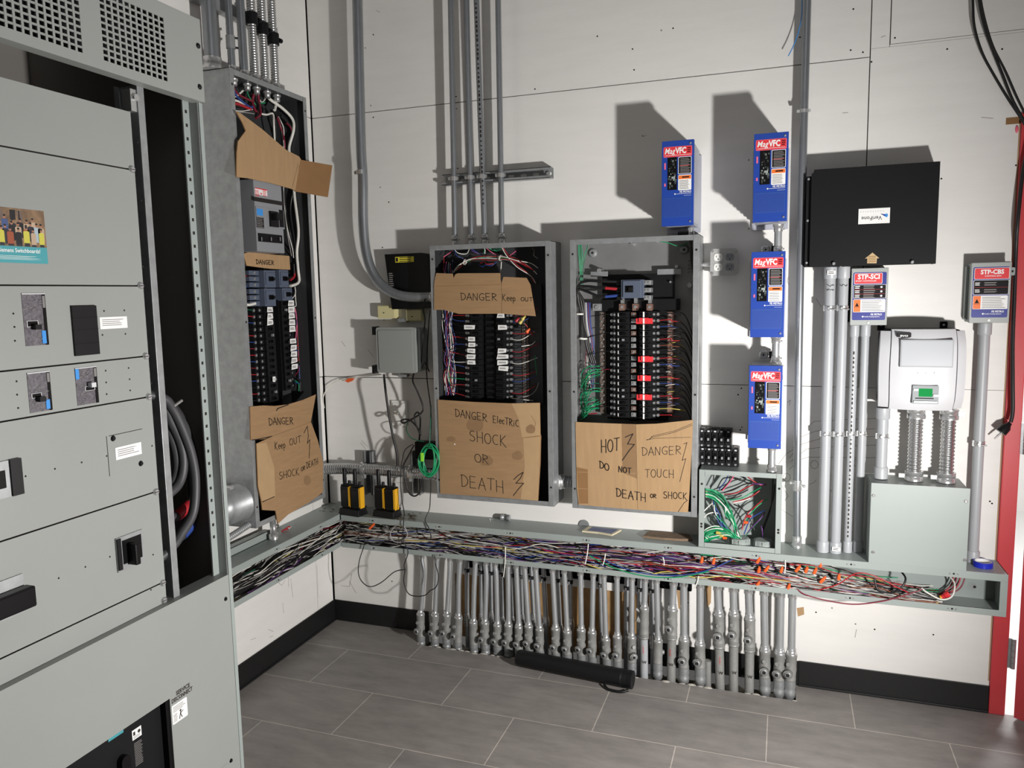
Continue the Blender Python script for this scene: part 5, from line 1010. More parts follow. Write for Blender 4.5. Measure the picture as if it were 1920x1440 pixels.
mb.add([(vx+.007, cy+.006, .1008), (vx-.012, cy+.004, .1008), (vx+.004, cy-.007, .1008), (vx+.008, cy-.002, .1008)], [(0, 1, 2, 3)], lab_b); mb.add([(vx-.010, cy+.006, .1009), (vx-.016, cy+.006, .1009), (vx-.002, cy-.002, .1009), (vx+.002, cy+.001, .1009)], [(0, 1, 2, 3)], navy)
for k in range(10): mb.box(a[0]+.006+.0078*k, a[0]+.0085+.0078*k, a[1]-.011, a[1]-.0095, .1005, .1008, lab_g)
mb.build('maker_label', root, label='white label mounted upside down')
f7 = lambda x, y: WB(1480+x/4.234, 280+y/4.234, .1); mb = MB(BK); mb.prism([f7(*p) for p in [(617, 905), (620, 866), (600, 868), (660, 820), (714, 864), (695, 866), (692, 905)]], .1, .1005, mat('label_tan', (186, 160, 118), .5))
for y in (848, 862, 876, 890): p = f7(626, y); q = f7(686, y+3); mb.box(p[0], q[0], q[1], p[1], .1005, .1007, card_d)
mb.build('arrow_label', root, label='tan arrow sticker')
# the two small control boxes
def control_box(u0, u1, v0, v1, D, title, sub, label, tabs, leds):
    root = thing('control_box', label, 'control box', ((u0+u1)/2, -.04, v0), 'small grey pump control boxes'); W_, H = u1-u0, v1-v0; X = lambda t: u0+W_*t; Y = lambda t: v1-H*t
    mb = MB(BK); mb.box(u0+.002, u1-.002, v0+.002, v1-.002, .0006, D-.012, gbox); mb.box(u0-.006, u0+.002, v0+.01, v1-.01, .0006, .03, gbox if tabs else blk_m)
    if tabs: mb.rrect(u1-.004, u1+.016, v1-.045, v1-.018, .045, .049, .004, gbox); mb.disc(u1+.008, v1-.031, .004, .049, .0493, seam_m, 10)
    mb.build('housing', root, .001)
    mb = MB(BK); mb.box(u0, u1, v0, v1, D-.011, D, ansi); mb.build('cover', root, .002)
    mb = MB(BK); a, b = X(.05), X(.95); mb.rrect(a, b, Y(.91), Y(.075), D, D+.0005, .005, navy)
    e = .84 if leds else .95
    mb.rrect(X(.08), X(e), Y(.275), Y(.09), D+.0005, D+.0007, .003, lab_w); mb.rrect(X(.09), X(e-.01), Y(.27), Y(.095), D+.0007, D+.0009, .003, lab_r)
    mb.text(title, X(.10+(e-.10)/2), Y(.19), D+.0011, .0235 if leds else .0205, lab_w, .035, 0, .92, 'C'); mb.text(sub, X(.4 if leds else .55), Y(.235), D+.0011, .0068, lab_w, .01, 0, 1, 'C')
    mb.rrect(X(.07), X(.95), Y(.53), Y(.29), D+.0005, D+.0007, .003, lab_w); mb.rrect(X(.08), X(.94), Y(.525), Y(.295), D+.0007, D+.0009, .003, lab_k); n = 3 if leds else 2
    for k in range(n):
        t = .295+.23*(k+.5)/n; mb.lines(X(.11), X(.25), Y(t+.03), Y(t-.03), 2, D+.0011, lab_w, .5); mb.lines(X(.34), X(.68), Y(t+.035), Y(t-.035), 2, D+.0011, lab_g, .5)
        if k: mb.box(X(.1), X(.92), Y(.295+.23*k/n+.003), Y(.295+.23*k/n), D+.0009, D+.0011, lab_r)
    mb.rrect(X(.07), X(.94), Y(.77), Y(.545), D+.0005, D+.0007, .003, lab_w); mb.box(X(.08), X(.27), Y(.765), Y(.55), D+.0007, D+.0009, lab_o); mb.add([(X(.12), Y(.67), D+.0011), (X(.23), Y(.67), D+.0011), (X(.175), Y(.60), D+.0011)], [(0, 1, 2)], lab_k); mb.box(X(.09), X(.26), Y(.685), Y(.68), D+.0009, D+.0011, lab_k); mb.lines(X(.30), X(.92), Y(.76), Y(.56), 7, D+.0009, lab_g, .35)
    mb.text('FE PETRO', X(.86), Y(.825), D+.0007, .0085, lab_w, .03, 0, 1, 'R'); mb.disc(X(.34), Y(.848), .0035, D+.0005, D+.0007, lab_w, 4); mb.text('Franklin Fueling Systems', X(.37), Y(.858), D+.0007, .0055, lab_w, .01, 0, .95, 'L')
    mb.build('front_label', root)
    if leds:
        for k in range(3): mb = MB(BK); mb.disc(X(.82), Y(.295+.23*(k+.5)/3), .0038, D+.0009, D+.003, silver, 12); mb.build('indicator', root)
    mb = MB(BK); mb.disc(X(.5), Y(.955), .004, D, D+.002, zinc, 12); mb.build('screw', root)
    return root
control_box(2.246, 2.365, 1.417, 1.618, .075, 'STP-SCI', 'SMART CONTROLLER', 'small grey control box with red STP-SCI label below the black box', False, True)
control_box(2.618, 2.736, 1.423, 1.626, .075, 'STP-CBS', 'CONTROL BOX', 'small grey control box with red STP-CBS label beside the red door frame', True, False)
# silver console
EU0, EU1, EV0, EV1 = 2.342, 2.606, 1.125, 1.404
root = thing('tank_console', 'silver tank gauge console with grey screen and printer on the right', 'console', (2.47, -.07, EV0))
mb = MB(BK); mb.rrect(EU0+.006, EU1-.006, EV0+.004, EV1-.001, .0006, .086, .02, blk_m)
for u in (2.355, 2.555): mb.rrect(u-.012, u+.012, EV1-.01, EV1+.022, .0006, .004, .003, blk_m); mb.disc(u, EV1+.010, .004, .004, .0045, zinc, 10)
mb.build('back_case', root, .002)
cu, hw = (EU0+EU1)/2, (EU1-EU0)/2
def shell(mb, ua, ub, m, off=0., n=12, inset=0.):
    vs = []; rows = 9
    for j in range(rows+1):
        tv = j/rows; v = EV0+inset+(EV1-EV0-2*inset)*tv; bul = 1+.035*(1-(2*tv-1)**2)-.02
        for i in range(n+1):
            u = ua+(ub-ua)*i/n; k = (u-cu)/hw; w_ = .150-.030*k*k-.022*abs(2*tv-1)**6+off; vs.append((cu+(u-cu)*bul, v, w_))
    N = n+1; fs = [(j*N+i, j*N+i+1, (j+1)*N+i+1, (j+1)*N+i) for j in range(rows) for i in range(n)]; o = len(vs)
    back = [(p[0], p[1], .08) for p in vs]
    per = [i for i in range(N)]+[j*N+n for j in range(1, rows+1)]+[rows*N+i for i in range(n-1, -1, -1)]+[j*N for j in range(rows-1, 0, -1)]
    mb.add(vs, fs, m, True); mb.add([vs[i] for i in per]+[back[i] for i in per], [(k+len(per), (k+1) % len(per)+len(per), (k+1) % len(per), k) for k in range(len(per))], m)
mb = MB(BK); shell(mb, EU0+.034, EU1-.030, silver); mb.build('front_panel', root)
for a, b in ((EU0, EU0+.031), (EU1-.027, EU1)): mb = MB(BK); shell(mb, a, b, silver, -.001, 4, .006); mb.build('side_panel', root)
WE = lambda x, y, d=.152: WB(1600+x/4, 560+y/4, d)
a, b = WE(357, 308), WE(748, 518); mb = MB(BK); mb.box(a[0], b[0], b[1], a[1], .138, .1515, brk_g); mb.box(a[0]+.004, b[0]-.004, b[1]+.005, a[1]-.004, .1515, .1522, screen); mb.build('screen', root)
a, b = WE(330, 258, .139), WE(434, 288, .139); mb = MB(BK); mb.box(a[0], b[0], b[1], a[1], .11, .1395, lab_k); mb.box(a[0]+.013, b[0]-.002, b[1]-.003, b[1], .11, .1394, lab_k); mb.text('EVO', (a[0]+b[0])/2, b[1]+.0012, .1398, .0085, lab_w, .02, 0, 1.5, 'C'); mb.build('name_label', root, label='black EVO name label')
for x in (483, 545, 608): u, v = WE(x, 557); mb = MB(BK); mb.disc(u, v, .0012, .149, .1508, seam_m, 8); mb.build('indicator', root)
a, b = WE(445, 650), WE(634, 790); c_ = WE(462, 740); d_ = WE(600, 752); mb = MB(BK); mb.rrect(a[0]-.001, b[0]+.001, b[1]-.001, a[1]+.001, .138, .1555, .003, brk_g); mb.rrect(a[0], b[0], b[1], a[1], .138, .158, .003, clear); mb.box(c_[0], d_[0], c_[1], d_[1], .158, .1583, lab_k); c = WE(490, 672); d = WE(590, 735); mb.box(c[0], d[0], d[1], c[1], .158, .1586, glass_g); mb.box(a[0]+.004, b[0]-.004, b[1]+.004, b[1]+.010, .158, .164, silver); mb.rrect(d[0]+.002, b[0]-.001, d[1]+.001, d[1]+.009, .158, .163, .002, silver); mb.box(a[0]+.002, c[0]-.002, c[1]-.008, c[1]-.001, .158, .162, silver); mb.build('printer_module', root, .0006)
# grey box below with two ribbed conduits
GU0, GU1, GV0, GV1, GD = 2.326, 2.632, .5765, .866, .1555
root = thing('junction_box', 'closed grey square box beneath the silver console, standing on the wireway', 'junction box', ((GU0+GU1)/2, -.08, GV0))
mb = MB(BK); mb.box(GU0, GU1-.006, GV0+.001, GV1-.002, .0006, GD-.004, gbox); mb.build('box_body', root, .001)
mb = MB(BK); mb.box(GU0, GU1, GV0-.0005, GV1, GD-.0035, GD, gbox); mb.build('cover', root, .0006)
for (x, y) in [(1638, 929), (1637, 1035), (1811, 940), (1809, 1050)]: u, v = WB(x, y, GD); mb = MB(BK); mb.lathe((u, v, GD), (u, v, GD+.003), [(0, .006), (.5, .006), (1, .004)], zinc, 12); mb.box(u-.005, u+.005, v-.0006, v+.0006, GD+.003, GD+.0033, seam_m); mb.build('screw', root)
for px, l in (((1715, 850), 'left wide ribbed conduit between the silver console and grey box'), ((1776, 850), 'right wide ribbed conduit between the silver console and grey box')):
    u = WB(*px, .075)[0]; r = thing('flexible_conduit', l, 'conduit', (u, -.075, GV1), 'ribbed conduits under the silver console'); mb = MB(BK); mb.flex([(u, GV1+.03, .075), (u, 1.0, .075), (u, EV0-.025, .075)], .0235, flex_m, .0125, 18, 2); mb.build('pipe', r)
    for z, s in ((GV1+.0003, 1), (EV0-.0005, -1)): mb = MB(BK); mb.lathe((u, z, .075), (u, z+s*.035, .075), [(0, .03), (.45, .03), (.46, .027), (.5, .027), (.51, .03), (1, .03)], zinc, 18); mb.box(u-.048*s, u-.028*s, z+s*.008, z+s*.022, .073, .078, zinc); mb.cyl((u-.041*s, z+s*.015, .078), (u-.041*s, z+s*.015, .081), .005, zinc, 8); mb.build('connector', r)
# PVC conduits
def pvc_pipe(u, z0, z1, r, label, straps=(), d=.075, top=True, tag=None, print_=False, hand_=None):
    root = thing('pvc_conduit', label, 'conduit', (u, -d, z0), 'grey plastic conduits on the right'); mb = MB(BK); mb.tube([(u, z0+.002, d), (u, z1-.001, d)], r, pvc, 18, 1)
    if print_:
        z = z0+.06
        while z < z1-.1: mb.box(u-.003, u+.002, z, z+random.uniform(.004, .011), d+r-.0012, d+r+.0004, ink); z += .0165
    if hand_:
        for k, ww in enumerate(hand_): mb.stroke([(u-.012+.003*i, z1-.065-.016*k+random.uniform(-.004, .004)) for i in range(9)], .0018, d+r+.0006, ink)
    mb.build('pipe', root)
    for z, s in ((z0, 1), (z1, -1)):
        if s < 0 and not top: continue
        mb = MB(BK); mb.lathe((u, z+s*.0005, d), (u, z+s*.042, d), [(0, r*1.22), (.9, r*1.22), (1, r*1.1)], pvc, 20)
        if tag == s: mb.box(u-.012, u+.016, z+s*.020-.007, z+s*.020+.007, d+r*1.22-.001, d+r*1.22+.0006, lab_w); mb.lines(u-.009, u+.012, z+s*.02-.005, z+s*.02+.005, 2, d+r*1.22+.0008, ink)
        mb.build('coupling', root)
    for zz in straps:
        mb = MB(BK); mb.rings([(u, zz-.008, d), (u, zz+.008, d)], [r+.0022]*2, zinc, 16); mb.box(u-r-.003, u-r+.002, zz-.010, zz+.010, d-.004, d+.008, galv); mb.cyl((u-.004, zz, d+r), (u-.004, zz, d+r+.008), .0045, galv, 10); mb.cyl((u-.006, zz-.003, d+r+.004), (u+r+.003, zz-.004, d+r+.005), .0022, galv, 8); mb.build('strap', root)
    return root
z1_, z2_ = WB(1556, 578, .1)[1], WB(1548, 815, .1)[1]
random.seed(6)
pvc_pipe(2.177, TZ1+.0005, BZ0-.001, .0178, 'leftmost grey plastic conduit under the black box', (z1_, z2_), tag=-1, hand_=('card', 'reader'))
pvc_pipe(2.2205, TZ1+.0005, BZ0-.001, .0172, 'second grey plastic conduit from the left, with a white tag at its foot', (z1_, z2_), tag=1, hand_=('b',))
pvc_pipe(2.263, TZ1+.0005, 1.4165, .0135, 'printed grey plastic conduit rising to the STP-SCI control box', (z2_,), .055, print_=True)
pvc_pipe(2.300, TZ1+.0005, 1.4165, .0145, 'grey plastic conduit next to the closed grey box', (z2_,), .04)
pvc_pipe(2.364, GV1+.0008, EV0-.001, .019, 'short grey plastic conduit between the console and the closed grey box', (z2_,), .075)
pvc_pipe(2.673, TZ1+.0005, 1.4225, .0175, 'tall grey plastic conduit rising to the STP-CBS control box', (WB(1830, 830, .04)[1],), .045)
x, y = WF(1843, 1062, TZ1+.0006); root = thing('tape_roll', 'roll of blue tape lying at the right end of the wireway', 'tape', (x, y, TZ1+.0006))
y = -.085
mb = MB(FL); n = 32; ro, ri = .031, .026; R_ = lambda r, k, z: (x+r*math.cos(2*math.pi*k/n), y+r*math.sin(2*math.pi*k/n), z); za, zb = TZ1+.0006, TZ1+.0196
vs = [R_(ro, k, za) for k in range(n)]+[R_(ro, k, zb) for k in range(n)]+[R_(ri, k, zb) for k in range(n)]+[R_(ri, k, za) for k in range(n)]
mb.add(vs, [(a*n+k, a*n+(k+1) % n, ((a+1) % 4)*n+(k+1) % n, ((a+1) % 4)*n+k) for a in range(4) for k in range(n)], blue_t); mb.build('tape', root)
mb = MB(FL); ro, ri = .0259, .0245; vs = [R_(ro, k, za) for k in range(n)]+[R_(ro, k, zb) for k in range(n)]+[R_(ri, k, zb) for k in range(n)]+[R_(ri, k, za) for k in range(n)]
mb.add(vs, [(a*n+k, a*n+(k+1) % n, ((a+1) % 4)*n+(k+1) % n, ((a+1) % 4)*n+k) for a in range(4) for k in range(n)], lab_w); mb.build('paper_core', root)
# black cables by the door
root = thing('extension_cord', 'black power cord with a plug hanging down the red door frame', 'cord', (2.8, -.06, .98))
mb = MB(BK); P_ = [(*WB(px, py, d), d) for px, py, d in [(1945, 150, .05), (1930, 260, .04), (1917, 330, .04), (1908, 420, .045), (1905, 470, .022), (1902, 560, .022), (1899, 640, .03), (1899, 720, .045), (1899, 770, .05), (1895, 792, .055)]]; mb.tube(P_, .0062, cord, 10, 5); mb.build('cable', root)
a = (*WB(1894, 793, .055), .055); b = (*WB(1877, 811, .06), .06); mb = MB(BK); mb.lathe(a, b, [(0, .007), (.2, .009), (.45, .016), (1, .017)], blk, 12); mb.build('plug', root)
mb = MB(BK)
for k in (-1, 0, 1):
    c = Vector(b)+Vector((.010*k*.7, .010*k*.7, .0)); e = c+(Vector(b)-Vector(a)).normalized()*.02; mb.cyl(tuple(c), tuple(e), .0028, zinc, 8)
mb.build('prong', root)
cable('cable', 'leftmost of the three black cables hanging at the top right', 'cable', [(1822, -60), (1824, 0), (1827, 50), (1842, 100), (1866, 145), (1890, 185), (1910, 215), (1932, 250)], .03, .0042, cord, 'black cables at the top right')
cable('cable', 'middle of the three black cables hanging at the top right', 'cable', [(1832, -60), (1836, 0), (1846, 50), (1862, 95), (1880, 140), (1900, 190), (1925, 235)], .035, .0042, cord, 'black cables at the top right')
cable('cable', 'rightmost of the three black cables hanging at the top right', 'cable', [(1834, -60), (1839, 0), (1850, 50), (1864, 92), (1886, 135), (1908, 185), (1928, 225)], .042, .0036, cord, 'black cables at the top right')
cable('string', 'blue and white string dangling at the top beside the tall conduit', 'string', [(1506, -60), (1504, 0), (1503, 30), (1497, 60), (1488, 85), (1478, 105)], .04, .0018, lab_b)
# ================================================================ UPRIGHT CONDUITS UNDER THE WIREWAY
c2 = lambda x, y: (760+x/4.5, 940+y/4.5)
c3 = lambda x, y: (1100+x/3.79, 940+y/3.79)
# (top, bend or None, fitting top, fitting bottom, foot, crop, kind)
CO = [((138, 430), (152, 620), (128, 952), (132, 1140), (132, 1215), 2, 'f'), ((268, 440), None, (250, 960), (248, 1160), (250, 1238), 2, 'f'), ((375, 460), (372, 620), (350, 960), (348, 1160), (350, 1240), 2, 'f'), ((460, 470), (450, 700), (448, 978), (442, 1190), (445, 1246), 2, 'f'),
      ((592, 485), (580, 750), (574, 1022), (578, 1210), (580, 1268), 2, 'c'), ((678, 490), (684, 660), (672, 1025), (676, 1210), (680, 1278), 2, 'f'), ((758, 500), (768, 640), (777, 1045), (778, 1220), (782, 1298), 2, 'f'), ((865, 515), None, (870, 1045), (870, 1235), (875, 1290), 2, 'f'),
      ((935, 520), None, (958, 1060), (960, 1250), (962, 1285), 2, 'f'), ((1005, 530), None, (1040, 1055), (1043, 1240), (1046, 1280), 2, 'f'), ((1098, 550), None, (1133, 1080), (1136, 1260), (1140, 1285), 2, 'f'), ((1240, 560), None, (1268, 1075), (1270, 1280), (1275, 1300), 2, 'f'),
      ((1340, 570), None, (1366, 1100), (1368, 1290), (1370, 1310), 2, 'f'), ((1478, 580), None, (1485, 1085), (1486, 1300), (1490, 1325), 2, 'f'), ((1585, 590), None, (1575, 1105), (1578, 1310), (1580, 1335), 2, 'f'), ((122, 500), None, (136, 980), (144, 1120), (147, 1135), 3, 'f'),
      ((215, 510), None, (218, 962), (219, 1135), (220, 1145), 3, 'f'), ((322, 530), None, (320, 965), (322, 1140), (322, 1155), 3, 'r'), ((416, 540), None, (410, 760), (408, 945), (410, 1235), 3, 'l'), ((497, 550), None, (508, 992), (506, 1150), (506, 1242), 3, 'c'),
      ((617, 565), None, (608, 770), (606, 950), (600, 1262), 3, 'f'), ((690, 575), None, (692, 985), (690, 1180), (690, 1264), 3, 'f'), ((806, 585), None, (805, 1015), (806, 1180), (808, 1278), 3, 'f'), ((930, 600), None, (938, 805), (942, 1010), (950, 1298), 3, 'f'),
      ((1043, 615), None, (1045, 805), (1045, 995), (1045, 1306), 3, 'f'), ((1150, 630), None, (1158, 835), (1158, 1035), (1156, 1325), 3, 'f'), ((1260, 645), None, (1266, 1060), (1266, 1250), (1270, 1335), 3, 'f'), ((1380, 660), None, (1372, 1080), (1366, 1270), (1365, 1352), 3, 'f'), ((1463, 670), None, (1455, 1085), (1445, 1270), (1440, 1358), 3, 'f')]
random.seed(12)
for i, (tp, bend, ft, fb, foot, cr, kind) in enumerate(CO):
    D_ = .092; f = c2 if cr == 2 else c3; t, F0, F1, E = [WB(*f(*p), D_) for p in (tp, ft, fb, foot)]
    big = i >= 20; r = .0142 if big else (.0100 if i < 3 else .0112); rf = .0205 if big else .0182
    lab = ('leftmost' if i == 0 else 'rightmost' if i == len(CO)-1 else ORD[i])+(' upright conduit in the front row under the wireway' if i in (0, len(CO)-1) else ' upright conduit from the left in the front row under the wireway')
    root = thing('conduit', lab, 'conduit', (E[0], -D_, -.045), 'upright conduits under the wireway')
    mb = MB(BK); pts = [(t[0], TZ0-.0005, D_), (t[0]+(F0[0]-t[0])*.08, TZ0-.04, D_)]+([(*WB(*f(*bend), D_), D_)] if bend else [])+[(F0[0], F0[1]-.004, D_)]
    mb.tube(pts, r, emt, 14, 5); mb.build('pipe', root)
    mb = MB(BK); mb.lathe((t[0], TZ0-.0006, D_), (t[0], TZ0-.036, D_), [(0, r*1.4), (.35, r*1.4), (.36, r*1.2), (1, r*1.2)], zinc, 14); mb.cyl((t[0]+.003, TZ0-.016, D_+r), (t[0]+.003, TZ0-.016, D_+r+.008), .004, zinc, 8); mb.build('connector', root)
    if F1[1] > .11:     # fitting sits high: a wider pipe stub rises from the floor
        mb = MB(BK); mb.tube([(E[0], -.044, D_), (F1[0], F1[1]-.002, D_)], rf*.86, pvc if i == 18 else cast, 16, 1)
        yy = F1[1]*.55
        if i in (18, 20, 23): mb.stroke([(E[0]-.004+.004*(k % 2), yy+.03-.006*k) for k in range(6)], .0018, D_+rf*.87, lab_r)
        mb.stroke([(E[0]-.006+.004*k, yy-.03-.01*(k % 2)) for k in range(5)], .0022, D_+rf*.87, ink); mb.build('riser', root)
    mb = MB(BK); H = F0[1]-F1[1]; q = [(0, rf*.95), (.03, rf*1.04), (.08, rf*1.04), (.1, rf), (.3, rf), (.42, rf*1.06), (.55, rf), (.9, rf), (.92, rf*1.06), (1, rf*1.06)]
    mb.lathe((*F1, D_), (*F0, D_), q, cast, 18)
    if kind in 'fr':
        s = .5 if kind == 'r' else random.uniform(-.3, -.05); az = lambda k: (k*rf, math.sqrt(max(0, 1-k*k))*rf)
        du, dw = az(s); pu, pv = F1[0]+du, F1[1]+H*.36; mb.lathe((pu-.3*du, pv, D_+dw*.6), (pu+du*.55, pv-.002, D_+dw+.016), [(0, rf*.72), (.7, rf*.72), (.72, rf*.84), (1, rf*.84)], cast, 18)
        mb.lathe((pu-.2*du, F1[1]+H*.66, D_+dw*.6), (pu+du*.4, F1[1]+H*.66+.004, D_+dw+.007), [(0, rf*.42), (1, rf*.38)], cast, 12)
    elif kind == 'l':
        mb.lathe((F1[0]-rf*.5, F1[1]+H*.5, D_), (F1[0]-rf*1.6, F1[1]+H*.58, D_+.004), [(0, rf*.62), (.8, rf*.6), (.82, rf*.7), (1, rf*.7)], cast, 14); mb.lathe((F1[0]-rf*.5, F1[1]+H*.82, D_), (F1[0]-rf*1.8, F1[1]+H*.95, D_+.003), [(0, rf*.36), (1, rf*.32)], cast, 12)
    else: mb.lathe((F1[0]+rf*.5, F1[1]+H*.5, D_-.004), (F1[0]+rf*1.2, F1[1]+H*.48, D_-.01), [(0, rf*.5), (1, rf*.5)], cast, 12)
    o = mb.build('seal_fitting', root)
    if kind in 'fr':
        mb = MB(BK); n_ = Vector((du*1.55, 0, dw+.016-dw*.0)).normalized(); c0 = Vector((pu+du*.55, pv-.002, D_+dw+.016)); e0 = c0+Vector((du*.55+.3*du, 0, dw*.4+.016)).normalized()*.004
        mb.lathe(tuple(c0), tuple(e0), [(0, rf*.62), (1, rf*.58), (1, rf*.42)], galv, 16); e1 = e0+(e0-c0)*.12; mb.lathe(tuple(e0), tuple(e1), [(0, rf*.42), (1, rf*.40)], seam_m, 4); mb.build('plug', o)
    mb = MB(BK); mb.lathe((F0[0], F0[1]-.001, D_), (F0[0], F0[1]+.022, D_), [(0, rf*.98), (.3, rf*.98), (.31, r*1.22), (1, r*1.22)], zinc, 16); mb.build('coupling', root)
    mb = MB(BK); z0 = min(F1[1]-.001, F1[1]); zlow = -.045 if F1[1] <= .11 else F1[1]-.028; mb.lathe((F1[0] if F1[1] > .11 else E[0], zlow, D_), (F1[0], F1[1]+.001, D_), [(0, rf*.8), (.35, rf*.8), (.4, rf*1.02), (.62, rf*1.06), (.66, rf*.92), (.75, rf*1.05), (1, rf*1.02)], cast if F1[1] > .11 else galv, 16); mb.build('union', root)
x, _z = WB(*c3(862, 1150), .07); mb = MB(BK); mb.tube([(x, -.045, .07), (x, WB(*c3(860, 1130), .07)[1], .07)], .014, cast, 14, 1); solo(mb, 'pipe_stub', 'short grey pipe stub sticking out of the floor slot', 'pipe')
for k, (x0, x1, yb, cr) in enumerate([(520, 522, 960, 2), (640, 645, 960, 2), (722, 728, 940, 2), (815, 822, 985, 2), (900, 905, 985, 2), (985, 988, 960, 2), (1062, 1082, 960, 2), (1165, 1185, 985, 2), (1280, 1305, 1060, 2), (1390, 1395, 1000, 2), (100, 108, 960, 3), (285, 280, 960, 3), (377, 372, 960, 3), (460, 470, 960, 3)]):
    f = c2 if cr == 2 else c3; a = WB(*f(x0, 560), .035); b = WB(*f(x1, yb), .035); root = thing('conduit', ORD[k]+' thin conduit from the left in the back row under the wireway', 'conduit', (b[0], -.035, -.045), 'back row conduits under the wireway')
    mb = MB(BK); mb.tube([(a[0], TZ0-.0005, .035), (a[0], TZ0-.05, .035), (b[0], max(.05, b[1]), .035), (b[0], -.044, .035)], .0105, emt, 12, 4); mb.build('pipe', root)
    mb = MB(BK); zz = max(.05, b[1]); mb.lathe((b[0], zz-.05, .035), (b[0], zz+.01, .035), [(0, .0135), (.3, .0155), (.7, .0145), (1, .0125)], zinc, 12); mb.cyl((b[0]-.008, zz-.02, .048), (b[0]-.008, zz-.02, .056), .004, zinc, 8); mb.build('coupling', root)
    mb = MB(BK); zz = .335; mb.rings([(a[0], zz-.008, .035), (a[0], zz+.008, .035)], [.0125]*2, blk_m, 12); mb.box(a[0]-.004, a[0]+.004, zz-.006, zz+.006, .045, .056, zinc); mb.build('strap', root)
mb = MB(BK); u1 = WB(1297, 1098, .01)[0]; z = WB(1297, 1098, .01)[1]
mb.box(.70, u1, z-.0205, z+.0205, .0008, .003, blk_m); mb.box(.70, u1, z+.0185, z+.0205, .003, .022, blk_m); mb.box(.70, u1, z-.0205, z-.0185, .003, .022, blk_m)
solo(mb, 'strut_channel', 'dark strut channel on the wall behind the upright conduits', 'strut')
# black drawing tube lying on the floor
a = WF(962, 1232, .035); b = WF(1192, 1262, .035); root = thing('document_tube', 'black plastic tube lying on the floor in front of the conduits', 'tube', ((a[0]+b[0])/2, (a[1]+b[1])/2, 0))
ax, ay = a[0]+.02, -.178; bx, by = b[0], -.222
mb = MB(FL); mb.lathe((ax, ay, .036), (bx-.05, by+.004, .036), [(0, .030), (.02, .033), (.2, .034), (1, .035)], blk, 24); mb.build('barrel', root)
mb = MB(FL); mb.lathe((bx-.05, by+.004, .036), (bx, by, .036), [(0, .035), (.15, .0355), (.2, .033), (.3, .0355), (.38, .033), (.48, .0355), (.55, .033), (.65, .0355), (1, .035)], blk, 24); mb.build('screw_cap', root)
mb = MB(FL); mb.tube([(bx-.11, by-.024, .012), (bx-.09, by-.045, .006), (bx-.04, by-.05, .006), (bx-.012, by-.036, .010)], .0055, blk, 8, 4); mb.build('strap_loop', root)
# loose wires, connectors and ties standing out in the wireway
cable('wire', 'grey wire curled into a ring in the wireway near the corner', 'wire', [(690, 1012, .14), (720, 1002, .15), (740, 990, .152), (757, 992, .155), (764, 1003, .155), (752, 1016, .155), (737, 1014, .155), (732, 1000, .155), (742, 986, .155), (758, 988, .155), (763, 1006, .15), (745, 1018, .145)], .15, .0024, WC['grey'])
cable('wire', 'red wire sagging below the bottom lip of the wireway', 'wire', [(1495, 1105, .15), (1510, 1115, .158), (1550, 1126, .16), (1600, 1133, .16), (1650, 1128, .16), (1690, 1118, .158), (1730, 1105, .15)], .16, .0024, WC['maroon'])
cable('wire', 'red wire crossing the front of the wireway on the right', 'wire', [(1520, 1110, .14), (1570, 1096, .15), (1605, 1075, .15), (1640, 1080, .15), (1680, 1100, .15), (1705, 1112, .14)], .15, .0022, WC['red'])
cable('wire', 'thick white wire looping near the right end of the wireway', 'wire', [(1780, 1080, .05), (1790, 1095, .08), (1785, 1118, .11), (1765, 1124, .12), (1740, 1112, .12), (1728, 1103, .11)], .1, .0030, WC['white'])
cable('wire', 'black wire bent into a loop right of the silver console conduits in the wireway', 'wire', [(1640, 1085, .13), (1646, 1105, .14), (1670, 1112, .145), (1690, 1102, .145), (1698, 1085, .13), (1690, 1072, .10)], .14, .0034, WC['black'])
for k, (px, py) in enumerate([(1772, 1080), (1778, 1080), (1785, 1080), (1793, 1080)]):
    cable('wire', ['leftmost', 'second', 'third', 'rightmost'][k]+' of the four red wires dropping at the right end of the wireway', 'wire', [(px+18, 1074, .04), (px+12, 1095, .05), (px, 1108, .06), (px-30, 1122-k*2, .06), (px-70, 1130-k*3, .05)], .05, .0024, WC['maroon' if k % 2 else 'red'], 'red wires at the right end')
cable('wire', 'blue wire arcing along the bottom lip in the middle of the wireway', 'wire', [(1115, 1040, .14), (1160, 1062, .153), (1220, 1077, .155), (1280, 1078, .156), (1330, 1068, .153), (1375, 1048, .13)], .15, .0024, WC['blue'])
cable('wire', 'green wire arcing just under the blue wire in the wireway', 'wire', [(1105, 1042, .145), (1155, 1066, .155), (1215, 1081, .158), (1275, 1082, .158), (1330, 1071, .154)], .15, .0022, WC['green'])
nuts = [(1425, 1068), (1437, 1066), (1467, 1068), (1495, 1066), (1513, 1068), (1529, 1070), (1541, 1057), (1541, 1087), (1480, 1100), (1420, 1096), (1422, 1050), (1340, 1052), (1318, 1050), (1575, 1082), (696, 986)]
random.seed(14)
for k, (px, py) in enumerate(nuts):
    d = .146; a = (*WB(px-3, py+5, d), d); b = (*WB(px+random.uniform(-2, 8), py-6, d), d+random.uniform(.0, .008)); mb = MB(BK); mb.lathe(a, b, [(0, .0062), (.5, .0064), (.7, .0055), (1, .0042)], WC['orange'], 10)
    l = 'orange wire connector alone among the wires near the corner' if k == 14 else 'orange wire connector among the tangled wires in the right part of the wireway'
    solo(mb, 'wire_connector', l, 'wire connector', None if k == 14 else 'orange wire connectors')
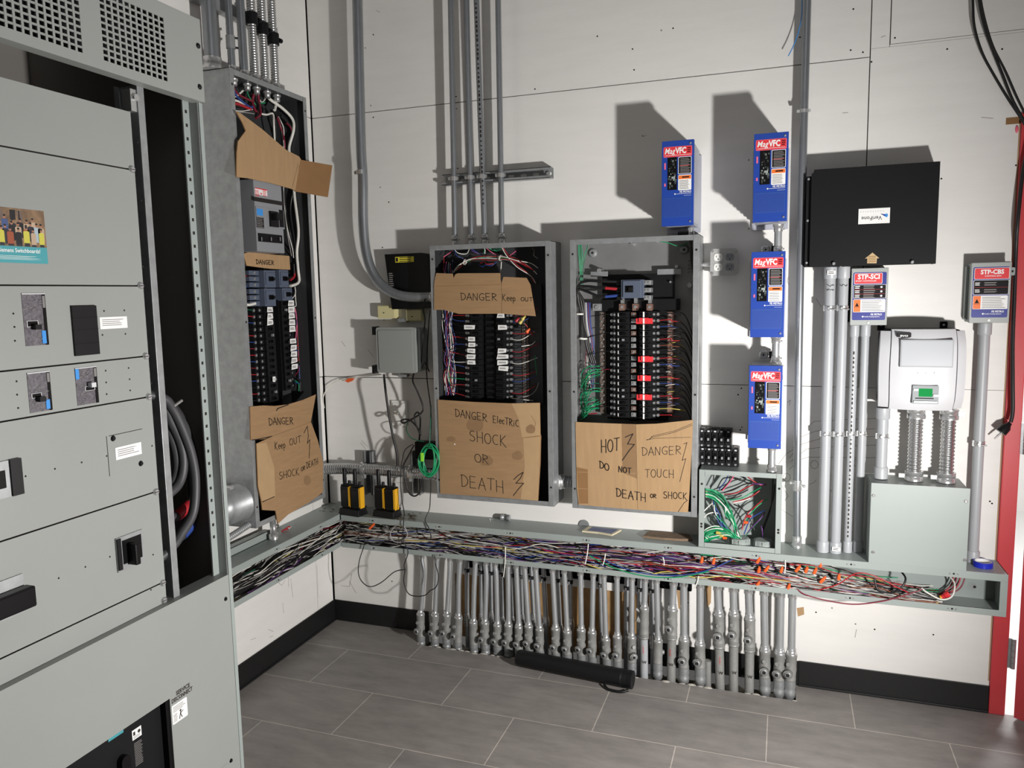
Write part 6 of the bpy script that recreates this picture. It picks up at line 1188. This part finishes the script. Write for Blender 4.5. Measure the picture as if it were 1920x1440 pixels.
mb = MB(BK); a = (*WB(1815, 1098, .07), .07); a = (*WB(1766, 1120, .10), .10); b = (*WB(1780, 1113, .10), .10); mb.lathe(a, b, [(0, .009), (.4, .009), (.45, .012), (1, .011)], lab_r, 12); mb.lathe((*WB(1763, 1121, .1), .1), a, [(0, .0085), (1, .0085)], yellow, 10); solo(mb, 'wire_connector', 'red and yellow wire connector near the right end of the wireway', 'wire connector')
for k, (px, py, qx, qy, l) in enumerate([(948, 1025, 944, 1082, 'white cable tie hanging under the lip left of the middle'), (1103, 1020, 1097, 1058, 'white cable tie around the wires below the wide cardboard sign'), (1243, 1045, 1245, 1060, 'short white cable tie in the middle of the wireway'), (1310, 1080, 1302, 1104, 'white cable tie dangling below the lip under the wire box'), (1472, 1050, 1471, 1075, 'white cable tie near the orange connectors'), (1135, 1038, 1130, 1060, 'white cable tie beside the blue and red wires')]):
    cable('cable_tie', l, 'cable tie', [(px, py, .155), ((px+qx)/2+1, (py+qy)/2, .158), (qx, qy, .159)], .157, .0022, WC['white'])
# ================================================================ SWITCHBOARD
SX = .60; SY1 = -1.40; SY0 = -2.45; STOP = 2.262
sw = thing('switchboard', 'huge grey switchboard cabinet with vent grilles filling the left edge', 'switchboard', (.3, -1.9, 0))
ws = lambda x, y, d=SX-.02: WL(x, y, d)
mb = MB(LF)
mb.box(SY0, SY1, .0005, STOP, .006, .012, cab_in); mb.box(SY1-.003, SY1, .0005, STOP, .012, SX-.002, cab_in); mb.box(SY0, SY0+.003, .0005, STOP, .012, SX-.002, blk_m)
mb.box(SY0, SY1, STOP-.003, STOP, .006, SX, ansi2); mb.box(SY0, SY1, .0005, .004, .006, SX, ansi2)
mb.build('cabinet_shell', sw)
# corner post and perforated flange
mb = MB(LF); yp0, yp1 = WL(366, 560, SX-.03)[0], WL(377.5, 560, SX-.03)[0]
mb.box(yp0, yp1, WL(400, 1100, SX)[1]-.12, WL(366, 190, SX)[1]+.02, SX-.034, SX-.03, gbox)
for k in range(34):
    z = 2.03-.034*k
    if z < .8: break
    mb.box((yp0+yp1)/2-.004, (yp0+yp1)/2+.003, z-.004, z+.004, SX-.0299, SX-.0295, seam_m)
mb.build('perforated_rail', sw)
mb = MB(LF); ya = WL(402, 560, SX)[0]; mb.box(ya-.012, SY1, .0005, STOP, SX-.003, SX, gbox); mb.box(yp1, ya-.012, .3, STOP-.2, SX-.034, SX-.031, ansi2); mb.box(ya-.014, ya-.012, .0005, STOP, SX-.034, SX-.003, ansi2); mb.build('corner_post', sw, .0008)
# vent panel: a grid of real holes
zb = WL(376, 190, SX+.012)[1]; VT = STOP-.006
va = lambda x, y: WL(x, y, SX+.012)
g1 = [va(190, 8), va(312, 55), va(196, 110), va(313, 152)]
gy0, gy1 = va(191, 60)[0], va(311, 105)[0]; gz1, gz0 = va(308, 52)[1]+.002, va(312, 152)[1]
gw = gy1-gy0; h0 = va(152, 60)[0]; h1 = h0-gw
D0, D1 = SX+.009, SX+.012
mb = MB(LF); segs = [(SY0, h1), (h0, gy0), (gy1, SY1-.004)]
gzt = min(gz1+.02, VT-.01)
for a, b in segs: mb.box(a, b, zb, VT, D0, D1, ansi2)
for a, b in ((h1, h0), (gy0, gy1)):
    mb.box(a, b, zb, gz0, D0, D1, ansi2); mb.box(a, b, gzt, VT, D0, D1, ansi2); nc = 11; p = (b-a)/(nc-.32)
    for k in range(nc-1): mb.box(a+p*k+p*.68, a+p*(k+1), gz0, gzt, D0, D1, ansi2)
    nr = 11; pr = (gzt-gz0)/(nr-.32)
    for k in range(nr-1): mb.box(a, b, gz0+pr*k+pr*.68, gz0+pr*(k+1), D0, D1-.0004, ansi2)
mb.box(SY0, SY1-.004, zb, zb+.003, SX-.02, D0, ansi2); mb.box(SY1-.007, SY1-.004, zb, VT, SX-.0, D0, ansi2)
mb.box(SY0, SY1-.02, zb+.03, VT, SX-.10, SX-.09, blk_m)
mb.build('vent_panel', sw)
for p in [(371, 86), (374, 163)]: u, v = va(*p); mb = MB(LF); mb.lathe((u, v, D1), (u, v, D1+.004), [(0, .0065), (.6, .0065), (1, .004)], blk, 12); mb.build('screw', sw, label='black screw')
# inner cover panels (recessed), front at x = IX
IX = SX-.02
yr = lambda y: ws(258+(y-200)*(300-258)/(1130-200), y)[0]
yR = sum(ws(x, y)[0] for x, y in [(262, 320), (276, 536), (284, 743), (293, 922), (298, 1080)])/5
edges = [ws(250, 210)[1], ws(268, 322)[1], ws(281, 536)[1], ws(282, 667)[1], ws(286, 743)[1], ws(292, 922)[1], ws(297, 1096)[1], ws(300, 1128)[1]-.01]
names = ['top', 'second', 'third', 'fourth', 'fifth', 'sixth', 'bottom']
panels = []
for k in range(7):
    mb = MB(LF); mb.box(SY0+.01, yR, edges[k+1]+.0016, edges[k]-.0016, IX-.003, IX, ansi2); o = mb.build('cover_panel', sw, .0006); panels.append(o)
mb = MB(LF); mb.box(SY0+.01, yR-.002, edges[-1], edges[0]-.004, IX-.012, IX-.006, seam_m); mb.build('mounting_pan', sw)
for z in edges[1:7]+[edges[6]-.045, edges[6]-.075]:
    mb = MB(LF); mb.lathe((yR-.010, z, IX), (yR-.010, z, IX+.006), [(0, .0085), (.5, .0085), (1, .006)], zinc, 12); mb.box(yR-.017, yR-.003, z-.0008, z+.0008, IX+.006, IX+.0064, seam_m); mb.build('screw', sw)
mb = MB(LF)
for (x, y) in [(258, 267), (265, 376), (268, 500), (284, 719), (283, 1106), (285, 836), (195, 583), (233, 582), (192, 628), (235, 626), (198, 695), (241, 690), (199, 717), (243, 711), (200, 739), (244, 732), (25, 588), (27, 613), (28, 639), (31, 715), (32, 740), (34, 765), (48, 893), (103, 879), (153, 867), (200, 855), (57, 1105), (110, 1084), (160, 1063), (206, 1044), (287, 1040)]:
    u, v = ws(x, y, IX); mb.disc(u, v, .0022, IX-.001, IX+.0003, seam_m, 8)
mb.build('screw_holes', sw)
# steel mullion right of the covers
ym0, ym1 = ws(286, 560)[0], ws(298, 560)[0]
mb = MB(LF); zt = ws(275, 165)[1]; mb.box(ym0-.012, ym0, edges[-1]-.02, zt, IX-.06, IX-.055, galv); mb.box(ym0, ym0+.002, edges[-1]-.02, zt, IX-.055, IX-.004, galv); mb.box(ym0, ym1, edges[-1]-.02, zt, IX-.004, IX-.001, galv); mb.build('steel_mullion', sw, .0006)
mb = MB(LF); a, b = ws(246, 165), ws(260, 210); mb.box(a[0], b[0], b[1], a[1], IX-.03, IX-.004, zinc); u, v = ws(254, 183); mb.cyl((u, v, IX-.004), (u, v, IX+.004), .008, zinc, 12); mb.build('bracket', sw)
# lower cover, standing slightly forward
LX = SX+.0; zl = ws(423, 1080, LX)[1]
la = WL(0, 1293, LX); zl = (WL(423, 1082, LX)[1]+la[1])/2
mb = MB(LF); bu1, bz1 = WL(318, 1308, LX); bz1 = WL(318, 1310, LX)[1]; bu0 = bu1-.34; bz0 = .12
mb.box(SY0, bu0, .004, zl, LX-.003, LX, ansi2); mb.box(bu1, ya-.014, .004, zl, LX-.003, LX, ansi2); mb.box(bu0, bu1, bz1, zl, LX-.003, LX, ansi2); mb.box(bu0, bu1, .004, bz0, LX-.003, LX, ansi2)
mb.box(SY0, ya-.014, zl-.003, zl, IX-.03, LX-.003, ansi2); mb.build('lower_cover', sw)
for p in [(423, 1123), (433, 1426)]: u, v = WL(*p, LX); mb = MB(LF); mb.lathe((u, v, LX), (u, v, LX+.003), [(0, .006), (1, .004)], blk, 12); mb.build('screw', sw, label='black screw')
mb = MB(LF); mb.box(bu0, bu1, bz0, bz1, LX-.04, LX-.02, blk_m); mb.box(bu1-.012, bu1, bz0, bz1, LX-.02, LX-.003, blk_s); o = mb.build('main_breaker', sw)
lw = lambda x, y: WL(x, y, LX-.02)
mb = MB(LF); a, b = lw(203, 1390), lw(231, 1370); mb.box(a[0], b[0], a[1]-.002, a[1]+.011, LX-.02, LX-.0194, lab_t); mb.build('teal_strip', o)
mb = MB(LF); a, b = lw(247, 1372), lw(265, 1372); z1, z0 = lw(256, 1365)[1], lw(256, 1384)[1]; mb.box(a[0], b[0], z0, z1, LX-.02, LX-.0194, lab_w); mb.box(a[0]+.003, a[0]+.009, z1-.014, z1-.005, LX-.0194, LX-.0192, ink); mb.disc(b[0]-.007, z1-.010, .0045, LX-.0194, LX-.0192, ink, 10); mb.lines(a[0]+.003, b[0]-.003, z0+.002, z0+.009, 2, LX-.0192, lab_g, .4)
z1, z0 = lw(258, 1389)[1], lw(260, 1434)[1]; mb.lines(a[0]+.003, b[0]+.002, z0, z1, 14, LX-.0194, lab_g, .4); mb.build('rating_label', o)
u, v = lw(228, 1424); mb = MB(LF); mb.rrect(u-.013, u+.013, v-.06, v+.012, LX-.02, LX-.005, .012, blk_s); mb.build('handle', o)
# writing and stickers on the lower cover
sl = lambda x, y: WL(x, y, LX)
def fit(mb, t, p0, p1, h):
    a, b = sl(*p0), sl(*p1); vs, _q = text_mesh(t, .03, 0); wd = max(p[0] for p in vs)-min(p[0] for p in vs); mb.text(t, a[0], (a[1]+b[1])/2, LX+.0005, h/.7, ink, .03, 0, (b[0]-a[0])/(wd*h/.7), 'L')
mb = MB(LF); fit(mb, 'SERVICE', (330, 1303), (356, 1288), .0105); fit(mb, 'DISCONNECT', (322, 1319), (361, 1294), .0105); mb.build('stencil_lettering', sw)
mb = MB(LF); a, b = sl(323, 1345), sl(350, 1310); z1 = sl(323, 1324)[1]; z0 = sl(323, 1361)[1]; mb.rrect(a[0], b[0], z0, z1, LX, LX+.0005, .003, lab_w); mb.lines(a[0]+.004, b[0]-.005, z1-.02, z1-.004, 4, LX+.0007, lab_g, .35); mb.lines(a[0]+.004, a[0]+.018, z0+.004, z1-.024, 6, LX+.0007, lab_g, .35)
mb.disc(a[0]+.028, z1-.024, .003, LX+.0006, LX+.0008, ink, 10); mb.stroke([(a[0]+.028, z1-.028), (a[0]+.027, z0+.018), (a[0]+.023, z0+.006)], .0026, LX+.0007, ink); mb.stroke([(a[0]+.027, z0+.018), (a[0]+.032, z0+.006)], .0024, LX+.0007, ink); mb.stroke([(a[0]+.028, z1-.031), (a[0]+.036, z1-.028)], .0022, LX+.0007, ink); mb.build('instruction_label', sw, label='white instruction label')
mb = MB(LF); a = sl(415, 1440); b = sl(428, 1431); mb.lines(a[0], b[0], a[1], b[1]+.004, 3, LX+.0004, ink, .35); mb.build('small_print', sw)
# windows and breakers in the covers
def sbox(name, x0, y0, x1, y1, w0, w1, m, parent=None, label=None, extra=None):
    a, b = ws(x0, y0, IX), ws(x1, y1, IX); z1 = (ws(x0, y0, IX)[1]+ws(x1, y0, IX)[1])/2; z0 = (ws(x0, y1, IX)[1]+ws(x1, y1, IX)[1])/2
    mb = MB(LF); mb.box(a[0], b[0], z0, z1, IX+w0, IX+w1, m)
    if extra: extra(mb, a[0], b[0], z0, z1)
    return mb.build(name, parent or sw, label=label)
random.seed(3)
face = mat('breaker_face', (62, 58, 64), .45, vary=.5, scale=140, rgb2=(110, 106, 112))
def bface(tg, tq, blue_at, dk):
    def f(mb, a, b, z0, z1):
        W_, H = b-a, z1-z0; mb.box(b-W_*.13, b, z0, z1, IX+.001, IX+.0022, blk_s); mb.box(a, b, z1-.002, z1, IX+.001, IX+.0024, silver)
        (bx0, bx1, bz0, bz1) = blue_at; mb.box(a+W_*bx0, a+W_*bx1, z0+H*bz0, z0+H*bz1, IX+.001, IX+.0024, lab_b)
        for k in range(26): x = a+W_*random.uniform(.05, .75); z = z0+H*random.uniform(.03, .93); mb.box(x, x+random.uniform(.002, .008), z, z+.0012, IX+.001, IX+.0023, lab_g)
        mb.box(a+W_*tg, a+W_*tq, z0+H*.36, z0+H*.48, IX+.001, IX+.0026, silver); mb.box(a+W_*(tg+.03), a+W_*(tq-.03), z0+H*.37, z0+H*.47, IX+.0026, IX+.003, blk_s)
        mb.box(a+W_*.86, a+W_*.97, z0+H*.72, z0+H*.95, IX+.0022, IX+.0026, lab_g)
    return f
for (x0, y0, x1, y1, bl, tg) in [(39, 550, 91, 648, (.72, .9, .03, .28), (.1, .6)), (49, 697, 98, 772, (.72, .9, .04, .28), (.1, .55))]:
    o = sbox('breaker_window', x0, y0, x1, y1, .0003, .001, face, None, 'dark breaker face in a cover cutout', bface(tg[0], tg[1], bl, None))
    a, b = ws((x0+x1)/2-8, (y0+y1)/2+8, IX), ws((x0+x1)/2+4, (y0+y1)/2+14, IX); mb = MB(LF); mb.box(a[0], a[0]+.014, a[1]-.012, a[1]-.002, IX+.003, IX+.014, blk); mb.build('toggle', o)
o = sbox('breaker_window', 139, 688, 185, 758, .0003, .001, face, None, 'dark breaker face in a cover cutout', bface(.38, .85, (.0, .16, .7, .98), None))
a = ws(163, 722, IX); mb = MB(LF); mb.box(a[0], a[0]+.012, a[1]-.005, a[1]+.005, IX+.003, IX+.014, silver); mb.build('toggle', o)
def bl_x(mb, a, b, z0, z1):
    for t in (.24, .52, .76): mb.box(a, b, z0+(z1-z0)*t-.001, z0+(z1-z0)*t+.001, IX+.005, IX+.0056, blk_m)
sbox('blanking_plate', 131, 573, 185, 666, .0003, .005, blk, None, 'black blanking plate', bl_x)
def prt(mb, a, b, z0, z1): mb.lines(a+.006, b-.006, z0+.006, z1-.004, 4, IX+.0009, lab_g, .35)
sbox('paper_label', 186, 594, 239, 616, .0003, .0008, lab_w, None, 'white printed label', prt); sbox('paper_label', 215, 834, 266, 857, .0003, .0008, lab_w, None, 'white printed label', prt)
mb = MB(LF); p = [ws(205, 893), ws(204, 817), ws(266, 801)]; z = p[1][1]; mb.box(p[0][0], p[0][0]+.0015, p[0][1], z, IX, IX+.0004, seam_m); mb.box(p[1][0], p[2][0], z-.0015, z, IX, IX+.0004, seam_m); mb.build('access_plate_seam', sw)
for q in [(212, 822), (264, 869)]: u, v = ws(*q); mb = MB(LF); mb.lathe((u, v, IX), (u, v, IX+.004), [(0, .007), (1, .004)], blk, 12); mb.build('screw', sw, label='black screw')
def rotary(x0, y0, x1, y1, side):
    def f(mb, a, b, z0, z1):
        W_, H = b-a, z1-z0; mb.box(a+W_*.2, b-W_*.08, z0+H*.18, z1-H*.12, IX+.004, IX+.005, blk_s); mb.box(a, a+W_*.13, z0+H*.06, z1-H*.02, IX+.004, IX+.008, blk)
    o = sbox('switch_plate', x0, y0, x1, y1, .0003, .004, galv, None, 'grey plate with black recess', f)
    a, b = ws(x0, y0, IX), ws(x1, y1, IX); m_ = (a[0]+b[0])/2; z = (a[1]+b[1])/2; mb = MB(LF); mb.box(m_-.010, m_+.004, z-.030, z+.022, IX+.005, IX+.03, blk_s); mb.build('handle', o, .003)
rotary(214, 1000, 270, 1064, 1)
o = sbox('switch_plate', -40, 865, 42, 935, .0003, .004, galv, None, 'grey plate with black recess', lambda mb, a, b, z0, z1: (mb.box(a+.02, b-.034, z0+.020, z1-.018, IX+.004, IX+.005, blk_s), mb.box(b-.024, b, z0, z1, IX+.004, IX+.008, blk)))
o = sbox('switch_plate', -60, 1091, 49, 1166, .0003, .004, galv, None, 'grey plate with black handle'); a, b = ws(-60, 1100), ws(47, 1094); c = ws(47, 1134); mb = MB(LF); mb.box(a[0], b[0], c[1], b[1], IX+.004, IX+.03, blk_s); mb.build('handle', o, .004)
# poster with a group photograph
a, b = ws(-60, 385, IX), ws(90, 495, IX); zt, zm, z0 = ws(90, 397, IX)[1], ws(90, 465, IX)[1], ws(90, 495, IX)[1]
mb = MB(LF); mb.box(a[0], b[0], z0, zm, IX+.0003, IX+.0008, lab_t); mb.box(a[0], b[0], zm, zt, IX+.0003, IX+.0008, mat('photo_backdrop', (150, 122, 92), .4, vary=.5, scale=40, rgb2=(92, 74, 60)))
random.seed(17); cols = [mat('photo_shirt_%s' % n, c, .45) for n, c in (('yellow', (190, 184, 74)), ('dark', (40, 40, 48)), ('blue', (64, 82, 124)), ('tan', (176, 154, 130)), ('light', (158, 174, 184)), ('orange', (146, 76, 50)), ('black', (26, 26, 28)))]; skin = mat('photo_skin', (156, 110, 86), .5)
for k in range(9):      # shelving behind the group
    x = random.uniform(a[0]+.02, b[0]-.02); mb.box(x, x+random.uniform(.003, .014), zm+(zt-zm)*random.uniform(.5, .7), zt-random.uniform(0, .012), IX+.0008, IX+.00085, random.choice(cols[:2]+[card_d, brass, cols[-1]]))
for row in range(3):
    n = (10, 12, 9)[row]
    for k in range(n):
        x = a[0]+(b[0]-a[0])*(k+.5+random.uniform(-.28, .28))/n; z = zm+(zt-zm)*((.66, .50, .42)[row]+random.uniform(-.06, .05)); hw_ = random.uniform(.0056, .0078); o_ = .00005*row
        if x+hw_ > b[0]-.001 or x-hw_ < a[0]+.001: continue
        c_ = random.choice(cols if row else cols[1:2]+cols[-1:]+cols[2:4]); mb.rrect(x-hw_, x+hw_, max(zm+.0003, z-.030), z, IX+.00085+o_, IX+.00089+o_, .0035, c_)
        if row == 2: mb.box(x-hw_*.9, x+hw_*.9, zm+.0003, max(zm+.001, z-.024), IX+.00089+o_, IX+.00091+o_, cols[1])
        mb.disc(x, z+.0045, .0036, IX+.00085+o_, IX+.00089+o_, skin, 10, .0030); mb.disc(x, z+.0068, .0022, IX+.00089+o_, IX+.0009+o_, cols[-1], 8, .0029)
mb.text('sing Siemens Switchboards!', b[0]-.006-.010, zm-.012, IX+.001, .0115, lab_w, .01, 0, .85, 'R'); mb.lines(a[0]+.01, b[0]-.012, z0+.006, zm-.018, 4, IX+.001, lab_w, .25); mb.build('poster', sw, label='small poster with a group photograph over a teal strip')
# heavy cables inside the open side
mats = [rubber]*5; random.seed(19)
paths = [([(300, 745), (322, 765), (340, 800), (358, 850), (366, 900), (362, 960), (340, 1000), (318, 1030)], 'outermost grey power cable curving down inside the open switchboard side', None),
         ([(300, 760), (320, 790), (338, 830), (344, 870), (336, 905), (312, 930)], 'second grey power cable curving inside the open switchboard side', None),
         ([(300, 775), (318, 810), (330, 850), (330, 890), (308, 925)], 'innermost grey power cable curving inside the open switchboard side', None),
         ([(305, 750), (345, 800), (372, 865), (380, 905), (362, 935), (335, 965), (305, 980)], 'grey power cable with red tape inside the switchboard', ('red', 5)),
         ([(310, 752), (350, 810), (380, 880), (386, 920), (368, 970), (345, 1000), (315, 1025)], 'grey power cable with blue tape inside the switchboard', ('blue', 5))]
for k, (px, l, tape) in enumerate(paths):
    d = SX-.040-.016*k; P_ = [(*WL(x, y, d), d) for x, y in px]; P_ = [(min(p[0], SY1-.018), p[1], p[2]) for p in P_]
    u0 = P_[0]; P_ = [(u0[0]-.10, u0[1]+.03, u0[2]-.03)]+P_; e = P_[-1]; P_.append((e[0]-.10, e[1]-.05, e[2]-.02)); root = thing('power_cable', l, 'cable', tuple(LF(*P_[3])), 'heavy cables in the switchboard')
    mb = MB(LF); mb.tube(P_, .0125, rubber, 12, 6); mb.build('jacket', root)
    if tape:
        mb = MB(LF); q = smooth_path(P_, 6); i0 = -16; mb.rings([tuple(q[i]) for i in range(len(q)-17, len(q)-11)], [.0145]*6, WC[tape[0]], 12); mb.build('phase_tape', root, label=tape[0]+' tape')
mb = MB(LF); u, v = WL(332, 756, SX-.03); mb.tube([(u-.012, v-.006, SX-.03), (u+.012, v+.006, SX-.025)], .004, lab_g, 8, 1); solo(mb, 'cable_tie', 'grey cable tie on the heavy cables in the switchboard', 'cable tie')
